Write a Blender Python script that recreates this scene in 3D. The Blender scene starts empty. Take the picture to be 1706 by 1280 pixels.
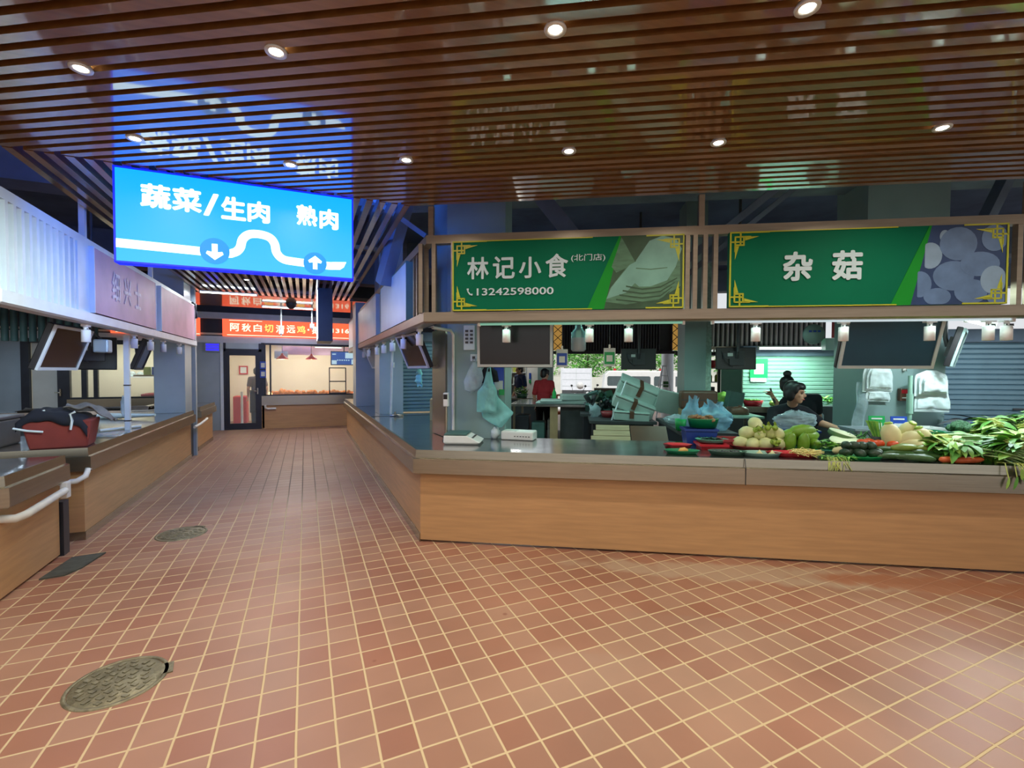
import bpy, math, random
from math import sin, cos, pi, radians as R
from mathutils import Vector as V, Matrix, noise
random.seed(7)
sc = bpy.context.scene
COL = sc.collection

# ---------------------------------------------------------------- camera, sky, sun, exposure
YAW, PITCH, ROLL, CAMZ, FPX = .4166, -.0274, .0041, 1.55, 778.0
cd = bpy.data.cameras.new('camera'); cam = bpy.data.objects.new('camera', cd); COL.objects.link(cam)
fw = V((sin(YAW)*cos(PITCH), cos(YAW)*cos(PITCH), sin(PITCH))); rt = V((cos(YAW), -sin(YAW), 0)); up = rt.cross(fw)
rt2 = rt*cos(ROLL)+up*sin(ROLL); up2 = -rt*sin(ROLL)+up*cos(ROLL)
mw = Matrix((rt2, up2, -fw)).transposed().to_4x4(); mw.translation = (0, 0, CAMZ)
cam.matrix_world = mw
cd.sensor_width = 36; cd.sensor_fit = 'HORIZONTAL'; cd.lens = FPX/1706*36; cd.clip_start = .05; cd.clip_end = 300
sc.camera = cam
vs = sc.view_settings
sc.display_settings.display_device = 'sRGB'
vs.view_transform = 'Standard'; vs.look = 'None'; vs.gamma = 1; vs.use_curve_mapping = False; vs.exposure = 0.0
cy = sc.cycles
cy.use_denoising = True; cy.max_bounces = 7; cy.diffuse_bounces = 4; cy.glossy_bounces = 4; cy.transmission_bounces = 6; cy.transparent_max_bounces = 12
cy.sample_clamp_indirect = 6.0; cy.caustics_reflective = False; cy.caustics_refractive = False
w = bpy.data.worlds.new('sky'); sc.world = w; w.use_nodes = True
nt = w.node_tree; bg = nt.nodes['Background']
sky = nt.nodes.new('ShaderNodeTexSky'); sky.sky_type = 'HOSEK_WILKIE'; sky.turbidity = 4.0; sky.sun_direction = V((-.3, -.55, .75)).normalized(); sky.ground_albedo = .4
mixn = nt.nodes.new('ShaderNodeMix'); mixn.data_type = 'RGBA'; mixn.inputs[0].default_value = .6
nt.links.new(sky.outputs[0], mixn.inputs[6]); mixn.inputs[7].default_value = (1, 1, 1, 1)
nt.links.new(mixn.outputs[2], bg.inputs[0]); bg.inputs[1].default_value = 1.15
def lamp(kind, name, loc, energy, color, **k):
    l = bpy.data.lights.new(name, kind); l.energy = energy; l.color = color
    o = bpy.data.objects.new(name, l); COL.objects.link(o); o.location = loc
    for a, b in k.items():
        if a == 'rot': o.rotation_euler = b
        else: setattr(l, a, b)
    return o
sun = lamp('SUN', 'sun', (0, 0, 30), 2.6, (1, .96, .88), angle=R(1.0))
sun.rotation_euler = V((.3, .55, -.75)).to_track_quat('-Z', 'Y').to_euler()

# ---------------------------------------------------------------- helpers
OX, OY = .9, 4.15
DX, DY = .8526, -.5225            # along the diagonal counter front
NX, NY = .5225, .8526             # into the stall behind it
RZ = math.atan2(DY, DX)
def W(s, t, z=0.0): return V((OX+DX*s+NX*t, OY+DY*s+NY*t, z))

class MB:
    def __init__(s): s.v = []; s.f = []; s.m = []; s.sm = []
    def add(s, vs_, fs, mi=0, smooth=False):
        b = len(s.v); s.v += [tuple(v) for v in vs_]
        for f in fs: s.f.append([b+i for i in f]); s.m.append(mi); s.sm.append(smooth)
        return s
    def box(s, x0, x1, y0, y1, z0, z1, mi=0, mat=None):
        vs_ = [V(p) for p in ((x0,y0,z0),(x1,y0,z0),(x1,y1,z0),(x0,y1,z0),(x0,y0,z1),(x1,y0,z1),(x1,y1,z1),(x0,y1,z1))]
        if mat: vs_ = [mat @ v for v in vs_]
        return s.add(vs_, [(3,2,1,0),(4,5,6,7),(0,1,5,4),(1,2,6,5),(2,3,7,6),(3,0,4,7)], mi)
    def cbox(s, c, size, mi=0, rot=None):
        m = Matrix.Translation(V(c))
        if rot is not None: m = m @ rot.to_4x4()
        a, b, d = (x/2 for x in size)
        return s.box(-a, a, -b, b, -d, d, mi, m)
    def prism(s, poly, z0, z1, mi=0):
        n = len(poly); vs_ = [(x, y, z0) for x, y in poly]+[(x, y, z1) for x, y in poly]
        fs = [tuple(range(n-1, -1, -1)), tuple(range(n, 2*n))]+[(i, (i+1) % n, n+(i+1) % n, n+i) for i in range(n)]
        return s.add(vs_, fs, mi)
    def slab_y(s, poly, y0, y1, mi=0):      # polygon in x,z pushed along y
        n = len(poly); vs_ = [(x, y0, z) for x, z in poly]+[(x, y1, z) for x, z in poly]
        fs = [tuple(range(n)), tuple(range(2*n-1, n-1, -1))]+[(i, n+i, n+(i+1) % n, (i+1) % n) for i in range(n)]
        return s.add(vs_, fs, mi)
    def cyl(s, p0, p1, r0, r1=None, n=12, mi=0, caps=True):
        p0 = V(p0); p1 = V(p1); r1 = r0 if r1 is None else r1
        q = (p1-p0).to_track_quat('Z', 'Y').to_matrix()
        vs_ = [p0+q @ V((r0*cos(2*pi*i/n), r0*sin(2*pi*i/n), 0)) for i in range(n)]+[p1+q @ V((r1*cos(2*pi*i/n), r1*sin(2*pi*i/n), 0)) for i in range(n)]
        s.add(vs_, [(i, (i+1) % n, n+(i+1) % n, n+i) for i in range(n)], mi, True)
        if caps: s.add(vs_, [tuple(range(n-1, -1, -1)), tuple(range(n, 2*n))], mi)
        return s
    def tube(s, pts, r, n=8, mi=0, caps=True):
        pts = [V(p) for p in pts]; rings = []; k = len(pts)
        rr = r if isinstance(r, (list, tuple)) else [r]*k
        ref = V((0, 0, 1))
        for i, p in enumerate(pts):
            d = (pts[min(i+1, k-1)]-pts[max(i-1, 0)]).normalized()
            a = d.cross(ref)
            if a.length < .05: a = d.cross(V((0, 1, 0)))
            a.normalize(); b = d.cross(a).normalized()
            rings.append([p+(a*cos(2*pi*j/n)+b*sin(2*pi*j/n))*rr[i] for j in range(n)])
        vs_ = [v for r_ in rings for v in r_]; fs = []
        for i in range(k-1):
            for j in range(n): fs.append((i*n+j, (i+1)*n+j, (i+1)*n+(j+1) % n, i*n+(j+1) % n))
        s.add(vs_, fs, mi, True)
        if caps: s.add([*rings[0], *rings[-1]], [tuple(range(n)), tuple(range(2*n-1, n-1, -1))], mi)
        return s
    def lathe(s, prof, n=20, c=(0, 0, 0), mi=0, sx=1.0, sy=1.0, mat=None):
        vs_ = []; c = V(c)
        for r, z in prof:
            for j in range(n):
                v = V((r*sx*cos(2*pi*j/n), r*sy*sin(2*pi*j/n), z))
                vs_.append((mat @ v if mat else v)+c)
        fs = []
        for i in range(len(prof)-1):
            for j in range(n): fs.append((i*n+j, i*n+(j+1) % n, (i+1)*n+(j+1) % n, (i+1)*n+j))
        return s.add(vs_, fs, mi, True)
    def ell(s, c, r, nu=14, nv=9, mi=0, rot=None, jit=0.0, seed=0):
        c = V(c); vs_ = []
        if not isinstance(r, (tuple, list)): r = (r, r, r)
        for i in range(nv+1):
            th = pi*i/nv
            for j in range(nu):
                v = V((sin(th)*cos(2*pi*j/nu), sin(th)*sin(2*pi*j/nu), cos(th)))
                k = 1+(jit*noise.noise(v*2.2+V((seed*3.1, seed, 0))) if jit else 0)
                v = V((v.x*r[0], v.y*r[1], v.z*r[2]))*k
                if rot is not None: v = rot @ v
                vs_.append(c+v)
        fs = [(i*nu+j, (i+1)*nu+j, (i+1)*nu+(j+1) % nu, i*nu+(j+1) % nu) for i in range(nv) for j in range(nu)]
        return s.add(vs_, fs, mi, True)
    def grid(s, fn, nu, nv, mi=0, smooth=True, closed=False):
        vs_ = [fn(i/nu, j/nv) for i in range(nu+1) for j in range(nv+1)]
        fs = [(i*(nv+1)+j, (i+1)*(nv+1)+j, (i+1)*(nv+1)+j+1, i*(nv+1)+j+1) for i in range(nu) for j in range(nv)]
        return s.add(vs_, fs, mi, smooth)
    def leaf(s, p, d, n_, L, wd, bend=.3, mi=0, seg=4, fold=.15):
        p = V(p); d = V(d).normalized(); n_ = V(n_); n_ = (n_-d*n_.dot(d)).normalized(); a = d.cross(n_)
        vs_ = []
        for i in range(seg+1):
            u = i/seg; ww = wd*.5*(sin(pi*min(1, .08+u*.92))**.8)
            c = p+d*(L*u)+n_*(-bend*L*u*u)
            vs_ += [c+a*ww+n_*ww*fold, c, c-a*ww+n_*ww*fold]
        fs = []
        for i in range(seg): fs += [(i*3, i*3+1, i*3+4, i*3+3), (i*3+1, i*3+2, i*3+5, i*3+4)]
        return s.add(vs_, fs, mi, True)
    def merge(s, o, mat=None, mi=0):
        b = len(s.v); s.v += [tuple(mat @ V(v)) if mat else v for v in o.v]
        s.f += [[b+i for i in f] for f in o.f]; s.m += [m+mi for m in o.m]; s.sm += o.sm
        return s
    def build(s, name, mats, parent=None, loc=None, rot=None, bevel=0, solid=0):
        me = bpy.data.meshes.new(name)
        me.from_pydata(s.v, [], s.f)
        mats = mats if isinstance(mats, (list, tuple)) else [mats]
        for m in mats: me.materials.append(m)
        me.polygons.foreach_set('material_index', s.m); me.polygons.foreach_set('use_smooth', s.sm)
        me.update()
        o = bpy.data.objects.new(name, me); COL.objects.link(o)
        if parent: o.parent = parent
        if loc is not None: o.location = loc
        if rot is not None: o.rotation_euler = rot
        if solid:
            md = o.modifiers.new('solid', 'SOLIDIFY'); md.thickness = solid; md.offset = 0
        if bevel:
            md = o.modifiers.new('bevel', 'BEVEL'); md.width = bevel; md.segments = 2; md.limit_method = 'ANGLE'; md.angle_limit = R(40)
        return o

def tag(o, label=None, cat=None, group=None, kind=None):
    if label: o['label'] = label
    if cat: o['category'] = cat
    if group: o['group'] = group
    if kind: o['kind'] = kind
    return o
def thing(name, label, cat, loc=(0, 0, 0), rz=0.0, group=None, rot=None):
    o = bpy.data.objects.new(name, None); COL.objects.link(o); o.empty_display_size = .1
    o.location = loc; o.rotation_euler = rot if rot else (0, 0, rz)
    return tag(o, label, cat, group)
def st_thing(name, label, cat, s, t, z, group=None, rz=0.0): return thing(name, label, cat, W(s, t, z), RZ+rz, group)
def struct(o): o['kind'] = 'structure'; return o
def dup(root, loc=None, rz=None, label=None, rot=None, scale=None):
    def cp(o, par):
        c = o.copy(); COL.objects.link(c)
        if par is not None: c.parent = par
        for ch in [x for x in kids.get(o.name, [])]: cp(ch, c)
        return c
    kids = {}
    for o in list(COL.objects):
        if o.parent: kids.setdefault(o.parent.name, []).append(o)
    c = cp(root, None)
    if loc is not None: c.location = loc
    if rz is not None: c.rotation_euler = (0, 0, rz)
    if rot is not None: c.rotation_euler = rot
    if scale is not None: c.scale = scale if isinstance(scale, (tuple, list)) else (scale,)*3
    if label: c['label'] = label
    return c

def text_mb(body, w_=None, h_=None, bold=0.0, spacing=1.0, mi=0, shear=0.0, res=3, fat=0.0):
    """flat lettering in the x,z plane, facing -y, lower left at 0,0, fitted to w_ x h_"""
    cu = bpy.data.curves.new('t', 'FONT'); cu.body = body; cu.size = 1; cu.offset = bold; cu.space_character = spacing; cu.resolution_u = res; cu.shear = shear
    o = bpy.data.objects.new('t', cu); COL.objects.link(o)
    dg = bpy.context.evaluated_depsgraph_get(); dg.update()
    ev = o.evaluated_get(dg); me = ev.to_mesh()
    vs_ = [V(v.co) for v in me.vertices]; fs = [tuple(p.vertices) for p in me.polygons]
    ev.to_mesh_clear(); bpy.data.objects.remove(o); bpy.data.curves.remove(cu)
    mb = MB()
    if not vs_: return mb
    if fat:
        n0 = len(vs_); base_v = list(vs_); base_f = list(fs)
        for k_ in range(8):
            dx_ = fat*cos(pi/4*k_); dy_ = fat*sin(pi/4*k_); b_ = len(vs_)
            vs_ += [V((v.x+dx_, v.y+dy_, 0)) for v in base_v]; fs += [tuple(i+b_ for i in f) for f in base_f]
    x0 = min(v.x for v in vs_); x1 = max(v.x for v in vs_); y0 = min(v.y for v in vs_); y1 = max(v.y for v in vs_)
    sx = (w_/(x1-x0)) if w_ else None; sy = (h_/(y1-y0)) if h_ else None
    sx = sx or sy; sy = sy or sx
    nb = len(base_v) if fat else len(vs_)
    mb.add([((v.x-x0)*sx, -.0003*(i//nb), (v.y-y0)*sy) for i, v in enumerate(vs_)], fs, mi)
    return mb
def put(mb, x, y, z): return Matrix.Translation((x, y, z))

# ---------------------------------------------------------------- materials
M = {}
def srgb(r, g, b):
    f = lambda c: (c/255/12.92) if c/255 <= .04045 else ((c/255+.055)/1.055)**2.4
    return (f(r), f(g), f(b), 1)
def base(name):
    m = bpy.data.materials.new(name); m.use_nodes = True
    return m, m.node_tree, m.node_tree.nodes['Principled BSDF']
def mat(name, col, rough=.5, metal=0.0, var=.12, vscale=6.0, bump=0.0, bscale=40, emit=None, es=0.0, alpha=1.0, spec=.5, trans=0.0, stretch=None, sss=0):
    m, t, p = base(name); N = t.nodes.new; L = t.links.new
    tc = N('ShaderNodeTexCoord'); mp = N('ShaderNodeMapping')
    L(tc.outputs['Object'], mp.inputs[0])
    if stretch: mp.inputs['Scale'].default_value = stretch
    nz = N('ShaderNodeTexNoise'); nz.inputs['Scale'].default_value = vscale; nz.inputs['Detail'].default_value = 4
    L(mp.outputs[0], nz.inputs[0])
    mr = N('ShaderNodeMapRange'); mr.inputs[1].default_value = .3; mr.inputs[2].default_value = .7; mr.inputs[3].default_value = 1-var; mr.inputs[4].default_value = 1+var
    L(nz.outputs[0], mr.inputs[0])
    mx = N('ShaderNodeMix'); mx.data_type = 'RGBA'; mx.blend_type = 'MULTIPLY'; mx.inputs[0].default_value = 1
    mx.inputs[6].default_value = col; L(mr.outputs[0], mx.inputs[7]); L(mx.outputs[2], p.inputs['Base Color'])
    p.inputs['Roughness'].default_value = rough; p.inputs['Metallic'].default_value = metal; p.inputs['Specular IOR Level'].default_value = spec
    p.inputs['Alpha'].default_value = alpha; p.inputs['Transmission Weight'].default_value = trans
    if emit: p.inputs['Emission Color'].default_value = emit; p.inputs['Emission Strength'].default_value = es
    if bump:
        n2 = N('ShaderNodeTexNoise'); n2.inputs['Scale'].default_value = bscale; L(mp.outputs[0], n2.inputs[0])
        bp = N('ShaderNodeBump'); bp.inputs['Strength'].default_value = bump; bp.inputs['Distance'].default_value = .01; L(n2.outputs[0], bp.inputs['Height']); L(bp.outputs[0], p.inputs['Normal'])
    M[name] = m
    return m
def glow(name, col, s):
    m, t, p = base(name); p.inputs['Base Color'].default_value = (.02, .02, .02, 1); p.inputs['Emission Color'].default_value = col; p.inputs['Emission Strength'].default_value = s; M[name] = m
    return m

mat('steel', (.40, .37, .29, 1), .27, .95, .08, 3, stretch=(1, 1, 30))
mat('worktop_steel', (.48, .50, .50, 1), .16, .95, .14, 5, bump=.05, bscale=6)
mat('frame_metal', (.34, .28, .21, 1), .38, .75, .08, 4, stretch=(1, 1, 12))
mat('white_metal', (.74, .82, .86, 1), .4, .2, .05)
mat('grey_panel', (.24, .36, .35, 1), .45, .1, .06, 3)
mat('blue_grey_panel', (.36, .44, .49, 1), .4, .2, .06, 3)
mat('wood_panel', (.52, .305, .140, 1), .38, 0, .1, 2.5, stretch=(1, 1, 14))
mat('black_plastic', (.012, .012, .014, 1), .35, 0, .1)
mat('screen_black', (.012, .008, .009, 1), .18, 0, .05)
mat('screen_blue_reflect', (.016, .075, .125, 1), .4, 0, .05)  # black screen with its bluish reflection put into the base colour
mat('bezel_silver', (.62, .66, .68, 1), .45, 0, .03)
mat('white_plastic', (.80, .82, .80, 1), .35, 0, .05)
mat('lamp_white', (.82, .84, .84, 1), .4, 0, .04)
mat('grey_dark', (.05, .055, .06, 1), .5, 0, .2)
mat('dark_paint', (.022, .026, .036, 1), .4, 0, .15)
mat('concrete', (.15, .20, .27, 1), .85, 0, .25, 2, bump=.2)
mat('roof_glare_blue', (.09, .14, .26, 1), .9, 0, .3, 1.5)  # roof colour, blued to carry the sign's glare
mat('plaster', (.62, .62, .56, 1), .8, 0, .06, 3)
mat('cream_wall', (.80, .74, .58, 1), .6, 0, .04, 2)
mat('pipe_white', (.72, .74, .70, 1), .4, 0, .12, 9)
mat('iron', (.27, .24, .15, 1), .55, .6, .35, 18, bump=.6, bscale=60)
mat('slate', (.075, .085, .07, 1), .6, .1, .35, 12)
mat('faded_pink', srgb(205, 165, 188), .45, 0, .14, 3)
mat('pale_board', srgb(205, 222, 228), .35, .1, .1, 2)
mat('teal_side', srgb(95, 135, 125), .5, 0, .1)
mat('sign_green', (.002, .16, .080, 1), .6, 0, .06, 2, spec=.12)
mat('sign_lime', srgb(30, 150, 50), .5, 0, .04, spec=.15)
mat('sign_gold', srgb(190, 200, 50), .4, 0, .05)
mat('sign_ink', srgb(205, 232, 238), .5, 0, .03)
mat('picture_tofu', srgb(120, 175, 160), .5, 0, .16, 5)
mat('picture_shade', srgb(50, 84, 58), .5, 0, .2, 7)
mat('picture_fold', srgb(84, 128, 100), .5, 0, .25, 9, stretch=(1, 1, 4))
mat('picture_mush_bg', srgb(38, 66, 112), .5, 0, .2, 4)
mat('picture_mush', srgb(98, 130, 172), .5, 0, .16, 9)
mat('picture_mush_light', srgb(140, 172, 200), .5, 0, .1, 9)
mat('foam', (.40, .50, .46, 1), .8, 0, .06, 10)
mat('brown_tape', (.13, .06, .035, 1), .4, 0, .1)
mat('card_brown', (.40, .28, .15, 1), .8, 0, .12, 6)
mat('timber', (.50, .40, .24, 1), .6, 0, .2, 4, stretch=(1, 14, 14))
mat('teal_bag', srgb(130, 205, 205), .3, 0, .12, 8, bump=.5, bscale=14)
mat('blue_bag', srgb(150, 210, 238), .2, 0, .18, 8, bump=1.0, bscale=22, alpha=.55)
mat('white_bag', srgb(205, 222, 224), .4, 0, .08, 8, bump=.5, bscale=14)
mat('clear_bag', srgb(205, 228, 236), .12, 0, .2, 8, bump=1.0, bscale=24, alpha=.42)
mat('crate_blue', srgb(30, 60, 140), .4, 0, .1)
mat('basin_blue', srgb(30, 100, 200), .35, 0, .1)
mat('tray_green', srgb(12, 120, 75), .35, 0, .1)
mat('tray_bright', srgb(20, 165, 85), .35, 0, .1)
mat('tray_dark', srgb(52, 84, 66), .4, 0, .1)
mat('tray_red', srgb(195, 36, 48), .35, 0, .08)
mat('tray_maroon', srgb(150, 48, 52), .45, 0, .08)
mat('plate_teal', srgb(105, 200, 175), .3, 0, .06)
mat('plate_grey', srgb(140, 180, 165), .3, 0, .1)
mat('card_green', srgb(20, 165, 85), .4, 0, .03)
mat('card_blue', srgb(30, 75, 180), .4, 0, .03)
mat('card_paper', srgb(215, 225, 222), .6, 0, .04)
mat('turnip', srgb(205, 208, 150), .45, 0, .14, 14, sss=1)
mat('turnip_tip', srgb(150, 175, 70), .5, 0, .2, 18)
mat('gourd', srgb(110, 150, 40), .4, 0, .22, 9, bump=.4, bscale=26)
mat('gourd_cut', srgb(228, 238, 200), .5, 0, .05)
mat('wax_skin', srgb(92, 125, 80), .5, 0, .15, 9)
mat('cucumber', srgb(58, 92, 46), .4, 0, .25, 16, bump=.4, bscale=50)
mat('squash', srgb(120, 140, 60), .4, 0, .25, 12)
mat('avocado', srgb(40, 62, 42), .45, 0, .25, 20, bump=.4, bscale=60)
mat('tomato', srgb(215, 80, 38), .25, 0, .1, 5)
mat('daikon', srgb(212, 202, 150), .45, 0, .08, 8)
mat('bean_sprout', srgb(226, 212, 140), .5, 0, .15, 20)
mat('ginger', srgb(220, 170, 95), .6, 0, .15, 14)
mat('mushroom', srgb(165, 125, 85), .6, 0, .25, 14)
mat('leaf_green', srgb(84, 150, 52), .5, 0, .3, 14)
mat('leaf_dark', srgb(44, 100, 42), .5, 0, .3, 14)
mat('leaf_light', srgb(140, 185, 78), .5, 0, .25, 14)
mat('stalk', srgb(188, 200, 105), .5, 0, .15, 14)
mat('chive_yellow', srgb(176, 186, 80), .5, 0, .15, 14)
mat('onion_green', srgb(140, 175, 115), .45, 0, .2, 14)
mat('carrot', srgb(200, 95, 45), .45, 0, .12, 10)
mat('dark_greens', srgb(20, 42, 30), .5, 0, .3, 20)
mat('broccoli', srgb(60, 105, 70), .8, 0, .3, 40, bump=1.0, bscale=60)
mat('skin', srgb(205, 160, 130), .5, 0, .06, 8)
mat('hair', srgb(22, 20, 22), .45, 0, .25, 30)
mat('cloth_black', srgb(22, 25, 34), .85, 0, .15, 10)
mat('cloth_red', srgb(175, 45, 52), .85, 0, .12, 10)
mat('cloth_navy', srgb(32, 52, 92), .85, 0, .12, 10)
mat('cloth_grey', srgb(120, 108, 105), .85, 0, .12, 10)
mat('cloth_orange', srgb(132, 54, 44), .8, 0, .1, 6)
mat('cloth_canvas', srgb(120, 115, 108), .85, 0, .25, 14)
mat('orange_plastic', srgb(240, 100, 35), .4, 0, .08)
mat('bottle_green', srgb(40, 190, 95), .2, 0, .05)
mat('poster_red', srgb(190, 60, 62), .5, 0, .08)
mat('pend_red', srgb(215, 50, 45), .35, 0, .06)
mat('roast', srgb(225, 140, 55), .4, 0, .35, 30)
mat('asphalt', (.62, .63, .62, 1), .9, 0, .15, 3)
mat('van_white', (.85, .87, .88, 1), .25, 0, .03)
mat('car_glass', (.10, .13, .14, 1), .1, 0, .1)
mat('tyre', (.02, .02, .02, 1), .8, 0, .1)
mat('truck_white', (.72, .74, .80, 1), .5, 0, .05)
mat('bark', (.12, .09, .06, 1), .9, 0, .3, 10)
mat('tree_leaf', srgb(84, 150, 62), .6, 0, .4, 1.2)
mat('tree_leaf_light', srgb(130, 185, 95), .6, 0, .35, 1.2)
mat('box_teal', srgb(70, 105, 100), .6, 0, .2, 6)
mat('tile_mosaic', srgb(140, 165, 155), .25, .2, .25, 30)
mat('lattice_wood', (.03, .022, .018, 1), .5, 0, .2)
mat('corrugated', (.40, .38, .36, 1), .4, .4, .12, 3)
mat('corrugated_dark', (.06, .06, .05, 1), .5, .3, .2, 3)
glow('tube_glow', (.86, 1, .95, 1), 9.0)
glow('tube_dim', (.8, .95, 1, 1), .7)
glow('strip_green', (.45, 1, .70, 1), .4)
glow('down_glow', (1, .93, .80, 1), 26.0)
glow('led_sky', (.0, .24, .62, 1), 1.55)
glow('led_white', (.70, .96, 1, 1), 2.6)
glow('led_edge', (.0, .015, 1, 1), 1.4)
glow('red_led', (1, .12, .045, 1), 1.5)
glow('red_led_text', (1, .86, .62, 1), 1.6)
glow('yellow_led_text', (1, .80, .18, 1), 1.25)
glow('menu_blue', (.02, .10, .42, 1), .9)
glow('menu_white', (.62, .88, 1, 1), .9)
glow('zapper', (.04, .03, 1, 1), 1.1)
glow('lantern', (1, .55, .12, 1), .35)
glow('warm_glow', (1, .50, .20, 1), 5.0)
glow('cool_glow', (.8, 1, .9, 1), 2.6)
glow('rear_glow_blue', (.01, .18, 1, 1), 13.0)
glow('side_led', (.75, .85, 1, 1), 2.4)

def glass(name, col, alpha, rough=.05):
    m, t, p = base(name); p.inputs['Base Color'].default_value = col; p.inputs['Roughness'].default_value = rough; p.inputs['Alpha'].default_value = alpha; p.inputs['Specular IOR Level'].default_value = .5
    M[name] = m
glass('pane', (.7, .8, .8, 1), .12)
glass('lamp_shell', (.25, .5, .55, 1), .75, .15)

def led_sign_mat():
    m, t, p = base('led_panel'); N = t.nodes.new; L = t.links.new
    tc = N('ShaderNodeTexCoord'); sp = N('ShaderNodeSeparateXYZ'); L(tc.outputs['Object'], sp.inputs[0])
    mr = N('ShaderNodeMapRange'); mr.inputs[1].default_value = 0; mr.inputs[2].default_value = .66; L(sp.outputs[2], mr.inputs[0])
    cr = N('ShaderNodeValToRGB'); cr.color_ramp.elements[0].color = (.016, .23, 1, 1); cr.color_ramp.elements[1].color = (.0, .19, 1, 1)
    L(mr.outputs[0], cr.inputs[0]); p.inputs['Base Color'].default_value = (.01, .01, .01, 1); L(cr.outputs[0], p.inputs['Emission Color']); p.inputs['Emission Strength'].default_value = 2.6
    M['led_panel'] = m
led_sign_mat()

def floor_mat():
    m, t, p = base('floor_tile'); N = t.nodes.new; L = t.links.new
    tc = N('ShaderNodeTexCoord'); sp = N('ShaderNodeSeparateXYZ'); L(tc.outputs['Object'], sp.inputs[0])
    def mth(op, a, b=None, c=None):
        n = N('ShaderNodeMath'); n.operation = op
        for i, x in enumerate((a, b, c)):
            if x is None: continue
            if isinstance(x, (int, float)): n.inputs[i].default_value = x
            else: L(x, n.inputs[i])
        return n.outputs[0]
    P = .15651
    wob = N('ShaderNodeTexNoise'); wob.inputs['Scale'].default_value = 3; L(tc.outputs['Object'], wob.inputs[0])
    wv = mth('MULTIPLY', mth('SUBTRACT', wob.outputs[0], .5), .05)
    def dist(o, off):
        u = mth('ADD', mth('DIVIDE', mth('SUBTRACT', o, off), P), wv)
        return mth('PINGPONG', u, .5), mth('FLOOR', u)
    dx, ix = dist(sp.outputs[0], .1105); dy, iy = dist(sp.outputs[1], .139)
    gr = N('ShaderNodeMapRange'); gr.interpolation_type = 'SMOOTHSTEP'; gr.inputs[1].default_value = .022; gr.inputs[2].default_value = .042
    L(mth('MINIMUM', dx, dy), gr.inputs[0])          # 0 in the joint, 1 on the tile
    cb = N('ShaderNodeCombineXYZ'); L(ix, cb.inputs[0]); L(iy, cb.inputs[1])
    wn = N('ShaderNodeTexWhiteNoise'); L(cb.outputs[0], wn.inputs[0])
    ra = N('ShaderNodeValToRGB'); e = ra.color_ramp.elements; e[0].color = (.355, .152, .092, 1); e[1].color = (.415, .225, .145, 1)
    L(wn.outputs[0], ra.inputs[0])
    n1 = N('ShaderNodeTexNoise'); n1.inputs['Scale'].default_value = 1.1; n1.inputs['Detail'].default_value = 5; L(tc.outputs['Object'], n1.inputs[0])
    mr1 = N('ShaderNodeMapRange'); mr1.inputs[1].default_value = .3; mr1.inputs[2].default_value = .7; mr1.inputs[3].default_value = .84; mr1.inputs[4].default_value = 1.12; L(n1.outputs[0], mr1.inputs[0])
    tm = N('ShaderNodeMix'); tm.data_type = 'RGBA'; tm.blend_type = 'MULTIPLY'; tm.inputs[0].default_value = 1; L(ra.outputs[0], tm.inputs[6]); L(mr1.outputs[0], tm.inputs[7])
    # trodden-in dirt down the middle of the aisle: the joints there are as dark as the tile
    yy = N('ShaderNodeMapRange'); yy.inputs[1].default_value = 5.7; yy.inputs[2].default_value = 6.9; L(sp.outputs[1], yy.inputs[0])
    yz = N('ShaderNodeMapRange'); yz.inputs[1].default_value = 13.6; yz.inputs[2].default_value = 12.0; L(sp.outputs[1], yz.inputs[0])
    n3 = N('ShaderNodeTexNoise'); n3.inputs['Scale'].default_value = .9; n3.inputs['Detail'].default_value = 4; L(tc.outputs['Object'], n3.inputs[0])
    xx = N('ShaderNodeMapRange'); xx.inputs[1].default_value = 1.15; xx.inputs[2].default_value = .55
    L(mth('ADD', mth('ABSOLUTE', mth('ADD', sp.outputs[0], .35)), mth('MULTIPLY', mth('SUBTRACT', n3.outputs[0], .5), .9)), xx.inputs[0])
    dirt = mth('MULTIPLY', mth('MULTIPLY', yy.outputs[0], yz.outputs[0]), xx.outputs[0])
    aisle = mth('MULTIPLY', yy.outputs[0], .55)
    gm = N('ShaderNodeMix'); gm.data_type = 'RGBA'; L(dirt, gm.inputs[0]); gm.inputs[6].default_value = (.66, .50, .28, 1); gm.inputs[7].default_value = (.15, .105, .085, 1)
    mx = N('ShaderNodeMix'); mx.data_type = 'RGBA'; L(gr.outputs[0], mx.inputs[0]); L(gm.outputs[2], mx.inputs[6]); L(tm.outputs[2], mx.inputs[7])
    d2 = N('ShaderNodeMix'); d2.data_type = 'RGBA'; L(mth('MULTIPLY', aisle, .75), d2.inputs[0]); L(mx.outputs[2], d2.inputs[6]); d2.inputs[7].default_value = (.19, .15, .135, 1)
    # red-brown drips
    vo = N('ShaderNodeTexVoronoi'); vo.inputs['Scale'].default_value = 2.3; L(tc.outputs['Object'], vo.inputs[0])
    sp2 = N('ShaderNodeMapRange'); sp2.inputs[1].default_value = .045; sp2.inputs[2].default_value = .03; L(vo.outputs[0], sp2.inputs[0])
    d3 = N('ShaderNodeMix'); d3.data_type = 'RGBA'; L(mth('MULTIPLY', sp2.outputs[0], .55), d3.inputs[0]); L(d2.outputs[2], d3.inputs[6]); d3.inputs[7].default_value = (.20, .05, .03, 1)
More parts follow.
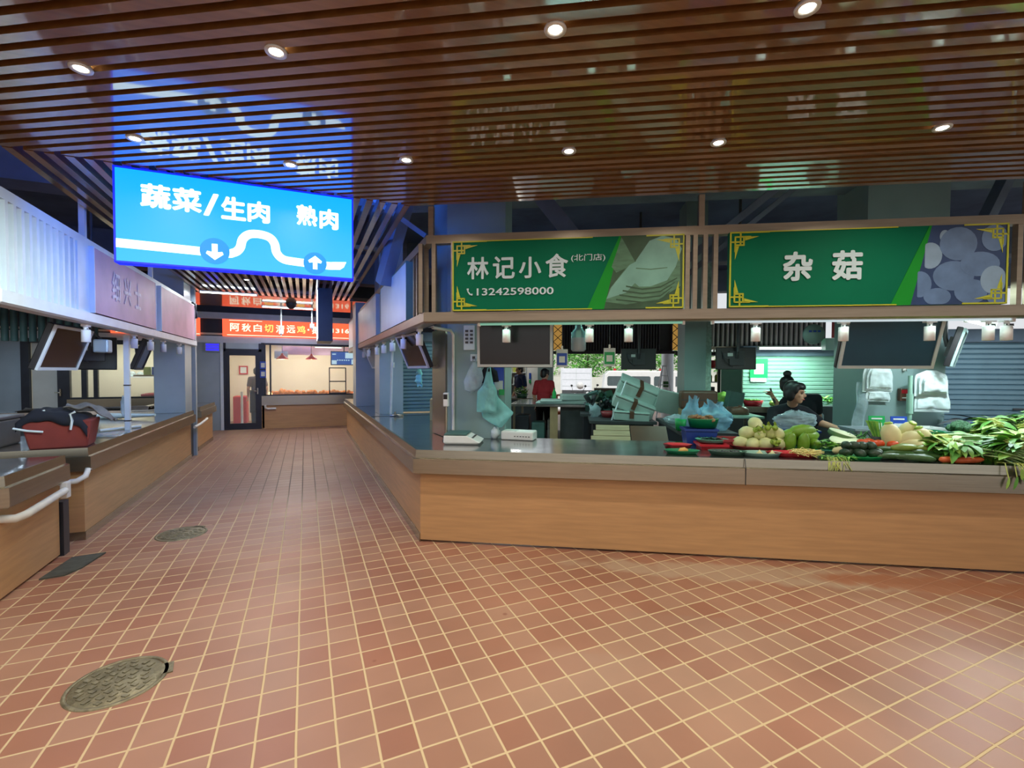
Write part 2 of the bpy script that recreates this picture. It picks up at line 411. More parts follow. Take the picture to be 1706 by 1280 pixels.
    # pale dried residue and a red-brown washed patch in front of the long counter
    def patch(prev, cx, cy, rx, ry, col, amt):
        e = mth('ADD', mth('POWER', mth('DIVIDE', mth('ADD', mth('SUBTRACT', sp.outputs[0], cx), mth('MULTIPLY', mth('SUBTRACT', sp.outputs[1], cy), .6)), rx), 2.0), mth('POWER', mth('DIVIDE', mth('SUBTRACT', mth('SUBTRACT', sp.outputs[1], cy), mth('MULTIPLY', mth('SUBTRACT', sp.outputs[0], cx), -.6)), ry), 2.0))
        e = mth('ADD', e, mth('MULTIPLY', mth('SUBTRACT', n4.outputs[0], .5), 2.4)); mk = N('ShaderNodeMapRange'); mk.inputs[1].default_value = 1.1; mk.inputs[2].default_value = .5; L(e, mk.inputs[0])
        mm_ = N('ShaderNodeMix'); mm_.data_type = 'RGBA'; L(mth('MULTIPLY', mk.outputs[0], amt), mm_.inputs[0]); L(prev, mm_.inputs[6]); mm_.inputs[7].default_value = col; return mm_.outputs[2]
    n4 = N('ShaderNodeTexNoise'); n4.inputs['Scale'].default_value = 4.5; n4.inputs['Detail'].default_value = 6; L(tc.outputs['Object'], n4.inputs[0])
    o_ = patch(d3.outputs[2], 3.45, 2.30, .95, .22, (.52, .40, .27, 1), .55); o_ = patch(o_, 4.35, 1.72, .60, .20, (.36, .115, .05, 1), .75)
    L(o_, p.inputs['Base Color'])
    rr = N('ShaderNodeMapRange'); rr.inputs[3].default_value = .75; rr.inputs[4].default_value = .42; L(gr.outputs[0], rr.inputs[0]); L(rr.outputs[0], p.inputs['Roughness'])
    bp = N('ShaderNodeBump'); bp.inputs['Strength'].default_value = .5; bp.inputs['Distance'].default_value = .004; L(gr.outputs[0], bp.inputs['Height']); L(bp.outputs[0], p.inputs['Normal'])
    M['floor_tile'] = m
floor_mat()
def slat_mat():
    m = mat('slat_wood', (.25, .128, .044, 1), .3, 0, .16, 3, stretch=(.4, 8, 8), spec=.5)
    p = m.node_tree.nodes['Principled BSDF']; p.inputs['Coat Weight'].default_value = 1; p.inputs['Coat Roughness'].default_value = .05; p.inputs['Coat IOR'].default_value = 2.1
slat_mat()

# ================================================================ LARGE STRUCTURE
# floor
MB().box(-14, 16, -8, 16.6, -.12, 0).build('floor', M['floor_tile'])['kind'] = 'structure'
# ground outside behind the hall, a step lower
g = MB(); g.prism([tuple(W(-40, 12.0).xy), tuple(W(60, 12.0).xy), tuple(W(60, 90).xy), tuple(W(-40, 90).xy)], -.6, -.35)
struct(g.build('floor_outside', M['asphalt']))
g = MB(); g.prism([tuple(W(-30, -30).xy), tuple(W(30, -30).xy), tuple(W(30, -9.0).xy), tuple(W(-30, -9.0).xy)], -.3, -.13)
struct(g.build('floor_forecourt', M['asphalt']))

# slatted ceiling over the forehall: slats run along the diagonal counter
CZ = 3.0
sl = MB()
k = 0
while True:
    t1 = -.015-k*.0914; t0 = t1-.050; k += 1
    if t0 < -8.2: break
    def smin(t): return max(1.632*t, (-8.6-.5225*t)/.8526)
    poly = [tuple(W(smin(t0), t0).xy), tuple(W(8.5, t0).xy), tuple(W(8.5, t1).xy), tuple(W(smin(t1), t1).xy)]
    sl.prism(poly, CZ, CZ+.07, 0)
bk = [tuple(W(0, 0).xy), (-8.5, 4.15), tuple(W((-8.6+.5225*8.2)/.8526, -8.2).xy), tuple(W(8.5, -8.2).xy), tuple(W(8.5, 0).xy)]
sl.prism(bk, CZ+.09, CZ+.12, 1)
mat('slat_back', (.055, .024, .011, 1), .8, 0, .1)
struct(sl.build('ceiling', [M['slat_wood'], M['slat_back']]))
# slatted ceiling over the aisle: slats run along the aisle, open to the dark roof above
sl = MB(); x = -1.80
while x < .90:
    sl.box(x, x+.052, 4.17, 10.32, CZ, CZ+.07); x += .104
for y in (4.16, 6.2, 8.3, 10.2): sl.box(-1.8, .9, y, y+.05, CZ+.08, CZ+.13)
struct(sl.build('ceiling_aisle', M['slat_wood']))
sl = MB(); y = 10.36
while y < 12.35:
    sl.box(-2.7, 1.55, y, y+.055, CZ, CZ+.05); y += .075
sl.box(-2.7, 1.55, 10.36, 12.4, CZ+.06, CZ+.08)
struct(sl.build('ceiling_end', M['slat_wood']))

# roof slab, concrete beams and raking struts in the dark space above the stalls
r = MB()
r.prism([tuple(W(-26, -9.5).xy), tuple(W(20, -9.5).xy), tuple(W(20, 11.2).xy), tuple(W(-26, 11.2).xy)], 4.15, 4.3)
struct(r.build('ceiling_roof', M['roof_glare_blue']))
b = MB()
for t in (1.6, 5.2, 8.6):
    b.prism([tuple(W(-2, t).xy), tuple(W(13, t).xy), tuple(W(13, t+.35).xy), tuple(W(-2, t+.35).xy)], 3.62, 4.15)
b.box(-8, -1.2, 6.9, 7.3, 3.62, 4.15); b.box(-8, 1.8, 11.0, 11.4, 3.5, 4.15)
struct(b.build('trim_1', M['concrete']))
def strut(p0, p1, wd):
    m = MB(); p0 = V(p0); p1 = V(p1); d = (p1-p0).normalized(); q = d.to_track_quat('Z', 'Y').to_matrix()
    L = (p1-p0).length; m.cbox((p0+p1)/2, (wd, wd, L), 0, q); return m
b = strut(W(.95, 1.15, 3.55), W(1.75, 1.0, 2.5), .17)
b.merge(strut(W(3.75, 1.3, 3.7), W(2.35, 1.0, 2.55), .07)); b.merge(strut(W(4.0, 1.5, 3.75), W(2.6, 1.2, 2.6), .05))
b.merge(strut(W(5.9, 1.5, 3.8), W(5.2, 1.2, 2.6), .10)); b.merge(strut(W(6.6, 1.8, 3.8), W(6.0, 1.4, 2.6), .10))
b.merge(strut(W(-.35, 1.0, 3.8), W(-.9, 1.4, 2.6), .14)); b.merge(strut(W(-.9, .9, 3.5), W(-.2, .9, 3.0), .05))
struct(b.build('trim_2', M['concrete']))
# outer walls of the hall, left side and the far right
MB().box(-10.2, -10, -6, 16.4, -.1, 4.15).build('wall_left', M['plaster'])['kind'] = 'structure'

# ---------------------------------------------------------------- columns
def column(name, poly, z0, z1, m, label):
    o = MB().prism(poly, z0, z1).build(name, M[m]); tag(o, label, 'column', 'stall columns'); return o
cpoly = lambda *q: [tuple(W(*a).xy) for a in q]
column('stall_column', cpoly((.06, .82), (.68, .82), (.68, 1.32), (-.20, 1.20)), .84, 4.15, 'grey_panel', 'grey clad column behind the white scale, hung with plastic bags')
column('stall_column', cpoly((4.50, 1.5), (5.29, 1.5), (5.29, 2.1), (4.50, 2.1)), 0, 4.15, 'grey_panel', 'broad pale column behind the produce, two bag bundles on its face')
column('stall_column', cpoly((3.06, 3.4), (3.37, 3.4), (3.37, 3.9), (3.06, 3.9)), 0, 4.15, 'grey_panel', 'plain grey column between the open back and the lit shutter')
MB().prism(cpoly((3.37, 3.42), (3.46, 3.44), (3.46, 3.86), (3.37, 3.88)), 0, 3.2).build('mosaic_pilaster', M['tile_mosaic'])
tag(bpy.data.objects['mosaic_pilaster'], 'narrow pale mosaic pilaster on the right edge of the grey column', 'column')
column('stall_column', [(1.10, 7.80), (1.48, 7.80), (1.48, 8.35), (1.10, 8.35)], .84, 4.15, 'blue_grey_panel', 'blue-grey column standing on the aisle counter, nearer one')
column('stall_column', [(.915, 9.70), (1.34, 9.70), (1.34, 10.3), (.915, 10.3)], .84, 2.9, 'blue_grey_panel', 'blue-grey column on the aisle counter, farther one beside the menu screen')
column('stall_column', [(-2.24, 9.25), (-1.82, 9.25), (-1.82, 9.73), (-2.24, 9.73)], .84, 4.15, 'blue_grey_panel', 'blue-grey column at the far end of the left counter')
column('stall_column', [(-4.6, 8.3), (-4.1, 8.3), (-4.1, 8.8), (-4.6, 8.8)], 2.2, 4.15, 'concrete', 'concrete column head above the left stalls')
o = MB().cyl(W(4.52, 12.4, -.35), W(4.52, 12.4, 4.15), .20, n=24).build('round_column', M['white_metal'])
tag(o, 'round white column outside, behind the leaning foam boxes', 'column')
# steel lining and pipe on the corner of the first column
o = MB().prism(cpoly((.045, .80), (.06, .82), (-.20, 1.20), (-.22, 1.19)), .845, 2.0).build('steel_cladding', M['steel'])
tag(o, 'dark mirror steel sheet on the aisle side of the corner column', 'cladding')
pth = [W(.13, .80, .845), W(.13, .80, 1.93), W(.11, .77, 1.975), W(-.02, .55, 1.985)]
o = MB().tube(pth, .016, 10).build('white_conduit', M['pipe_white']); tag(o, 'white conduit running up the corner column to the sign beam', 'pipe')

# ---------------------------------------------------------------- counters
CORN = V((OX, OY, 0)); n1 = V((-NX, -NY, 0)); n2 = V((-1, 0, 0))
def miter(a, b): return (a+b)/(1+a.dot(b))
MC = miter(n1, n2)
def prof_seg(mb, prof, A, B, mA, mB, mi=0, cap=True):
    """closed profile [(out, z)] swept from A to B"""
    n = len(prof); vs_ = [A+mA*o+V((0, 0, z)) for o, z in prof]+[B+mB*o+V((0, 0, z)) for o, z in prof]
    fs = [(i, (i+1) % n, n+(i+1) % n, n+i) for i in range(n)]
    if cap: fs += [tuple(range(n-1, -1, -1)), tuple(range(n, 2*n))]
    mb.add(vs_, fs, mi)
LIP = [(.0, .845), (.006, .775), (.03, .768), (.032, .640), (.018, .630), (-.04, .630), (-.04, .835)]
BASEP = [(-.045, .636), (-.045, .02), (-.11, .02), (-.11, .636)]
KICK = [(-.035, .075), (-.035, .0), (-.06, .0), (-.06, .075)]
def counter(name, label, segs, tops, group=None, kick=False):
    t = thing(name, label, 'counter', (0, 0, 0), 0, group)
    lp = MB(); bs = MB(); kk = MB()
    for A, B, mA, mB in segs:
        prof_seg(lp, LIP, A, B, mA, mB); prof_seg(bs, BASEP, A, B, mA, mB); prof_seg(kk, KICK, A, B, mA, mB)
    wt = MB()
    for poly in tops: wt.prism(poly, .80, .838)
    wt.build('worktop', M['worktop_steel'], t); lp.build('steel_edge', M['steel'], t); bs.build('base_panel', M['wood_panel'], t)
    if kick: kk.build('kick_strip', M['steel'], t)
    return t
E1 = W(7.5, 0)
fr = counter('market_counter', 'long stall counter with tan base under the green signs', [(E1, CORN, n1, MC)],
        [[tuple((CORN-MC*.0).xy), tuple(W(.54, .94).xy), tuple(W(7.5, .94).xy), tuple(W(7.5, 0).xy)]])
E2 = V((.9, 12.4, 0)); E3 = V((2.2, 12.4, 0)); m23 = miter(n2, V((0, 1, 0)))
ai = counter('market_counter', 'long bare steel counter along the right side of the aisle', [(CORN, E2, MC, m23), (E2, E3, m23, V((0, 1, 0)))],
        [[tuple(CORN.xy), tuple(E2.xy), (2.2, 12.4), (2.2, 8.0), tuple(W(.54, .94).xy)]], kick=True)
s_ = MB()
for y in (7.45,): s_.box(.92, 2.2, y, y+.012, .836, .842)
s_.build('worktop_seam', M['grey_dark'], ai)
sv = MB(); sv.tube([W(2.78, -.010, .842), W(2.78, -.036, .76), W(2.78, -.036, .635)], .003, 4); sv.build('edge_seam', M['grey_dark'], fr)
# inner bench behind the right half of the front counter
t = st_thing('inner_bench', 'low steel bench behind the produce, in front of the broad column', 'bench', 4.30, .96, 0)
MB().box(0, 2.6, 0, .52, .80, .84).build('bench_top', M['worktop_steel'], t)
for sx_ in (.05, 1.3, 2.5):
    for sy_ in (.05, .44): MB().box(sx_, sx_+.04, sy_, sy_+.04, 0, .8).build('leg', M['steel'], t)
# left side counters
nl = V((1, 0, 0))
LN = counter('market_counter', 'short counter nearest the camera at the left edge', [(V((-1.82, 5.0, 0)), V((-1.82, 4.15, 0)), nl, miter(nl, V((-NX, -NY, 0)).reflect(V((1, 0, 0))))),
      (V((-1.82, 4.15, 0)), V((-1.82-2.0*DX, 4.15+2.0*DY, 0)), miter(nl, V((NX, -NY, 0))), V((NX, -NY, 0)))],
      [[(-1.82, 5.0), (-2.8, 5.0), (-4.0, 3.6), (-1.82-2.0*DX, 4.15+2.0*DY), (-1.82, 4.15)]])
mm = miter(nl, V((0, -1, 0)))
LL = counter('market_counter', 'long counter down the left side of the aisle', [(V((-1.80, 9.75, 0)), V((-1.80, 5.38, 0)), nl, mm), (V((-1.80, 5.38, 0)), V((-3.3, 5.38, 0)), mm, V((0, -1, 0)))],
      [[(-1.80, 5.38), (-1.80, 9.75), (-2.75, 9.75), (-2.75, 6.3), (-3.3, 6.3), (-3.3, 5.38)]], kick=True)
LF = counter('market_counter', 'short counter at the far end of the left side', [(V((-1.84, 12.1, 0)), V((-1.84, 10.5, 0)), nl, mm), (V((-1.84, 10.5, 0)), V((-2.9, 10.5, 0)), mm, V((0, -1, 0)))],
      [[(-1.84, 10.5), (-1.84, 12.1), (-2.9, 12.1), (-2.9, 10.5)]], kick=True)
o = MB().box(-1.90, -1.845, 5.02, 5.12, 0, .45).build('gate_post', M['dark_paint']); tag(o, 'dark post in the gap between the two left counters', 'post')
o = MB().box(-1.92, -1.86, 9.80, 10.05, 0, .80).build('gate_post', M['grey_dark']); tag(o, 'grey post beside the far end of the long left counter', 'post')
# drain pipes on the counters
def pipe(pts, label, r=.026, cl=()):
    t = thing('drain_pipe', label, 'pipe', tuple(pts[0]), 0, 'white drain pipes on the counters')
    P0 = V(pts[0]); MB().tube([V(p)-P0 for p in pts], r, 12).build('pipe', M['pipe_white'], t)
    for c in cl: c = V(c)-P0; MB().cbox(c, (.05, .07, .13), 0).build('socket', M['pipe_white'], t, bevel=.008)
    return t
pipe([(-1.87, 4.20, .55), (-1.80, 4.22, .54), (-1.775, 4.30, .545), (-1.775, 4.86, .575)], 'white drain pipe under the edge of the nearest left counter', .028, [(-1.785, 4.90, .575)])
pipe([(-2.02, 5.32, .55), (-1.86, 5.32, .56), (-1.80, 5.33, .60), (-1.79, 5.36, .66)], 'white drain pipe elbow at the near end of the long left counter', .024)
pipe([(-1.76, 9.60, .56), (-1.75, 10.05, .57), (-1.74, 10.45, .60), (-1.74, 10.6, .615)], 'white drain pipe between the two farther left counters', .022)
pipe([(-.98, 13.89, .63), (-.97, 13.89, .55), (-.92, 13.90, .53), (-.72, 13.905, .53)], 'short white pipe elbow under the far shop counter', .028)

# ---------------------------------------------------------------- sign fascias (rails, bars, hangers)
BEAM_LO = [(.03, 2.065), (.03, 1.985), (.01, 1.972), (-.09, 1.972), (-.09, 2.065)]
BEAM_HI = [(.0, 2.745), (.0, 2.672), (-.07, 2.672), (-.07, 2.745)]
FA = V((.985, 4.11, 0)); FE = W(7.5, .0); FY = V((.985, 11.95, 0))
def fascia(name, label, m, segs, bars, hang, group='sign fascias'):
    t = thing(name, label, 'fascia', (0, 0, 0), 0, group)
    lo = MB(); hi = MB()
    for A, B, mA, mB in segs: prof_seg(lo, BEAM_LO, A, B, mA, mB); prof_seg(hi, BEAM_HI, A, B, mA, mB)
    lo.build('bottom_rail', M[m], t); hi.build('top_rail', M[m], t)
    for c, rz_, wd, dp in bars:
        q = Matrix.Rotation(rz_, 3, 'Z'); MB().cbox((c[0], c[1], 2.37), (wd, dp, .612), 0, q).build('bar', M[m], t)
    for c, rz_, z1 in hang:
        q = Matrix.Rotation(rz_, 3, 'Z'); MB().cbox((c[0], c[1], (2.745+z1)/2), (.045, .045, z1-2.745), 0, q).build('hanger', M[m], t)
    return t
bars = []
for s in (.04, .16, .335, 2.315, 2.375, 2.455, 2.535, 4.72, 4.80, 4.90, 5.0, 5.1): bars.append((W(s+.0, .035), RZ, .035 if s < 5 else .05, .05))
fascia('sign_fascia', 'brown metal fascia frame carrying the two green signs', 'frame_metal', [(FE, FA, n1, MC)], bars,
       [(W(.135, .03), RZ, 3.0), (W(2.42, .03), RZ, 3.0), (W(4.78, .03), RZ, 3.0)])
fascia('sign_fascia', 'metal fascia frame over the aisle counter with blank boards', 'frame_metal', [(FA, FY, MC, n2)],
       [((1.02, y), 0, .05, .03) for y in (4.28, 4.42, 4.56, 4.70, 6.72, 6.85, 6.98)], [((1.02, 6.9), 0, 3.3), ((1.02, 11.8), 0, 3.3)])
FLA = V((-1.81, 4.10, 0)); FLY = V((-1.81, 10.0, 0)); nfl = V((NX, -NY, 0)); mfl = miter(nl, nfl)
fascia('sign_fascia', 'white fascia with a barred grille over the left counters', 'white_metal', [(FLY, FLA, nl, mfl), (FLA, FLA+V((-DX, DY, 0))*3, mfl, nfl)],
       [((-1.825, 4.13+.1*i), 0, .03, .036) for i in range(12)]+[((-1.84, 9.86), 0, .06, .16), ((-1.84, 7.55), 0, .06, .05)], [((-1.86, 5.55), 0, 3.3), ((-1.86, 7.6), 0, 3.3)])
o = MB().box(-1.90, -1.885, 4.05, 5.28, 2.07, 2.67).build('grille_backing', M['blue_grey_panel']); tag(o, 'blue-grey sheet behind the white barred grille', 'panel')
o = MB().box(-1.85, -1.80, 5.26, 5.49, 2.07, 2.67).build('blank_panel', M['white_metal']); tag(o, 'plain white panel between the barred grille and the faded pink board', 'panel')
# corner post of the left fascia down to the floor
o = MB().box(-1.90, -1.81, 10.02, 10.12, 0, 3.2).build('fascia_post', M['blue_grey_panel']); tag(o, 'slim post at the far end of the left fascia', 'post')
# ---------------------------------------------------------------- blank and faded boards along the aisle
def board(label, y0, y1, face, side, x0, x1, z0=2.075, z1=2.668):
    t = thing('sign_board', label, 'sign', ((x0+x1)/2, y0, z0), 0, 'aisle sign boards')
    a = (x1-x0)/2
    MB().box(-a, a, 0, y1-y0, 0, z1-z0).build('panel', M[face], t)
    e = MB(); e.box(-a-.004, a+.004, -.012, 0, -.004, z1-z0+.004); e.box(-a-.004, a+.004, y1-y0, y1-y0+.012, -.004, z1-z0+.004); e.box(-a-.004, a+.004, 0, y1-y0, z1-z0, z1-z0+.012)
    e.build('edging', M[side], t)
    return t
board('blank pale board over the aisle counter, nearer to the corner', 4.86, 6.64, 'pale_board', 'teal_side', .955, 1.06)
board('long blank pale board over the aisle counter, toward the far shop', 7.10, 11.75, 'pale_board', 'blue_grey_panel', .955, 1.06)
t = board('faded pink board with three worn characters over the left counter', 5.50, 7.42, 'faded_pink', 'white_metal', -1.87, -1.765)
mat('faded_ink', srgb(240, 222, 232), .5, 0, .25, 12)
mb = MB(); q = Matrix.Rotation(pi/2, 4, 'Z')
for i, ch in enumerate('细兴士'):
    tm = text_mb(ch, .22, .30, 0, fat=.02); mb.merge(tm, Matrix.Translation((.0545, .42+i*.34, .17)) @ q)
mb.build('lettering', M['faded_ink'], t)
board('blank faded pink board toward the far end of the left counter', 7.68, 9.74, 'faded_pink', 'white_metal', -1.87, -1.765)

# ---------------------------------------------------------------- green shop signs
def corner_mb():
    m = MB(); a = .012
    def bar(x0, z0, x1, z1): m.box(min(x0, x1), max(x0, x1), -.003, 0, min(z0, z1), max(z0, z1))
    bar(0, 0, .30, a); bar(0, 0, a, .30)
    bar(.035, .035, .16, .035+a); bar(.035, .035, .035+a, .16)
    bar(.0, .075, .11, .075+a); bar(.075, .0, .075+a, .11)
    bar(.035, .10, .11, .10+a); bar(.10, .035, .10+a, .11)
    m.slab_y([(.115, .04), (.22, .04), (.115, .07)], -.003, 0); m.slab_y([(.04, .115), (.07, .115), (.04, .22)], -.003, 0)
    return m
def green_sign(label, s0, s1, letters, pic):
    wd = s1-s0; ht = .60
    t = st_thing('shop_sign', label, 'sign', s0, -.035, 2.07, 'green shop signs')
    MB().box(0, wd, 0, .05, 0, ht).build('panel', M['sign_green'], t)
    k = wd*.66
    MB().slab_y([(k-.12, 0), (k+.14, ht), (k+.155, ht), (k+.02, 0)], -.004, 0).build('lime_stripe', M['sign_lime'], t)
    pic(t, k, wd, ht)
    for fx in (0, 1):
        for fz in (0, 1):
            mt = Matrix.Translation((wd if fx else 0, -.006, ht if fz else 0)) @ Matrix.Diagonal((-1 if fx else 1, 1, -1 if fz else 1, 1))
            MB().merge(corner_mb(), mt).build('corner_ornament', M['sign_gold'], t)
    for z_ in (0, ht-.008): MB().box(.3, wd*.62, -.008, -.004, z_, z_+.008).build('gold_line', M['sign_gold'], t)
    for nm, txt, x, z, w_, h_, b_ in letters:
        text_mb(txt, w_, h_, 0, fat=b_).build(nm, M['sign_ink'], t, loc=(x, -.008, z))
    return t
def pic_tofu(t, k, wd, ht):
    m = MB()
    m.slab_y([(k+.02, 0), (k+.155, ht), (wd-.012, ht), (wd-.012, 0)], -.004, 0, 1)
    def poly(pts, y, mi): m.slab_y([(k+a*(wd-k), b*ht) for a, b in pts], -.004-y, -.004, mi)
    poly([(.24, .98), (.42, .62), (.18, .50), (.12, .58)], .0005, 2)
    poly([(.05, .10), (.10, .28), (.30, .56), (.62, .66), (.95, .80), (.96, .30), (.70, .12), (.30, .06)], .001, 2)
    poly([(.06, .14), (.12, .30), (.34, .60), (.52, .70), (.45, .40), (.30, .22)], .0015, 0)
    poly([(.36, .40), (.42, .66), (.58, .92), (.74, .985), (.90, .94), (.97, .80), (.90, .56), (.80, .38), (.60, .30), (.46, .30)], .002, 0)
    for i in range(4):
        z = .30-.06*i; poly([(.30-.04*i, z), (.50, z-.045), (.72, z-.02), (.92-.03*i, z+.10), (.92-.03*i, z+.115), (.72, z), (.50, z-.025), (.30-.04*i, z+.02)], .0025, 1)
    poly([(.42, .545), (.60, .525), (.80, .545), (.80, .557), (.60, .54), (.42, .56)], .003, 2)
    m.build('tofu_picture', [M['picture_tofu'], M['picture_shade'], M['picture_fold']], t)
def pic_mush(t, k, wd, ht):
    m = MB(); m.slab_y([(k+.02, 0), (k+.155, ht), (wd-.012, ht), (wd-.012, 0)], -.004, 0, 0)
    for cx, cz, rx, rz_, mi in ((.50, .76, .19, .19, 1), (.86, .82, .13, .15, 1), (.22, .62, .12, .15, 2), (.12, .26, .12, .15, 1), (.46, .36, .21, .17, 1), (.72, .50, .20, .14, 1), (.86, .30, .13, .16, 2), (.64, .16, .17, .14, 1), (.30, .10, .14, .10, 1), (.36, .86, .05, .07, 2), (.90, .08, .1, .08, 1)):
        n = 22; y = .0005+.0004*len(m.f) % .003
        m.slab_y([(max(k+.03+.13*cz, min(wd-.016, k+(cx+rx*cos(2*pi*i/n))*(wd-k))), max(.004, min(ht-.004, (cz+rz_*1.1*sin(2*pi*i/n))*ht))) for i in range(n)], -.0055-cx*.002, -.004, mi)
    m.build('mushroom_picture', [M['picture_mush_bg'], M['picture_mush'], M['picture_mush_light']], t)
s1_ = green_sign('green sign with white characters, phone number and tofu picture', .345, 2.275,
    [('lettering', '林', .13, .27, .19, .19, .022), ('lettering', '记', .355, .27, .19, .19, .022), ('lettering', '小', .58, .27, .19, .18, .022), ('lettering', '食', .805, .27, .19, .20, .022),
     ('branch_lettering', '(北门店)', 1.02, .395, .28, .065, .005), ('phone_number', '13242598000', .215, .13, .66, .062, .014)], pic_tofu)
ph = MB(); ph.tube([(.135, -.01, .19), (.138, -.01, .165), (.155, -.01, .142), (.178, -.01, .138)], [.011, .006, .006, .011], 8); ph.build('phone_icon', M['sign_ink'], s1_)
green_sign('green sign with two large white characters and a mushroom picture', 2.625, 4.60,
    [('lettering', '杂', .40, .20, .22, .23, .034), ('lettering', '菇', .76, .20, .22, .23, .034)], pic_mush)

# ---------------------------------------------------------------- big blue LED direction sign
t = thing('direction_sign', 'large glowing blue direction sign hanging over the aisle', 'sign', (-1.22, 4.19, 2.325), 0)
t.rotation_euler = (0, 0, -.02)
SW, SH = 1.585, .655
MB().box(0, SW, 0, .10, 0, SH).build('housing', M['dark_paint'], t)
MB().box(0, SW, .10, .104, 0, SH).build('rear_glow', M['rear_glow_blue'], t)  # unseen back face set glowing to tint void and aisle blue
MB().box(0, SW, -.004, 0, 0, SH).build('led_screen', M['led_panel'], t)
e = MB(); e.box(-.012, 0, -.008, .1, -.012, SH+.012); e.box(SW, SW+.012, -.008, .1, -.012, SH+.012); e.box(-.012, SW+.012, -.008, .1, SH, SH+.012); e.box(-.012, SW+.012, -.008, .1, -.012, 0)
e.build('frame', M['led_edge'], t)
def dtext(ch, x, z, w_, h_, b_=.036): text_mb(ch, w_, h_, 0, fat=b_).build('lettering', M['led_white'], t, loc=(x, -.007, z))
dtext('蔬', .145, .395, .185, .175); dtext('菜', .335, .395, .185, .175); dtext('/', .53, .385, .10, .17, .02)
dtext('生', .645, .375, .165, .175); dtext('肉', .82, .375, .155, .165); dtext('熟', 1.165, .395, .155, .165); dtext('肉', 1.335, .385, .145, .165)
def ribbon(pts, wd):
    m = MB(); P = [V((x, 0, z)) for x, z in pts]; L_ = []; R_ = []
    for i, p in enumerate(P):
        d = (P[min(i+1, len(P)-1)]-P[max(i-1, 0)]).normalized(); n_ = V((-d.z, 0, d.x)); L_.append(p+n_*wd/2); R_.append(p-n_*wd/2)
    vs_ = L_+R_; k = len(P); m.add(vs_, [(i, k+i, k+i+1, i+1) for i in range(k-1)]); return m
pts = [(.0, .125), (.62, .115), (.72, .125), (.765, .165), (.785, .235), (.83, .278), (.90, .287), (.97, .270), (1.005, .225), (1.02, .155), (1.065, .110), (1.15, .098), (1.38, .088), (1.44, .09)]
def cr(pts, n=6):
    out = []; P = [V((*p, 0)) for p in pts]
    for i in range(len(P)-1):
        a = P[max(i-1, 0)]; b = P[i]; c = P[i+1]; d = P[min(i+2, len(P)-1)]
        for j in range(n):
            u = j/n; out.append((.5*((2*b)+(c-a)*u+(2*a-5*b+4*c-d)*u*u+(3*b-a-3*c+d)*u**3)).to_2d())
    out.append(P[-1].to_2d()); return [tuple(q) for q in out]
rb = ribbon(cr(pts), .062); rb.slab_y([(1.43, .059), (1.43, .121), (1.54, .13), (1.52, .085), (1.49, .062)], -.001, 0)
rb.build('route_line', M['led_white'], t, loc=(0, -.006, 0))
def disc(x, z, r, up_):
    m = MB(); n = 32; m.add([(x+r*cos(2*pi*i/n), -.008, z+r*sin(2*pi*i/n)) for i in range(n)], [tuple(range(n))]); m.build('arrow_disc', M['led_sky'], t)
    a = MB(); s = 1 if up_ else -1
    def q(u, v): return (x+u*r, z+s*v*r)
    a.slab_y([q(-.19, -.55), q(.19, -.55), q(.19, .08), q(.50, .02), q(.58, .22), q(0, .68), q(-.58, .22), q(-.50, .02), q(-.19, .08)], -.011, -.0095)
    a.build('arrow', M['led_white'], t)
disc(.60, .125, .098, False); disc(1.30, .098, .088, True)
for x in (.3, 1.28): MB().cyl((x, .05, SH), (x, .05, .70), .012).build('hanger', M['steel'], t)
# second hanging sign farther down the aisle, seen edge on
t = thing('hanging_sign', 'dark hanging sign box seen edge on in front of the red shop sign', 'sign', (.21, 8.9, 2.07), 0)
MB().box(0, .24, 0, 1.0, 0, .93).build('housing', M['dark_paint'], t)
MB().box(-.006, 0, .02, .98, .05, .9).build('led_screen', M['side_led'], t)

# ================================================================ LAMPS
def downlight(x, y, z, e, label, first=[None]):
    if first[0] is None:
        t = thing('downlight', label, 'ceiling light', (x, y, z), 0, 'recessed downlights')
        MB().lathe([(.030, .0), (.046, -.004), (.048, .004), (.040, .02), (.030, .02)], 20).build('trim_ring', M['white_metal'], t)
        MB().ell((0, 0, .006), (.030, .030, .012), 14, 6).build('lens', M['down_glow'], t)
        first[0] = t
    else: t = dup(first[0], (x, y, z), label=label)
    lamp('AREA', 'downlight_beam', (x, y, z-.02), e, (1, .90, .76), shape='DISK', size=.07, spread=R(150))
DLE = 6.0
rowA = [(-.976, 2.931), (-.111, 2.413), (.978, 1.773), (1.833, 1.260)]
rowB = [(-.964, 3.667), (-.085, 3.679), (.645, 3.266), (1.594, 2.693), (2.394, 2.207), (3.448, 1.532)]
nA = ['leftmost downlight of the nearer row in the slatted ceiling', 'downlight of the nearer row above the top of the blue sign reflection', 'downlight of the nearer row at the top middle of the picture', 'downlight at the top edge of the picture, right of the middle']
nB = ['downlight directly above the left corner of the blue sign', 'downlight just above the right half of the blue sign', 'downlight just right of the blue sign in the farther row', 'downlight above the tall white characters of the first green sign', 'downlight above the gap between the two green signs', 'rightmost downlight, above the second green sign']
for (x, y), l in zip(rowA, nA): downlight(x, y, CZ-.006, DLE, l)
for (x, y), l in zip(rowB, nB): downlight(x, y, CZ-.006, DLE, l)
for n_, offs in ((.9, (-2.6, -1.2, .1, 1.3, 2.5, 3.9)), (-.3, (-2.2, -.9, .5, 1.8, 3.1)), (-1.6, (-1.6, 0, 1.6, 3.2)), (-3.0, (-1.0, 1.0, 3.0))):
    for a in offs: lamp('AREA', 'downlight_beam', (DX*a+NX*n_, DY*a+NY*n_, CZ-.03), DLE*1.15, (1, .90, .76), shape='DISK', size=.07, spread=R(150))
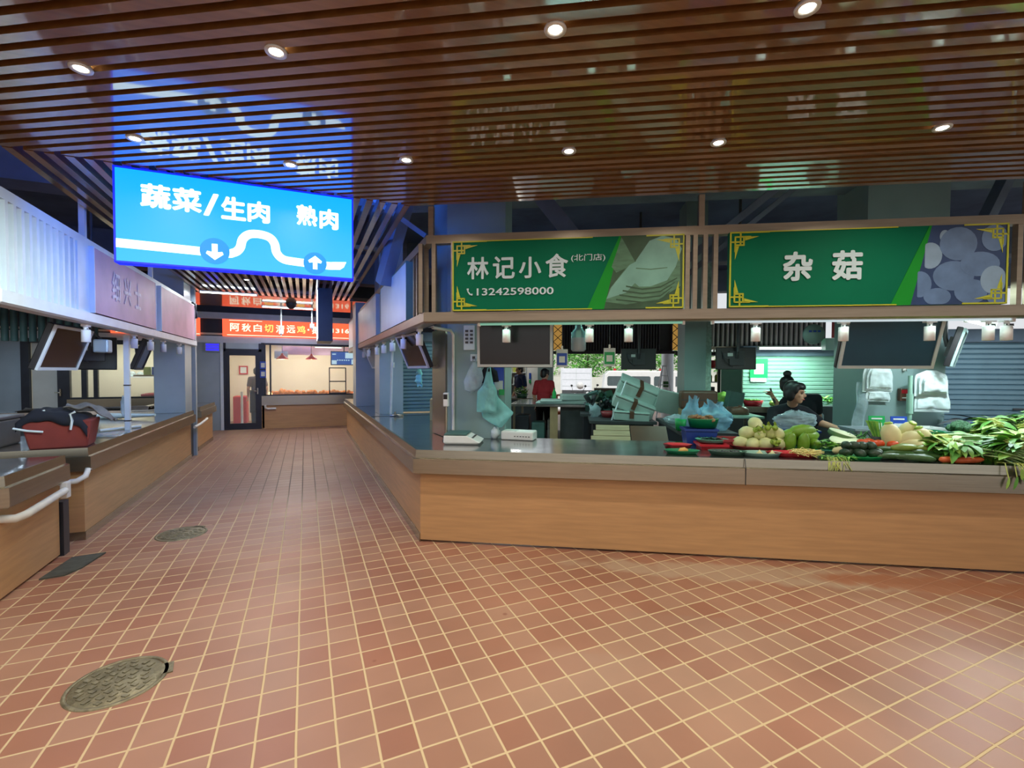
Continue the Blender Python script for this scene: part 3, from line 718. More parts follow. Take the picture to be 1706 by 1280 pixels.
for a in (3.7, 4.9): lamp('AREA', 'downlight_beam', (W(a, -.9, CZ-.03)), DLE, (1, .90, .76), shape='DISK', size=.07, spread=R(150))
downlight(-.85, 8.6, CZ-.006, 3.0, 'bright downlight in the aisle ceiling under the blue sign')

def tube_lamp(name, label, p0, p1, e, col, glowm='tube_glow', r=.014, group='fluorescent tube lamps', aim=(0, 0, -1)):
    p0 = V(p0); p1 = V(p1); c = (p0+p1)/2
    t = thing(name, label, 'tube lamp', tuple(c), 0, group)
    d = (p1-p0); L = d.length; d.normalize()
    MB().cyl(-d*L*.485, d*L*.485, r, n=12).build('tube', M[glowm], t)
    q = d.to_track_quat('X', 'Z').to_matrix()
    h = MB(); h.cbox((0, 0, r+.012), (L, .03, .02), 0, q); h.cbox(-d*L*.49+V((0, 0, .008)), (.02, .034, .05), 0, q); h.cbox(d*L*.49+V((0, 0, .008)), (.02, .034, .05), 0, q)
    h.build('batten', M['white_plastic'], t)
    lo = lamp('AREA', 'tube_beam', tuple(c-V((0, 0, r+.02))), e, col, shape='RECTANGLE', size=L*.95, size_y=.03)
    zq = -V(aim).normalized(); xq = (d-zq*d.dot(zq)).normalized(); yq = zq.cross(xq)
    lo.rotation_euler = Matrix((xq, yq, zq)).transposed().to_euler()
    return t
GW = (.80, 1, .92)
tube_lamp('tube_lamp', 'bright tube lamp above the shutter behind the two people in black', W(4.07, 3.3, 1.90), W(4.96, 3.3, 1.90), 36, (.62, 1, .86))
tl_ = tube_lamp('tube_lamp', 'bright short-looking tube lamp pointing inward beside the right track lamps', W(4.92, .75, 2.03), W(5.12, .72, 1.965), 16, (.82, .95, 1))
c_ = (W(4.92, .75, 2.03)+W(5.12, .72, 1.965))/2; MB().cyl((0, 0, .02), W(5.0, .50, 2.07)-c_, .010).build('bracket', M['grey_dark'], tl_)
tube_lamp('tube_lamp', 'thin tube lamp below the end of the aisle slats', (-1.72, 9.9, 2.94), (-.80, 9.9, 2.94), 14, (.95, .95, 1), 'tube_glow', .012)
tube_lamp('tube_lamp', 'thin tube lamp hung above the red shop sign', (-.86, 11.5, 2.93), (.18, 11.5, 2.93), 40, (1, .93, .90), 'tube_glow', .014)
tube_lamp('tube_lamp', 'green-white strip lamp under the first green sign', W(.55, .03, 1.960), W(2.31, .03, 1.960), 1.5, (.5, 1, .78), 'strip_green', .010)
tube_lamp('tube_lamp', 'white strip lamp under the second green sign', W(2.50, .03, 1.960), W(4.72, .03, 1.960), 2.0, (.72, 1, .9), 'tube_dim', .008)
lamp('AREA', 'stall_fill', W(1.6, 2.4, 2.25), 11, (.50, 1, .88), shape='RECTANGLE', size=1.2, size_y=.05, rot=(0, 0, RZ))  # stall lamps here are unseen additions without fittings, lifting the interiors
lamp('AREA', 'stall_fill', W(3.1, 1.6, 2.25), 9, (.50, 1, .85), shape='RECTANGLE', size=1.2, size_y=.05, rot=(0, 0, RZ))
lamp('AREA', 'stall_fill', W(6.0, 1.3, 2.15), 30, (.80, .95, 1), shape='RECTANGLE', size=1.2, size_y=.05, rot=(0, 0, RZ))
lamp('AREA', 'stall_fill', (2.9, 7.3, 2.25), 26, (.72, 1, .95), shape='RECTANGLE', size=1.2, size_y=.05)
lamp('AREA', 'aisle_fill', (-.45, 5.7, 2.92), 15, (.78, .93, 1), shape='RECTANGLE', size=.05, size_y=1.2)  # unseen lamps added behind the sign for the aisle's cool light
lamp('AREA', 'aisle_fill', (-.45, 7.6, 2.92), 15, (.82, .93, 1), shape='RECTANGLE', size=.05, size_y=1.2)
hl = lamp('AREA', 'hall_fill', (.2, 1.2, 2.85), 7.5, (.72, .92, 1), shape='RECTANGLE', size=1.2, size_y=.08, spread=R(32)); hl.rotation_euler = V((-2.2, 3.6, -1.05)).to_track_quat('-Z', 'Y').to_euler()  # unseen lamp added overhead, aimed to brighten the left grille
vg = lamp('AREA', 'void_blue_fill', (-.4, 4.75, 3.25), 60, (.05, .20, 1), shape='RECTANGLE', size=1.4, size_y=.2); vg.rotation_euler = (pi*.78, 0, 0)  # added blue lamp, stands in for the sign's glare in the void
lamp('AREA', 'stall_fill', (-5.4, 12.2, 2.35), 26, (.62, .80, 1), shape='RECTANGLE', size=1.2, size_y=.05)  # unseen lamp added to brighten the left interior
lamp('AREA', 'hall_fill', (-3.6, 2.2, 2.85), 26, (.80, .93, 1), shape='RECTANGLE', size=1.2, size_y=.05)  # unseen lamp added off to the left to lift the grille
lamp('AREA', 'stall_fill', W(4.7, .45, 2.25), 15, (.75, 1, .92), shape='RECTANGLE', size=1.2, size_y=.05, rot=(0, 0, RZ))  # unseen lamp added behind the fascia to light the produce
lamp('AREA', 'stall_fill', W(1.4, .6, 2.25), 6, (.5, 1, .8), shape='RECTANGLE', size=1.0, size_y=.05, rot=(0, 0, RZ))
lamp('AREA', 'stall_fill', (1.75, 5.6, 2.25), 10, (.7, 1, .95), shape='RECTANGLE', size=.05, size_y=1.2)
lamp('AREA', 'stall_fill', (-3.6, 7.6, 2.3), 22, (.66, .82, 1), shape='RECTANGLE', size=1.2, size_y=.05)  # unseen lamp added to lift the left stalls

# track spot lamps under the fascias
def track_lamp(label, loc, rz, first=[None]):
    if first[0] is None:
        t = thing('track_lamp', label, 'spot lamp', loc, rz, 'white track lamps')
        m = MB(); m.cbox((0, 0, -.012), (.075, .05, .024)); m.cyl((0, 0, -.024), (0, 0, -.05), .018); m.build('mount', M['lamp_white'], t)
        m = MB(); m.cbox((.012, -.005, -.048), (.05, .022, .022)); m.build('knuckle', M['black_plastic'], t)
        m = MB(); m.lathe([(.0, -.052), (.034, -.053), (.036, -.058), (.036, -.165), (.033, -.166), (.030, -.14), (0, -.138)], 18); m.build('lamp_body', M['lamp_white'], t)
        first[0] = t; return t
    return dup(first[0], loc, rz, label)
for s, l in ((.80, 'white track lamp in front of the left black television'), (1.525, 'white track lamp between the hanging bulb and the green hanging card'), (1.855, 'white track lamp just right of the green hanging card'),
             (2.88, 'white track lamp under the left end of the second green sign'), (3.547, 'white track lamp in front of the red wall signs'), (4.174, 'white track lamp in front of the right blue-black television'),
             (4.585, 'white track lamp lit beside the right tube lamp, left of its pair'), (4.71, 'white track lamp lit beside the right tube lamp, right of its pair')):
    track_lamp(l, W(s, .09, 1.970), RZ)
ordn = ['nearest', 'second', 'third', 'fourth', 'fifth', 'sixth', 'seventh', 'farthest']
for y, o_ in zip((4.67, 5.50, 6.26, 6.995, 7.70, 8.72, 9.5), ['nearest', 'second', 'third', 'fourth', 'fifth', 'sixth', 'farthest']):
    track_lamp(f'{o_} white track lamp along the right side of the aisle', (1.05, y, 1.970), pi/2)
for y, o_ in zip((5.575, 6.91, 7.555, 8.16, 9.08), ordn): track_lamp(f'{o_} white track lamp along the left side of the aisle', (-1.86, y, 1.970), pi/2)

# rails behind the fascias that carry televisions and cards
def rail(label, p0, p1, arms):
    p0 = V(p0); p1 = V(p1); t = thing('mounting_rail', label, 'rail', tuple(p0), 0); MB().cyl((0, 0, 0), p1-p0, .018, n=8).build('rail', M['grey_dark'], t)
    for a, b in arms: MB().cyl(V(a)-p0, V(b)-p0, .012, n=8).build('arm', M['grey_dark'], t)
rail('thin dark rail just behind the fascia of the green signs', W(.25, .50, 2.07), W(5.3, .50, 2.07), [(W(.4, .50, 2.07), W(.4, .07, 2.03)), (W(2.6, .50, 2.07), W(2.6, .07, 2.03)), (W(4.9, .50, 2.07), W(4.9, .07, 2.03))])
rail('thin dark rail behind the right aisle fascia', (1.30, 5.0, 2.07), (1.30, 9.6, 2.07), [((1.30, 5.2, 2.07), (1.06, 5.2, 2.03)), ((1.30, 9.4, 2.07), (1.06, 9.4, 2.03))])
rail('thin dark rail behind the left aisle fascia', (-2.17, 4.8, 2.07), (-2.17, 9.2, 2.07), [((-2.17, 5.0, 2.07), (-1.88, 5.0, 2.03)), ((-2.17, 9.1, 2.07), (-1.88, 9.1, 2.03))])
# ---------------------------------------------------------------- televisions
def tv(label, loc, rz, tilt, wd=.72, ht=.42, screen='screen_black', back=False, pole=.3, bez='bezel_silver'):
    t = thing('television', label, 'television', loc, rz, 'stall televisions', rot=(tilt, 0, rz))
    a, b = wd/2, ht/2; f = .025
    m = MB(); m.box(-a, a, -.02, 0, b-f, b); m.box(-a, a, -.02, 0, -b, -b+f); m.box(-a, -a+f, -.02, 0, -b+f, b-f); m.box(a-f, a, -.02, 0, -b+f, b-f)
    m.build('bezel', M[bez], t)
    MB().box(-a+f, a-f, -.010, 0, -b+f, b-f).build('screen', M[screen], t)
    m = MB(); m.box(-a-.006, a+.006, 0, .05, -b-.006, b+.006); m.build('back_housing', M['black_plastic'], t, bevel=.008)
    m = MB(); m.cbox((0, .065, 0), (.2, .03, .2)); m.cyl((0, .08, 0), (0, .12, .08), .02); q = Matrix.Rotation(-tilt, 3, 'X')
    p0 = V((0, .12, .08)); p1 = p0+q @ V((0, 0, pole)); m.cyl(p0, p1, .02)
    if back:
        m.cbox((.12, .062, .03), (.12, .03, .08)); m.tube([(.2, .06, .1), (.15, .09, -.05), (.05, .07, -.12)], .006, 6)
    arm_ = m.build('mount_arm', M['grey_dark'], t)
    if back: MB().cbox((.09, .083, .05), (.07, .006, .045)).build('label_plate', M['card_paper'], arm_)
    return t
tv('black television with silver bezel hanging below the first green sign', W(.835, .40, 1.80), RZ, .06)
tv('blue-black television with silver bezel tilted down below the second green sign', W(4.05, .36, 1.80), RZ-.03, .32, .74, .44, 'screen_blue_reflect')
tv('television seen from behind, hanging in front of the parked van', W(2.45, 4.0, 1.76), RZ+pi, .05, .55, .34, 'screen_black', True, 2.3, 'black_plastic')
tv('television seen from behind with loose wires, left of the green poster', W(3.66, 3.0, 1.74), RZ+pi, .08, .52, .30, 'screen_black', True, 2.33, 'black_plastic')
tv('dark television seen nearly edge on beside the right tube lamp', W(5.22, 1.25, 1.80), .36, .25, .5, .38, 'screen_black', False, .25, 'grey_panel')
tv('tilted television under the aisle fascia, nearer to the steel corner column', (1.15, 5.50, 1.78), -pi/2+.12, .40)
tv('tilted television under the aisle fascia, farther along with a pale glare', (1.17, 8.75, 1.79), -pi/2+.25, .42, screen='blue_grey_panel')  # glare painted as a pale screen colour
tv('tilted television with silver bezel under the left fascia, nearest one', (-2.06, 5.72, 1.745), pi/2-.02, .34, .74, .42)
tv('dark television seen from behind on the left, above the glazed room', (-2.42, 7.5, 1.75), pi+.2, .1, .42, .40, 'screen_black', True, 2.3, 'black_plastic')
tv('maroon-dark television on the left behind the white pole', (-2.02, 7.9, 1.75), pi/2+.1, .36, .55, .42, 'screen_black', False, 2.3, 'black_plastic')
tv('dark television cut off by the left edge of the picture', (-3.05, 5.9, 1.72), 1.2, .15, .62, .38, 'screen_black', False, .3, 'black_plastic')
o = MB().cbox((0, 0, 0), (.13, .13, .14)).build('junction_box', M['blue_grey_panel'], None, loc=(-1.98, 6.35, 1.80), bevel=.015); MB().cyl((0, 0, .06), (-.20, 0, .285), .01).build('arm', M['grey_dark'], o); tag(o, 'pale box hanging beside the nearest left television', 'box')

# ================================================================ FAR SHOP ROW (y = 14)
YF = 14.0
w_ = MB(); w_.box(-2.7, -1.95, YF, YF+.12, 0, 2.27); w_.build('wall_back', M['blue_grey_panel'])['kind'] = 'structure'
w_ = MB(); w_.box(-10, 4.6, YF-.02, YF+.3, 2.25, 2.42); w_.box(-10, 4.6, YF-.05, YF+.3, 2.86, 3.02); w_.box(-1.99, -1.92, YF-.04, YF+.1, 0, 2.25)
w_.build('trim_3', M['white_metal'])['kind'] = 'structure'
w_ = MB(); w_.box(-10, 4.6, YF+.02, YF+.3, 2.42, 2.86); w_.box(-10, 4.6, YF, YF+.3, 3.02, 4.15); w_.build('wall_back_upper', M['dark_paint'])['kind'] = 'structure'
w_ = MB(); w_.box(-10, 4.6, 16.3, 16.45, -.1, 4.15); w_.box(4.5, 4.6, YF, 16.3, 0, 3); w_.box(-10, 4.6, YF, 16.3, 2.45, 2.5); w_.box(-2.7, -2.6, YF+.1, 16.3, 0, 2.5)
w_.build('wall_shop_rear', M['cream_wall'])['kind'] = 'structure'
# red sign
def red_sign(label, x0, x1, items):
    t = thing('shop_sign', label, 'sign', (x0, YF-.06, 2.42), 0, 'red lit shop signs')
    MB().box(0, x1-x0, 0, .07, 0, .44).build('panel', M['red_led'], t)
    b = MB(); b.box(.1, x1-x0, -.003, 0, .028, .045); b.box(.15, .9, -.003, 0, .405, .418); b.build('white_line', M['red_led_text'], t)
    for txt, x, w2, h2, mm_ in items: text_mb(txt, w2, h2, 0, fat=.022).build('lettering', M[mm_], t, loc=(x, -.006, .215-h2/2+.02))
    return t
red_sign('glowing red shop sign with white and yellow characters', -1.93, 1.75,
    [('阿', .17, .21, .21, 'red_led_text'), ('秋', .43, .21, .21, 'red_led_text'), ('白', .70, .19, .20, 'red_led_text'), ('切', .95, .21, .21, 'yellow_led_text'), ('清', 1.22, .21, .21, 'red_led_text'), ('远', 1.48, .21, .21, 'red_led_text'), ('鸡', 1.73, .21, .21, 'yellow_led_text'),
     ('·', 1.99, .05, .05, 'red_led_text'), ('鹅', 2.10, .22, .21, 'red_led_text'), ('肉', 2.36, .20, .21, 'red_led_text'), ('13161820', 2.62, .95, .12, 'red_led_text')])
red_sign('sliver of another glowing red sign at the left end of the aisle', -4.2, -2.42, [('火', 1.45, .22, .21, 'red_led_text')])
# door with glass leaf
t = thing('door_1', None, None, (-1.92, YF, 0)); t['kind'] = 'structure'
m = MB(); m.box(0, .05, -.05, .05, 0, 2.25); m.box(.80, .92, -.05, .05, 0, 2.25); m.box(0, .92, -.05, .05, 2.03, 2.10); m.box(.05, .80, -.05, .05, 0, .04); m.build('door_frame', M['dark_paint'], t)
m = MB(); m.box(.05, .13, -.03, .02, .04, 2.03); m.box(.72, .80, -.03, .02, .04, 2.03); m.box(.13, .72, -.03, .02, 1.93, 2.03); m.box(.13, .72, -.03, .02, .04, .16); lf_ = m.build('door_leaf', M['dark_paint'], t)
MB().box(.13, .72, -.008, -.002, .16, 1.93).build('glass_pane', M['pane'], lf_)
m = MB(); m.cbox((.77, -.05, 1.0), (.03, .03, .16)); m.cyl((.77, -.07, 1.0), (.68, -.07, 1.0), .012); m.build('handle', M['steel'], lf_)
MB().box(.05, .80, .0, .01, 2.10, 2.25).build('transom_panel', M['pale_board'], t)
# window and counter of the roast shop
t = thing('window_1', None, None, (-1.0, YF, .9)); t['kind'] = 'structure'
m = MB(); m.box(0, .04, -.03, .03, -.03, 1.35); m.box(.13, .17, -.03, .03, 0, 1.35); m.box(2.36, 2.42, -.03, .03, -.03, 1.35); m.box(0, 2.42, -.03, .03, -.03, .0); m.box(0, 2.42, -.03, .03, 1.32, 1.37); m.build('window_frame', M['dark_paint'], t)
MB().box(.04, 2.36, -.004, 0, 0, 1.32).build('glass_pane', M['pane'], t)
m = MB(); m.box(1.60, 1.625, -.05, 0, 0, .72); m.box(2.03, 2.055, -.05, 0, 0, .72); m.box(1.60, 2.05, -.05, 0, .33, .36); m.box(1.60, 2.05, -.05, 0, .71, .735); m.box(1.60, 2.05, -.05, 0, 0, .03); m.build('serving_hatch', M['dark_paint'], t)
o = MB().box(-1.05, -1.0, YF-.06, YF+.1, .02, 2.25); o.box(-1.06, -.97, YF-.08, YF, 2.2, 2.27); o = o.build('trim_4', M['dark_paint']); struct(o)
t = thing('shop_counter', 'tan based counter with a steel edge below the roast shop window', 'counter', (-1.06, YF, 0))
MB().box(0, 3.6, -.10, .1, .62, .87).build('steel_edge', M['steel'], t); MB().box(0, 3.6, -.06, .1, 0, .62).build('base_panel', M['wood_panel'], t)
MB().box(0, 3.6, .1, .75, .80, .86).build('worktop', M['steel'], t)
# pendants
def pendant(x, label):
    t = thing('pendant_lamp', label, 'pendant lamp', (x, 14.35, 1.86), 0, 'red pendant lamps')
    MB().lathe([(.02, .16), (.03, .13), (.05, .10), (.15, .02), (.155, 0), (.145, .0), (.045, .085), (0, .1)], 20).build('lamp_shade', M['pend_red'], t)
    MB().cyl((0, 0, .16), (0, 0, .55), .006).build('cord', M['grey_dark'], t)
    MB().ell((0, 0, .03), .035, 10, 8).build('bulb', M['warm_glow'], t)
    lamp('POINT', 'pendant_bulb', (x, 14.35, 1.82), 5, (1, .72, .42), shadow_soft_size=.04)
pendant(-.58, 'red pendant lamp over the roast food, left of the two'); pendant(.16, 'red pendant lamp over the roast food, right of the two')
lamp('AREA', 'shop_light', (.2, 15.2, 2.4), 50, (1, .95, .80), shape='RECTANGLE', size=2.2, size_y=.6)
lamp('AREA', 'shop_light', (-1.7, 15.0, 2.4), 16, (1, .92, .82), shape='RECTANGLE', size=.8, size_y=.6)
lamp('AREA', 'shop_light', (.2, 14.25, 1.35), 3, (1, .6, .3), shape='RECTANGLE', size=2.0, size_y=.1)
lamp('AREA', 'shop_light', (-4.3, 15.2, 2.4), 50, (.95, 1, .90), shape='RECTANGLE', size=3.0, size_y=.6)
lamp('AREA', 'shop_light', (3.2, 15.2, 2.4), 16, (1, .9, .7), shape='RECTANGLE', size=2, size_y=.6)
# roast food heap
rnd = random.Random(3); first = None
for i in range(22):
    x = -.82+i*.098+rnd.uniform(-.03, .03); big = 1.35 if i < 5 else 1.0; lab = 'roast poultry piece in the lit heap behind the shop window'
    if first is None:
        first = MB().ell((0, 0, .04), (.09, .08, .085), 10, 7, jit=.6).build('roast_poultry', M['roast'], None, (x, 14.22, .862)); tag(first, lab, 'food', 'roast poultry in the window')
    else: dup(first, (x, 14.16+rnd.uniform(0, .16), .862), rot=(0, 0, rnd.uniform(0, 6)), scale=(big*rnd.uniform(.7, 1.1), rnd.uniform(.7, 1.1), big*rnd.uniform(.7, 1.2)))
for x, l in ((-.87, 'small warm glowing tray lamp at the left end of the roast heap'), (1.30, 'small warm glowing tray lamp at the right end of the roast heap')):
    o = MB().ell((0, 0, .05), (.05, .04, .06), 10, 7).build('tray_lamp', M['warm_glow'], None, (x, 14.12, .862)); tag(o, l, 'lamp')
# menu screen, blue zapper, stickers, vent, tube
t = thing('menu_screen', 'lit blue menu screen at the right end of the roast shop window', 'screen', (1.02, 14.22, 1.90)); t.rotation_euler = (.1, 0, 0)
MB().box(-.36, .36, 0, .04, -.2, .2).build('housing', M['black_plastic'], t)
MB().box(-.34, .34, -.004, 0, -.18, .18).build('screen', M['menu_blue'], t)
m = MB()
for i in range(6): m.box(-.19+i*.06, -.155+i*.06, -.008, -.004, -.07, -.04)
m.box(.03, .33, -.008, -.004, .0, .16); m.box(-.33, -.20, -.008, -.004, -.17, -.06); m.box(-.32, -.22, -.008, -.004, .10, .13); m.box(.2, .33, -.008, -.004, -.17, -.03); m.build('menu_blocks', M['menu_white'], t)
MB().cyl((0, .02, .2), (0, .02, .42), .015).build('mount_arm', M['grey_dark'], t)
t = thing('insect_trap', 'blue glowing insect trap on the grey wall left of the glass door', 'trap', (-2.15, YF-.06, 2.13))
m = MB(); m.box(-.17, .17, -.02, .05, .09, .115); m.box(-.17, .17, -.02, .05, -.115, -.09); m.box(-.17, -.145, -.02, .05, -.09, .09); m.box(.145, .17, -.02, .05, -.09, .09); m.build('frame', M['blue_grey_panel'], t)
MB().box(-.145, .145, 0, .05, -.09, .09).build('lamp_panel', M['zapper'], t)
m = MB()
for z in (-.03, .03): m.box(-.145, .145, -.01, 0, z-.006, z+.006)
m.build('grille', M['blue_grey_panel'], t)
for z, l in ((1.68, 'small blue and white notice on the dark door post, upper one'), (1.45, 'small blue and white notice on the dark door post, lower one')):
    t = thing('notice_card', l, 'card', (-1.02, YF-.10, z)); MB().box(-.07, .07, 0, .004, -.10, .10).build('card', M['card_blue'], t); MB().box(-.045, .045, -.004, 0, -.06, .06).build('white_square', M['card_paper'], t)
t = thing('door_notice', 'small red framed notice on the wall behind the glass door', 'notice', (-1.72, 16.28, 1.55)); MB().box(-.12, .12, -.01, 0, -.13, .13).build('frame', M['poster_red'], t); MB().box(-.08, .08, -.014, -.01, -.09, .09).build('paper', M['card_paper'], t)
o = MB().box(-.78, -.45, 14.5, 14.7, 1.85, 2.08).build('vent_box', M['pale_board']); tag(o, 'small pale vent box inside the roast shop, upper left', 'vent')
tube_lamp('tube_lamp', 'tube lamp inside the roast shop near its ceiling', (.25, 14.7, 2.22), (1.0, 14.7, 2.22), 4, (.8, 1, .9), 'cool_glow', .014)
o = MB().box(-.6, 1.4, 15.0, 15.03, 2.0, 2.25); o = o.build('menu_banner', M['faded_pink']); tag(o, 'pale printed banner across the top of the roast shop', 'banner')
t = thing('mop_stand', 'white mop stand behind the glass door', 'stand', (-1.62, 14.9, 0)); MB().cyl((0, 0, 0), (0, 0, .95), .03).build('pole', M['white_plastic'], t); MB().lathe([(0, 0), (.2, 0), (.2, .03), (.05, .06), (0, .06)], 16).build('base', M['white_plastic'], t)
o = MB().box(-1.9, -1.55, 15.4, 15.9, 0, .8).build('storage_bin', M['poster_red'], bevel=.03); tag(o, 'reddish bin behind the glass door at the left', 'bin')
for x, y, z, l in ((-.5, 12.0, 2.35, 'left'), (.15, 11.8, 2.5, 'right')):
    o = MB().cyl((0, 0, 0), (0, 0, 3.0-z), .018).cbox((0, 0, .08), (.09, .06, .1)).build('hanging_conduit', M['blue_grey_panel'], None, (x, y, z)); tag(o, f'thin conduit hanging in front of the red sign, {l} one', 'conduit')
t = thing('dome_camera', 'dark dome camera under the slatted ceiling near the far shop', 'camera', (-.27, 11.2, 2.99)); MB().ell((0, 0, 0), (.11, .11, .12), 14, 8).build('dome', M['dark_paint'], t)
o = MB(); o.tube([(-2.05, 9.9, 2.6), (-1.85, 9.8, 2.75), (-1.75, 9.75, 2.7), (-1.74, 9.75, 2.45)], .02, 8); o.cbox((-1.9, 9.9, 2.55), (.14, .12, .3)); o = o.build('wall_bracket', M['dark_paint']); tag(o, 'dark bracket lamp on the left column top', 'bracket')

# left glazed room at y = 14
w_ = MB(); w_.box(-9, -5.79, YF, YF+.1, 0, 2.25); w_.build('wall_left_back', M['blue_grey_panel'])['kind'] = 'structure'
w_ = MB(); w_.box(-5.65, -5.18, YF+.04, YF+.1, 0, 2.25); w_.build('wall_left_panel', M['plaster'])['kind'] = 'structure'
t = thing('window_2', None, None, (-5.0, YF, .9)); t['kind'] = 'structure'
m = MB(); m.box(-.8, -.66, -.06, .04, -.9, 1.35); m.box(-.18, .04, -.06, .04, -.9, 1.35); m.box(.24, .34, -.04, .04, 0, 1.35); m.box(.46, .54, -.04, .04, 0, 1.35); m.box(1.70, 1.80, -.06, .04, -.9, 1.35); m.box(0, 1.75, -.04, .04, -.05, 0); m.box(-.8, 1.75, -.04, .04, 1.25, 1.35); m.build('window_frame', M['dark_paint'], t)
MB().box(.04, 1.70, -.006, 0, 0, 1.25).build('glass_pane', M['pane'], t)
m = MB(); m.cbox((-.12, -.08, .12), (.03, .03, .16)); m.cyl((-.12, -.1, .12), (-.22, -.1, .12), .012); m.build('handle', M['steel'], t)
t = thing('shop_counter', 'steel and tan counter ledge below the left glazed room', 'counter', (-5.0, YF, 0)); MB().box(0, 2.4, -.12, .02, .62, .86).build('steel_edge', M['steel'], t); MB().box(0, 2.4, -.08, .02, 0, .62).build('base_panel', M['wood_panel'], t); MB().box(.0, 1.7, .05, .7, .8, .86).build('worktop', M['steel'], t)
w_ = MB(); w_.box(-2.7, -2.6, YF-.1, YF+.1, 0, 2.25); w_.build('trim_5', M['white_metal'])['kind'] = 'structure'
m = MB(); m.box(-3.4, -2.62, YF+.02, YF+.08, .9, 2.25); m.build('wall_left_pier', M['grey_panel'])['kind'] = 'structure'
o = MB().box(-4.4, -3.4, 15.6, 15.9, 1.33, 1.37); tag(o.build('wall_shelf', M['white_plastic']), 'white shelf inside the left glazed room', 'shelf')
first = None
for i in range(5):
    l = 'clear wrapped pack on the white shelf in the left glazed room'
    if first is None: first = MB().ell((0, 0, .06), (.11, .07, .07), 10, 6, jit=.4).build('wrapped_pack', M['clear_bag'], None, (-4.3, 15.7, 1.37)); tag(first, l, 'pack', 'packs on the white shelf')
    else: dup(first, (-4.3+i*.2, 15.7, 1.37), rot=(0, 0, i*1.3))
for x, c_, l in ((-3.75, 'yellow', 'bright yellow box high in the left glazed room'), (-3.58, 'blue', 'small blue box high in the left glazed room')):
    o = MB().box(0, .14, 0, .1, 0, .2).build('carton', M['chive_yellow' if c_ == 'yellow' else 'card_blue'], None, (x, 14.6, 1.42)); tag(o, l, 'box')
o = MB().box(-3.95, -3.35, 14.55, 14.8, 1.38, 1.42); tag(o.build('wall_shelf', M['card_brown']), 'brown shelf near the right end of the left glazed room', 'shelf')
o = MB().ell((0, 0, .05), (.2, .1, .06), 12, 6, jit=.3).build('meat_tray', M['tray_red'], None, (-3.55, 14.3, .865)); tag(o, 'red heaped tray on the ledge of the left glazed room', 'tray')
# ribbed sheet behind the left fascia
m = MB()
for i in range(30): x = -5.8+i*.1; m.tube([(x, 9.0, 1.95), (x, 9.0, 2.7)], .045, 6)
tag(m.build('ribbed_sheet', M['box_teal']), 'dark ribbed sheet hanging behind the left fascia', 'panel')
# things on the left counters
t = thing('orange_crate', 'orange-red crate on the near end of the long left counter, cloth over it', 'crate', (-2.06, 5.62, .838), .12)
m = MB(); m.add([(-.19, -.13, 0), (.20, -.13, 0), (.20, .16, 0), (-.19, .16, 0), (-.235, -.16, .25), (.235, -.16, .25), (.235, .2, .25), (-.235, .2, .25)], [(3, 2, 1, 0), (0, 1, 5, 4), (1, 2, 6, 5), (2, 3, 7, 6), (3, 0, 4, 7), (4, 5, 6, 7)]); m.build('body', M['cloth_orange'], t, bevel=.012)
def cl(u, v):
    x = -.26+.47*u; y = -.19+.42*v
    e = max(0, .22-u)*.5+max(0, u-.9)*.9
    z = .30+.05*sin(3*u+1)-.75*max(0, .12-v)-e*.8+.012*sin(17*u)*cos(13*v)
    if v < .12: y = -.175
    return (x, y, z)
o = MB().grid(cl, 26, 20).build('dark_cloth', M['cloth_black'], None, (-2.06, 5.62, .838), (0, 0, .12), solid=.006); tag(o, 'dark navy jacket thrown over the orange crate', 'cloth')
for pts_ in ([(-.27, -.185, .20), (-.18, -.195, .175), (-.08, -.195, .16)], [(.135, -.2, .33), (.10, -.20, .31), (.115, -.20, .25), (.10, -.2, .17)], [(-.25, -.15, .24), (-.16, -.14, .31), (-.08, -.13, .345)]):
    MB().tube(pts_, .010, 6).build('white_piping', M['card_paper'], o)
def cl2(u, v): return (-.02+.34*u, .0+.26*v, .36-.18*max(0, u-.55)**1.2*2-.02*sin(9*v)+.014*sin(14*u+5*v))
o = MB().grid(cl2, 20, 14).build('grey_rag', M['cloth_canvas'], None, (-2.04, 5.64, .838), (0, 0, .1), solid=.008); tag(o, 'crumpled grey canvas rag heaped behind the navy jacket', 'cloth')
t = thing('white_pole', 'tall white pole with black straps on the long left counter', 'pole', (-1.93, 6.9, .838))
MB().box(-.025, .025, -.025, .025, 0, 1.12).build('shaft', M['white_metal'], t)
m = MB()
for z in (.10, .52): m.box(-.03, .03, -.03, .03, z, z+.014)
m.build('strap', M['black_plastic'], t); m = MB(); m.ell((-.04, 0, .28), (.03, .03, .12), 8, 8, jit=.6); m.build('plastic_wrap', M['clear_bag'], t)
o = MB().cyl((-2.72, 8.55, .875), (-1.98, 8.2, .90), .05, .02, 14).build('rolled_parasol', M['white_bag']); tag(o, 'white rolled parasol lying across the left counter behind the pole', 'parasol')
o = MB().cyl((-2.15, 6.75, .855), (-1.86, 7.1, .855), .016, n=10).build('white_rod', M['pipe_white']); tag(o, 'thin white rod lying on the left counter in front of the parasol', 'rod')
o = MB().grid(lambda u, v: (-2.15+.33*u, 6.15+.45*v, .846+.012*sin(9*u+4*v)*sin(7*v)), 10, 10).build('plastic_sheet', M['clear_bag'], solid=.004); tag(o, 'crumpled clear plastic sheet on the left counter beside the crate', 'sheet')
t = thing('dark_bin', 'dark bin cut off by the left edge on the left counter', 'bin', (-2.72, 5.85, .838)); m = MB(); m.box(-.3, .2, -.2, .2, 0, .25); m.build('body', M['grey_dark'], t, bevel=.02); MB().box(-.32, .22, -.22, .22, .25, .28).build('lid', M['dark_paint'], t, bevel=.01)
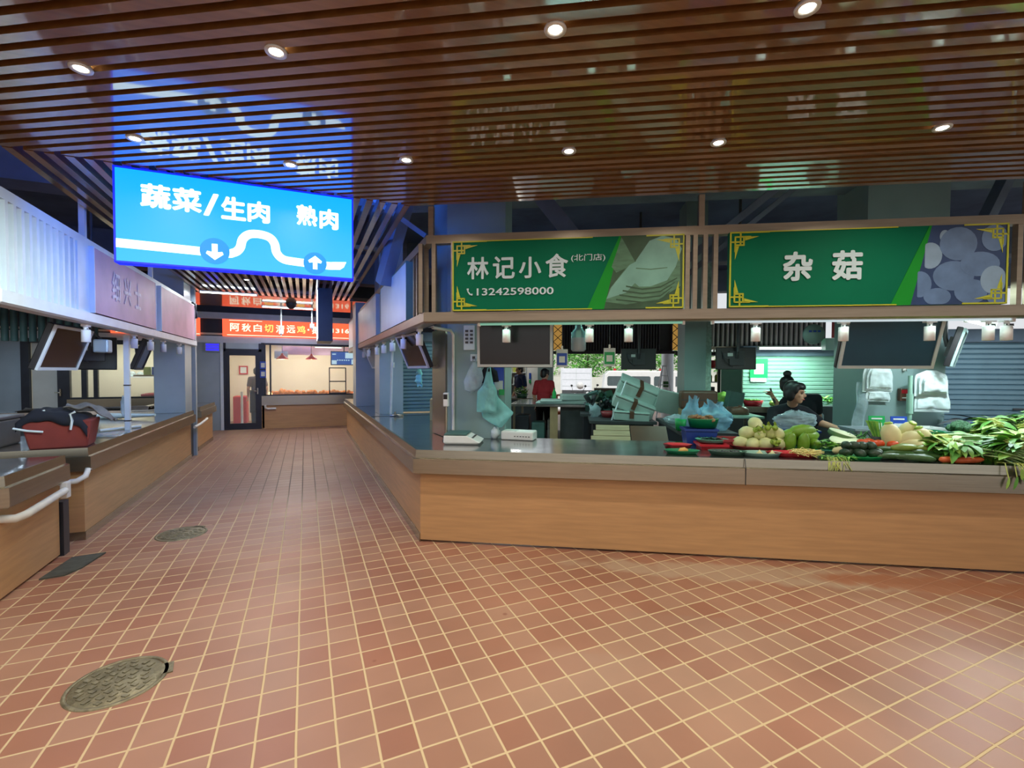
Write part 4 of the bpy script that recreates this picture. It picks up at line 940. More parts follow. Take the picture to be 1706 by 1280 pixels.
t = thing('back_bench', 'long dark bench behind the left counter', 'bench', (-3.0, 9.85, 0)); MB().box(-2.0, .7, 0, .55, .80, .86).build('bench_top', M['worktop_steel'], t); MB().box(-1.95, .65, .05, .5, 0, .8).build('base', M['grey_dark'], t)
o = MB().grid(lambda u, v: (-4.2+1.7*u, 9.9+.45*v, .875+.05*sin(11*u+3*v)*sin(8*v+2)), 24, 10).build('grey_tarp', M['cloth_canvas'], solid=.01); tag(o, 'crumpled grey tarpaulin along the bench behind the left counter', 'tarpaulin')
# floor covers
def cover(label, x, y, r, rz):
    t = thing('manhole_cover', label, 'manhole cover', (x, y, 0), rz)
    MB().lathe([(0, .004), (r*.9, .004), (r*.91, .001)], 40).build('lid', M['iron'], t)
    m = MB(); m.lathe([(r*.92, .001), (r*.92, .006), (r, .006), (r*1.01, 0)], 40); m.cbox((r*.97, 0, .003), (.05, .10, .006)); m.build('rim', M['iron'], t)
    m = MB()
    for i in range(9):
        yy = -r*.75+i*r*.1875; h = math.sqrt(max(0, (r*.85)**2-yy*yy))
        for j in range(int(2*h/.05)): m.cbox((-h+.03+j*.05, yy, .006), (.03, .02, .004), 0, Matrix.Rotation(.8 if (i+j) % 2 else -.8, 3, 'Z'))
    m.build('tread_pattern', M['iron'], t)
cover('nearer round iron manhole cover in the tiled floor', -.862, 2.87, .205, .15)
cover('farther greenish manhole cover in the tiled floor', -1.08, 5.26, .205, 1.0)
o = MB().prism([(-1.80, 4.50), (-1.66, 4.52), (-1.60, 4.64), (-1.55, 4.95), (-1.76, 4.92)], .0, .012).build('floor_plate', M['slate']); tag(o, 'dark slate floor plate beside the nearest left counter', 'plate')

# ================================================================ STALL BEHIND THE DIAGONAL COUNTER
ZT = .839
rnd = random.Random(11)
# weighing scale, its display post, printer
t = st_thing('weighing_scale', 'white weighing scale with dark pan at the left end of the counter', 'scale', .30, .50, ZT, rz=.06)
m = MB(); m.add([(-.15, -.13, .0), (.17, -.13, .0), (.17, .16, .0), (-.15, .16, .0), (-.16, -.14, .02), (.20, -.14, .02), (.20, .17, .02), (-.16, .17, .02), (-.16, -.13, .085), (.07, -.13, .085), (.07, .16, .085), (-.16, .16, .085)],
    [(3, 2, 1, 0), (0, 1, 5, 4), (1, 2, 6, 5), (2, 3, 7, 6), (3, 0, 4, 7), (4, 5, 9, 8), (5, 6, 10, 9), (6, 7, 11, 10), (7, 4, 8, 11), (8, 9, 10, 11)]); m.build('body', M['white_plastic'], t, bevel=.008)
MB().box(-.155, .065, -.125, .155, .088, .104).build('pan', M['box_teal'], t, bevel=.006)
m = MB()
for i in range(8): m.box(.10+.0, .13, -.10+i*.03, -.085+i*.03, .061, .066)
m.build('keypad', M['grey_dark'], t)
for a in (-.12, .14):
    for b in (-.1, .13): MB().cyl((a, b, -.001), (a, b, .006), .014).build('foot', M['black_plastic'], t)
t = st_thing('scale_display', 'thin post with a small display head beside the white scale', 'display', .11, .60, ZT)
MB().cyl((0, 0, 0), (0, 0, .36), .014).build('post', M['steel'], t); MB().lathe([(0, 0), (.04, 0), (.04, .015), (.02, .02), (0, .02)], 14).build('base', M['grey_dark'], t)
MB().cbox((0, 0, .42), (.05, .06, .14)).build('head', M['white_plastic'], t, bevel=.008); MB().cbox((0, -.032, .45), (.04, .004, .05)).build('screen', M['screen_black'], t)
t = st_thing('receipt_printer', 'pale flat box device behind the scale, half hidden by the hanging bag', 'device', .83, .84, ZT, rz=-.15)
MB().cbox((0, 0, .045), (.34, .20, .09)).build('body', M['white_plastic'], t, bevel=.012); MB().cbox((-.08, -.02, .093), (.14, .1, .006)).build('lid', M['card_paper'], t); m = MB()
for i in range(6): m.cbox((-.02+i*.03, -.101, .04), (.016, .004, .008))
m.build('vent_slots', M['grey_dark'], t)
t = st_thing('small_bag', 'small knotted pale plastic bag behind the scale', 'bag', .58, .82, ZT); MB().ell((0, 0, .06), (.05, .05, .065), 12, 8, jit=.5).build('bag_body', M['white_bag'], t); MB().ell((.02, 0, .12), (.02, .02, .03), 8, 6, jit=.6).build('knot', M['white_bag'], t)

# switch panel, sockets, bags hanging on the corner column
t = st_thing('switch_panel', 'pale switch panel on the corner column, left of the black television', 'panel', .30, .812, 1.90)
MB().cbox((0, 0, 0), (.12, .016, .26)).build('plate', M['pale_board'], t, bevel=.004); m = MB()
for i in range(4):
    for j in (0, 1): m.cbox((-.025+j*.05, -.012, .07-i*.04), (.03, .008, .022))
m.build('switch', M['grey_dark'], t)
t = st_thing('wall_socket', 'small socket below the switch panel on the corner column', 'socket', .35, .812, 1.69); MB().cbox((0, 0, 0), (.075, .015, .075)).build('plate', M['pale_board'], t, bevel=.004); MB().cbox((0, -.012, 0), (.03, .008, .03)).build('outlet', M['grey_dark'], t)
def bag(name, label, s, t_, z, wd, ht, m_, seed, thick=.05, lean=0.0, top=.35):
    """a plastic bag hanging from its gathered top at z"""
    def fn(u, v):
        a = 2*pi*u; k = top+(1-top)*min(1, (v*2.2))**.8
        w2 = wd/2*k*(1-.10*max(0, v-.85)/.15); d2 = thick*(.25+.75*sin(pi*min(1, v*.8+.08)))
        x = w2*cos(a)*(1+.05*sin(6*v+seed))+lean*v*ht; y = d2*sin(a)
        q = noise.noise(V((x*9+seed, y*12, v*5+seed*2)))*.028*min(1, v*3)
        return (x+q, y+q, -ht*v+.015*sin(5*a+seed)*(v > .9))
    root = st_thing(name, label, 'bag', s, t_, z)
    m = MB(); m.grid(fn, 24, 18); m.build('bag_body', M[m_], root)
    h = MB(); h.tube([(-.02, 0, -.02), (-.01, 0, .045), (.015, 0, .05), (.02, 0, -.02)], .007, 6); h.build('handle', M[m_], root)
    return root
def pillow(m, lp, rp_, thick=.02, seed=0, wr=.012, nu=16, nv=22, y0=0.0, mi=0):
    """thin crumpled bag between a left and a right outline [(x, z), ...] running top to bottom"""
    def at(pl, v):
        k = v*(len(pl)-1); i = min(int(k), len(pl)-2); f = k-i; return pl[i][0]*(1-f)+pl[i+1][0]*f, pl[i][1]*(1-f)+pl[i+1][1]*f
    for sgn in (-1, 1):
        def fn(u, v):
            (xl, zl), (xr, zr) = at(lp, v), at(rp_, v); x = xl+(xr-xl)*u; z = zl+(zr-zl)*u
            e = (sin(pi*u)**.6)*(min(1, v*4+.15))*(min(1, (1-v)*6)**.5)
            q = noise.noise(V((x*16+seed, z*11, seed*1.7)))+.5*noise.noise(V((x*40+seed, z*24, sgn*2)))
            return (x, y0+sgn*thick*e+q*wr*e+wr*.3*q, z)
        m.grid(fn, nu, nv, mi)
    return m
def fbag(label, s, t_, z, m_, parts, nm='plastic_bag', handle=True):
    root = st_thing(nm, label, 'bag', s, t_, z)
    for k, (lp, rp_, th, y0) in enumerate(parts):
        m = MB(); pillow(m, [(a-s, b-z) for a, b in lp], [(a-s, b-z) for a, b in rp_], th, k*3.3+s*5, y0=y0); m.build('bag_body' if k == 0 else 'bag_layer', M[m_], root)
    if handle: MB().tube([(-.02, 0, -.02), (-.01, 0, .035), (.015, 0, .04), (.02, 0, -.02)], .007, 6).build('handle', M[m_], root)
    return root
fbag('crumpled translucent bag hanging on the corner column below the socket', .36, .775, 1.64, 'clear_bag', [([(.345, 1.64), (.30, 1.56), (.25, 1.44), (.26, 1.35), (.33, 1.32)], [(.375, 1.64), (.44, 1.58), (.46, 1.48), (.43, 1.38), (.36, 1.33)], .03, 0)])
fbag('pale teal bag bundle hanging upright on the corner column', .53, .70, 1.545, 'teal_bag', [([(.505, 1.545), (.48, 1.44), (.47, 1.41), (.41, 1.34), (.405, 1.24), (.405, 1.13)], [(.555, 1.545), (.575, 1.44), (.585, 1.41), (.615, 1.355), (.615, 1.24), (.61, 1.12)], .022, 0), ([(.47, 1.40), (.45, 1.34), (.45, 1.15)], [(.59, 1.40), (.60, 1.34), (.60, 1.14)], .012, -.02)])
fbag('larger teal bag hanging askew behind the upright bag bundle', .56, .755, 1.42, 'teal_bag', [([(.53, 1.42), (.43, 1.17), (.455, 1.07), (.54, 1.01), (.625, .965)], [(.56, 1.42), (.62, 1.28), (.70, 1.20), (.785, 1.12), (.66, .97)], .022, 0)], handle=False)
fbag('dark rumpled bag above the teal bag bundle on the corner column', .50, .80, 1.60, 'cloth_black', [([(.47, 1.60), (.43, 1.54), (.42, 1.42)], [(.53, 1.60), (.60, 1.55), (.62, 1.44)], .015, 0)], handle=False)
o = MB().cyl(W(.52, .76, 1.50), W(.52, .83, 1.50), .008); o = o.build('wall_hook', M['steel']); tag(o, 'steel hook in the corner column holding the teal bags', 'hook')
t = st_thing('notice_board', 'blue notice with a small green tag on the right edge of the corner column', 'notice', .62, .812, 1.45); MB().box(-.06, .05, -.004, 0, -.10, .14).build('board', M['card_blue'], t); MB().box(-.05, .04, -.008, -.004, -.10, .0).build('paper', M['card_paper'], t); MB().box(-.0, .055, -.01, -.004, -.15, -.09).build('green_tag', M['card_green'], t)

# hanging bulb and hanging cards
t = st_thing('hanging_bulb', 'big teal topped bulb lamp hanging left of the green card', 'lamp', 1.435, .50, 2.06)
MB().cyl((0, 0, 0), (0, 0, -.06), .012).build('cord', M['grey_dark'], t)
MB().lathe([(.012, -.05), (.03, -.06), (.035, -.10), (.068, -.14), (.070, -.19)], 20).build('lamp_cap', M['lamp_shell'], t); MB().lathe([(.069, -.19), (.070, -.30), (.055, -.318), (0, -.32)], 20).build('diffuser', M['blue_grey_panel'], t); MB().cyl((0, 0, -.12), (0, 0, -.19), .025).build('socket', M['strip_green'], t)
def hcard(label, s, t_, z, cm):
    t = st_thing('hanging_card', label, 'card', s, t_, z, 'hanging payment cards')
    MB().cyl((0, 0, .0), (0, 0, 2.07-z), .003, n=6).build('string', M['grey_dark'], t)
    MB().cbox((0, 0, 0), (.018, .012, .04)).build('clip', M['steel'], t); MB().box(-.055, .055, -.002, .002, -.185, -.012).build('sleeve', M['card_paper'], t)
    MB().box(-.047, .047, -.005, -.002, -.165, -.05).build('card', M[cm], t); MB().box(-.028, .028, -.007, -.005, -.14, -.08).build('white_square', M['card_paper'], t)
hcard('blue payment card hanging below the fascia, right of the black television', 1.28, .50, 1.775, 'card_blue')
hcard('green payment card hanging below the fascia between two track lamps', 1.727, .50, 1.785, 'card_green')
t = st_thing('green_poster', 'green payment poster on the shutter under the tube lamp', 'poster', 4.245, 3.72, 1.60)
MB().box(-.13, .13, -.004, 0, -.14, .16).build('poster', M['card_green'], t); MB().box(-.07, .07, -.008, -.004, -.08, .08).build('white_square', M['card_paper'], t); MB().box(-.12, .11, -.008, -.002, -.20, -.14).build('paper_strip', M['card_paper'], t)
def scard(label, s, t_, cm, pm='card_paper'):
    t = st_thing('standing_card', label, 'card', s, t_, .845, 'standing payment cards'); q = Matrix.Rotation(-.12, 4, 'X')
    MB().box(-.075, .075, -.003, .003, 0, .27, 0, q).build('card', M[cm], t); MB().box(-.045, .045, -.006, -.003, .08, .20, 0, q).build('white_square', M[pm], t); MB().box(-.05, .05, -.006, -.003, .235, .25, 0, q).build('white_line', M[pm], t)
    MB().box(-.06, .06, -.04, .05, 0, .012).build('base', M['white_plastic'], t)
scard('green payment card standing on the bench behind the stalks', 4.43, 1.12, 'card_green'); scard('blue payment card standing on the bench behind the white radishes', 4.62, 1.10, 'card_blue')

# shutters, ribbed sheet, lattice transom at the back
def shutter(label, s0, s1, t_, z0, z1, matn, handle=None):
    root = st_thing('roller_shutter', label, 'shutter', s0, t_, 0, 'roller shutters'); m = MB(); z = z0; p = .062
    while z < z1:
        m.add([(0, 0, z), (s1-s0, 0, z), (s1-s0, -.012, z+.006), (0, -.012, z+.006), (s1-s0, -.014, z+.044), (0, -.014, z+.044), (s1-s0, .004, z+.056), (0, .004, z+.056), (s1-s0, 0, z+p), (0, 0, z+p)], [(0, 1, 2, 3), (3, 2, 4, 5), (5, 4, 6, 7), (7, 6, 8, 9)]); z += p
    m.box(0, s1-s0, .01, .03, z0, z1, 0); m.build('curtain', M[matn], root)
    MB().box(-.02, s1-s0+.02, -.06, .2, z1, z1+.16).build('shutter_box', M['concrete'], root, bevel=.01)
    if handle: MB().cbox((handle[0], -.02, handle[1]), (.13, .015, .02)).build('handle', M['grey_dark'], root)
    return root
mat('shutter_green', srgb(165, 200, 185), .35, .35, .08, 3); mat('shutter_blue', srgb(120, 150, 165), .3, .5, .1, 3)
shutter('pale green lit roller shutter behind the two people in black', 4.02, 6.3, 3.75, .05, 1.80, 'shutter_green')
shutter('blue-grey roller shutter at the right edge of the picture', 5.75, 8.6, 2.35, .05, 1.92, 'shutter_blue', (.93, 1.12))
r_ = shutter('roller shutter seen past the aisle counter columns', 0, 1.25, 0, .85, 2.05, 'shutter_blue'); r_.location = (1.50, 8.0, 0); r_.rotation_euler = (0, 0, -.12)
t = st_thing('corrugated_sheet', 'bright ribbed metal sheet above the lit shutter', 'panel', 3.58, 4.08, 1.97); m = MB()
for i in range(24): m.tube([(i*.075, 0, 0), (i*.075, 0, .6)], .028, 6, 0)
m.box(0, 1.8, .01, .03, 0, .6, 1); m.build('ribs', [M['corrugated'], M['grey_dark']], t); MB().box(-.1, 1.9, -.04, .04, -.05, 0).build('bottom_rail', M['frame_metal'], t)
t = st_thing('lattice_transom', 'dark lattice and ribbed transom above the open back of the hall', 'transom', .55, 9.4, 2.10)
m = MB()
for i in range(36): m.tube([(.55+i*.075, .05, .05), (.55+i*.075, .05, 1.0)], .030, 6)
m.box(.55, 3.5, .09, .11, .0, 1.0); m.build('ribbed_sheet', M['corrugated_dark'], t)
m = MB(); m.box(0, 4.0, -.04, .08, -.05, .03); m.box(0, 4.0, -.04, .08, .98, 1.05)
for x in (0, .22, .52, 3.50, 3.80, 4.0): m.box(x-.02, x+.02, -.03, .05, 0, 1)
m.build('frame', M['lattice_wood'], t)
for x0, l in ((.24, 0), (3.52, 1)):
    b = MB()
    for k in range(4):
        z = .06+k*.235; c = (x0+.13, z+.115)
        for a, d in (((0, z), (.07, z+.06)), ((.26, z), (.19, z+.06)), ((.07, z+.06), (.13, z+.115)), ((.19, z+.06), (.13, z+.115)), ((.13, z+.115), (.07, z+.17)), ((.13, z+.115), (.19, z+.17)), ((.07, z+.17), (0, z+.23)), ((.19, z+.17), (.26, z+.23))):
            b.cyl((x0+a[0], 0, a[1]), (x0+d[0], 0, d[1]), .010, n=6)
    b.build('lattice', M['lattice_wood'], t)
    MB().box(x0, x0+.26, .06, .07, .05, .98).build('amber_pane', M['lantern'], t)
t = st_thing('lattice_transom', 'small dark lattice beside the mosaic pilaster, blue light behind', 'transom', 3.30, 5.0, 1.92); m = MB()
for i in range(8): m.box(i*.09, i*.09+.018, 0, .02, 0, .75)
for z in (.2, .45): m.box(0, .2, 0, .02, z, z+.015)
m.box(-.05, .75, -.01, .03, -.06, 0); m.box(.71, .75, -.01, .03, -1.92, .75); m.build('frame', M['lattice_wood'], t)
# pale door panel, shelf of goods right of the grey column
o = MB().prism(cpoly((3.95, 4.6), (4.42, 4.6), (4.42, 4.65), (3.95, 4.65)), 0, 1.72).build('pale_door', M['plate_grey']); tag(o, 'pale green door panel between the goods shelf and the lit shutter', 'door panel')
t = st_thing('goods_rack', 'open goods rack seen between the mosaic pilaster and the pale door', 'rack', 4.1, 6.5, .0)
m = MB()
for z in (.7, 1.0, 1.32, 1.62, 1.9): m.box(0, .6, 0, .25, z, z+.02)
m.box(0, .02, 0, .25, 0, 2.0); m.box(.58, .6, 0, .25, 0, 2.0); m.build('shelving', M['white_metal'], t)
for i, (c_, z, l) in enumerate((('chive_yellow', 1.34, 'yellow'), ('chive_yellow', 1.34, 'yellow'), ('chive_yellow', 1.34, 'yellow'))):
    p = W(4.2+i*.12, 6.6, z); o = MB().lathe([(0, 0), (.035, 0), (.035, .12), (.02, .15), (0, .16)], 12).build('jar', M[c_], None, p); tag(o, 'yellow jar on the goods rack beside the mosaic pilaster', 'jar', 'yellow jars on the goods rack')
o = MB().lathe([(0, 0), (.07, 0), (.11, .14), (.10, .16), (0, .16)], 14).build('red_lantern', M['poster_red'], None, W(4.3, 6.45, 1.64)); tag(o, 'red pot shaped ornament on top of the goods rack', 'ornament')
for z, c_, l in ((1.03, 'grey_dark', 'dark box on the middle of the goods rack'), (.73, 'card_paper', 'white box low on the goods rack')):
    o = MB().box(0, .2, 0, .15, 0, .2).build('carton', M[c_], None, W(4.2, 6.55, z), (0, 0, RZ)); tag(o, l, 'box')
o = MB().ell((0, 0, .06), (.10, .08, .07), 10, 6, jit=.3).build('lit_bag', M['roast'], None, W(4.45, 6.6, .72)); tag(o, 'orange bag on the low shelf of the goods rack', 'bag')
# round fan, wall signs by the tube lamp
t = st_thing('wall_fan', 'grey round guard of a wall fan above the tube lamp end', 'fan', 4.31, 2.2, 2.02)
MB().lathe([(0, -.03), (.09, -.03), (.125, 0), (.12, .03), (0, .035)], 24, mat=Matrix.Rotation(pi/2, 3, 'X')).build('guard', M['grey_panel'], t); m = MB()
for i, c_ in enumerate((-.05, 0, .05)): m.cbox((c_, -.038, .035), (.03, .01, .02))
m.build('label_strip', M['card_blue'], t); MB().cbox((0, .08, .05), (.04, .12, .04)).build('bracket', M['grey_dark'], t)
t = st_thing('wall_sign', 'dull red sign behind the track lamp, right of the wall fan', 'sign', 4.93, 3.0, 2.10); MB().box(0, .22, 0, .02, -.07, .2).build('panel', M['poster_red'], t); MB().box(.09, .11, -.01, 0, -.12, .25).build('post', M['grey_dark'], t)
o = MB().box(0, .34, 0, .12, 0, .16).build('meter_box', M['plate_grey'], None, W(4.80, 2.9, 1.86), (0, 0, RZ)); tag(o, 'pale box below the dull red sign', 'box')
t = thing('wall_sign', 'dark red sign hanging behind the aisle fascia beside the steel sheet', 'sign', (1.75, 6.1, 1.98)); MB().box(-.18, .18, 0, .03, -.14, .22).build('panel', M['poster_red'], t); text_mb('宏', .09, .14, .02).build('lettering', M['faded_pink'], t, loc=(.02, -.006, .0))
o = MB().cbox((0, 0, 0), (.16, .08, .14)).build('speaker_box', M['teal_side'], None, (1.78, 6.1, 1.768), bevel=.01); tag(o, 'teal speaker box under the dark red sign', 'speaker')
b_ = bag('plastic_bag', 'small teal bag hanging from a wire behind the aisle television', .0, .0, 1.6, .10, .22, 'teal_bag', 9, .025); b_.location = (1.30, 5.8, 1.575); MB().cyl((0, 0, .04), (0, 0, .49), .004, n=6).build('wire', M['grey_dark'], b_)
o = MB().box(0, .7, 0, .4, 0, .30).build('card_box', M['card_brown'], None, (1.62, 6.55, .84), (0, 0, -.3)); tag(o, 'brown cardboard box on the aisle counter before the shutter', 'box')
o = MB().cyl((1.25, 7.45, 1.98), (1.22, 7.45, .85), .018); o.cyl((1.25, 7.45, 1.6), (1.25, 7.45, 1.68), .03); o = o.build('white_riser', M['pipe_white']); tag(o, 'white riser pipe beside the nearer blue-grey column', 'pipe')
o = MB().tube([(1.2, 7.42, .85), (1.3, 7.4, .86), (1.38, 7.3, .855)], .018, 8); o.cyl((1.28, 7.40, .86), (1.28, 7.4, .91), .015); o = o.build('tap', M['steel']); tag(o, 'small steel tap at the foot of the nearer blue-grey column', 'tap')

# broad column: bag bundles, calculator, hook, post
def bundle(label, s0, s1, t_, z1, z0, n, neck):
    parts = []
    for k in range(n):
        zb = z1-(z1-z0)*(1-.20*k/max(1, n-1)*(n > 1)); ins = .012*k; jt = (.006 if k % 2 else -.004)
        a, b = s0+ins+jt, s1-ins+jt; c = (s0+s1)/2; zt = z1-.012*k
        sh = .16*(z1-z0)
        parts.append(([(c-neck*(b-a)/2, zt), (a+.01, zt-sh), (a, zt-sh*2.2), (a, zb)], [(c+neck*(b-a)/2, zt), (b-.01, zt-sh), (b, zt-sh*2.2), (b+.004, zb-.004)], .012, -.016*k))
    return fbag(label, (s0+s1)/2, t_, z1, 'white_bag', parts, 'bag_bundle', False)
bundle('white folded bag bundle on the broad column, left one', 4.465, 4.75, 1.45, 1.62, 1.345, 4, .75)
bundle('white folded bag bundle below the left bundle on the broad column', 4.505, 4.735, 1.46, 1.36, 1.243, 2, .95)
bundle('large white folded bag bundle hanging at the right edge of the broad column', 4.87, 5.17, 1.30, 1.575, 1.31, 5, .30)
bundle('white bag bundle below the large right bundle', 4.885, 5.21, 1.32, 1.33, 1.15, 2, .92)
t = st_thing('calculator', 'small red and black reminder box on the broad column', 'device', 4.88, 1.47, 1.315); MB().cbox((0, 0, 0), (.10, .05, .13)).build('body', M['brown_tape'], t, bevel=.006); MB().cbox((0, -.028, .035), (.08, .006, .04)).build('red_panel', M['tray_red'], t); MB().cbox((0, -.028, -.03), (.07, .006, .012)).build('white_line', M['card_paper'], t)
o = MB().cbox((0, 0, 0), (.03, .02, .06)); o.tube([(0, -.012, -.02), (0, -.035, -.03), (0, -.03, -.005)], .006, 6); o = o.build('wall_hook', M['white_plastic'], None, W(4.885, 1.485, 1.60), (0, 0, RZ)); tag(o, 'white plastic hook on the broad column below the television', 'hook')
o = MB().cyl((0, 0, 0), (0, 0, .68), .019); o.cyl((0, 0, .15), (0, 0, .19), .026); o.cyl((0, 0, .3), (0, 0, .5), .028); o = o.build('clamp_post', M['plate_grey'], None, W(4.75, 1.18, .84)); tag(o, 'pale post with a clamp beside the large right bag bundle', 'post')
t = st_thing('plastic_curtain', 'translucent plastic sheet hanging on the left side of the broad column', 'curtain', 4.44, 1.48, 1.45)
MB().grid(lambda u, v: (-.02+.14*u-.05*v+.02*sin(9*u+3*v), .02*sin(7*u)+.01*sin(11*v), -.55*v), 12, 16).build('sheet', M['clear_bag'], t)

# back counters with goods, middle table
t = st_thing('back_counter', 'steel counter along the lit shutter', 'counter', 3.55, 3.0, 0); MB().box(0, 2.1, 0, .6, 1.02, 1.06).build('worktop', M['worktop_steel'], t); MB().box(.02, 2.08, .05, .55, 0, 1.02).build('base', M['grey_dark'], t); MB().box(0, 2.1, -.02, 0, .98, 1.06).build('steel_edge', M['steel'], t)
t = st_thing('work_table', 'pale topped table between the blue bags and the person with the bun', 'table', 3.22, 1.95, 0); MB().box(0, .45, 0, .55, .99, 1.015).build('tabletop', M['plate_grey'], t)
for a in (.03, .39):
    for b in (.03, .50): MB().box(a, a+.03, b, b+.03, 0, .99).build('leg', M['steel'], t)
MB().box(.02, .43, .03, .52, .55, .57).build('shelf', M['grey_dark'], t)
t = st_thing('round_loaf_basket', 'brown domed basket on the pale topped table', 'basket', 3.47, 2.2, 1.016); MB().lathe([(0, .10), (.06, .098), (.10, .07), (.11, .0), (0, 0)], 18, sy=.8).build('dome', M['brown_tape'], t); MB().cyl((0, 0, .095), (0, 0, .115), .02).build('knob', M['brown_tape'], t)
o = MB().box(0, .2, 0, .2, 0, .22); o = o.build('tilted_crate', M['box_teal'], None, W(3.62, 3.15, 1.06), (.0, .18, RZ)); tag(o, 'teal-green box standing on the back counter beside the red basket', 'box')
t = st_thing('red_basket', 'red basket of greens on the back counter', 'basket', 3.98, 3.2, 1.06); MB().lathe([(0, 0), (.11, 0), (.14, .08), (.135, .08), (.105, .01), (0, .01)], 18).build('basket_body', M['tray_red'], t); m = MB()
for i in range(14): m.ell((rnd.uniform(-.09, .09), rnd.uniform(-.08, .08), .085), (.03, .02, .015), 6, 4)
m.build('contents', M['leaf_green'], t)
for i, (s, l) in enumerate(((4.25, 'left'), (4.33, 'right'))): o = MB().ell((0, 0, .04), (.05, .045, .04), 10, 7).build('pale_gourd', M['turnip_tip'], None, W(s, 3.2, 1.06)); tag(o, f'pale round gourd on the back counter behind the people, {l} one', 'gourd')
o = MB().ell((0, 0, .09), (.10, .10, .10), 12, 8, jit=.4).build('white_cabbage', M['leaf_light'], None, W(3.64, 3.45, 1.06)); tag(o, 'pale cabbage at the left end of the back counter', 'cabbage')
def greens(n, spread, L, wd, mats_=1, up=.6, seed=0, h=.05):
    r_ = random.Random(seed); m = MB()
    for i in range(n):
        a = r_.uniform(0, 2*pi); p = (r_.uniform(-1, 1)*spread[0], r_.uniform(-1, 1)*spread[1], r_.uniform(0, h))
        d = V((cos(a), sin(a), r_.uniform(.1, up))); m.leaf(p, d, (r_.uniform(-.3, .3), r_.uniform(-.3, .3), 1), L*r_.uniform(.6, 1.2), wd*r_.uniform(.6, 1.2), r_.uniform(.1, .6), r_.randrange(mats_), 4)
    return m
o = greens(120, (.16, .12), .10, .03, 2, 1.2, 5, .12).build('leafy_heap', [M['leaf_green'], M['leaf_light']], None, W(5.02, 3.2, 1.065), (0, 0, RZ)); tag(o, 'fresh green leafy heap on the back counter, right of the two people', 'greens', kind='stuff')
o = greens(60, (.16, .10), .12, .05, 2, .5, 6, .05).build('leafy_heap', [M['leaf_dark'], M['leaf_green']], None, W(5.42, 3.2, 1.065), (0, 0, RZ)); tag(o, 'darker flat leaves on the back counter beside the fresh heap', 'greens', kind='stuff')
o = MB().prism(cpoly((4.64, 2.7), (4.92, 2.7), (4.92, 2.95), (4.64, 2.95)), .0, 1.10).build('dark_cabinet', M['grey_dark'], bevel=.01); tag(o, 'dark cabinet with a small hanging bag, right of the people', 'cabinet')
fbag('small clear bag of goods hanging on the dark cabinet', 4.61, 2.66, 1.02, 'clear_bag', [([(4.57, 1.02), (4.54, .99), (4.54, .87)], [(4.65, 1.02), (4.68, .99), (4.68, .86)], .03, 0)])

# left inner tables and the clutter of the foam box stall
t = st_thing('stall_table', 'steel topped table behind the hanging bags with foam lids on it', 'table', .25, 4.3, 0); MB().box(0, 1.75, 0, 1.5, .92, .96).build('tabletop', M['worktop_steel'], t); MB().box(.9, 1.7, .1, 1.4, .25, .92).build('cabinet_body', M['grey_dark'], t)
for a in (.05, 1.66):
    for b in (.05, 1.4): MB().box(a, a+.04, b, b+.04, 0, .92).build('leg', M['steel'], t)
MB().box(.72, .86, .03, .06, .3, .92).build('board', M['card_brown'], t)
MB().box(.05, 1.7, .05, 1.45, .3, .32).build('shelf', M['grey_dark'], t)
for i, (ds, w2, h2, c_, l) in enumerate(((.20, .26, .42, 'dark_paint', 'dark box under the left end of the steel topped table'), (.50, .24, .30, 'box_teal', 'teal box under the steel topped table'), (.74, .14, .36, 'cloth_canvas', 'grey sack under the middle of the steel topped table'))):
    o = MB().box(-w2/2, w2/2, 0, .4, 0, h2).build('storage_box', M[c_], None, W(.25+ds, 4.45, .322), (0, 0, RZ), bevel=.02); tag(o, l, 'box')
for i, (ds, z, w2, h2, l) in enumerate(((0, .962, 1.0, .028, 'lowest flat foam lid of the stack on the stall table'), (.03, .991, .92, .035, 'middle flat foam lid of the stack on the stall table'), (.22, 1.027, .55, .10, 'topmost foam box of the stack on the stall table'))):
    o = MB().box(-w2/2, w2/2, -.3, .3, 0, h2).build('foam_slab' if h2 < .05 else 'foam_box', M['foam'], None, W(1.20+ds, 4.75, z), (0, 0, RZ+.04*i), bevel=.012); tag(o, l, 'foam box', 'foam lids on the stall table')
t = st_thing('back_table', 'dark table under the leafy pot behind the hanging bags', 'table', -.4, 6.8, 0); MB().box(0, 1.0, 0, .8, .88, .92).build('tabletop', M['worktop_steel'], t); MB().box(.05, .95, .05, .75, 0, .88).build('base', M['grey_dark'], t)
t = st_thing('leafy_pot', 'bright green leafy plant in a low dark pot behind the hanging bags', 'plant', .16, 7.0, .92); MB().lathe([(0, 0), (.12, 0), (.16, .10), (0, .10)], 14).build('pot', M['tray_dark'], t); greens(90, (.14, .12), .10, .05, 2, 1.2, 8, .14).build('leaves', [M['leaf_green'], M['leaf_light']], t, loc=(0, 0, .08))
t = st_thing('green_bottle', 'green plastic bottle beside the man in red', 'bottle', 1.00, 5.35, .962); MB().lathe([(0, 0), (.042, 0), (.045, .03), (.042, .16), (.018, .21), (.016, .235), (0, .235)], 16).build('bottle_body', M['bottle_green'], t); MB().cyl((0, 0, .233), (0, 0, .26), .018).build('cap', M['leaf_dark'], t)
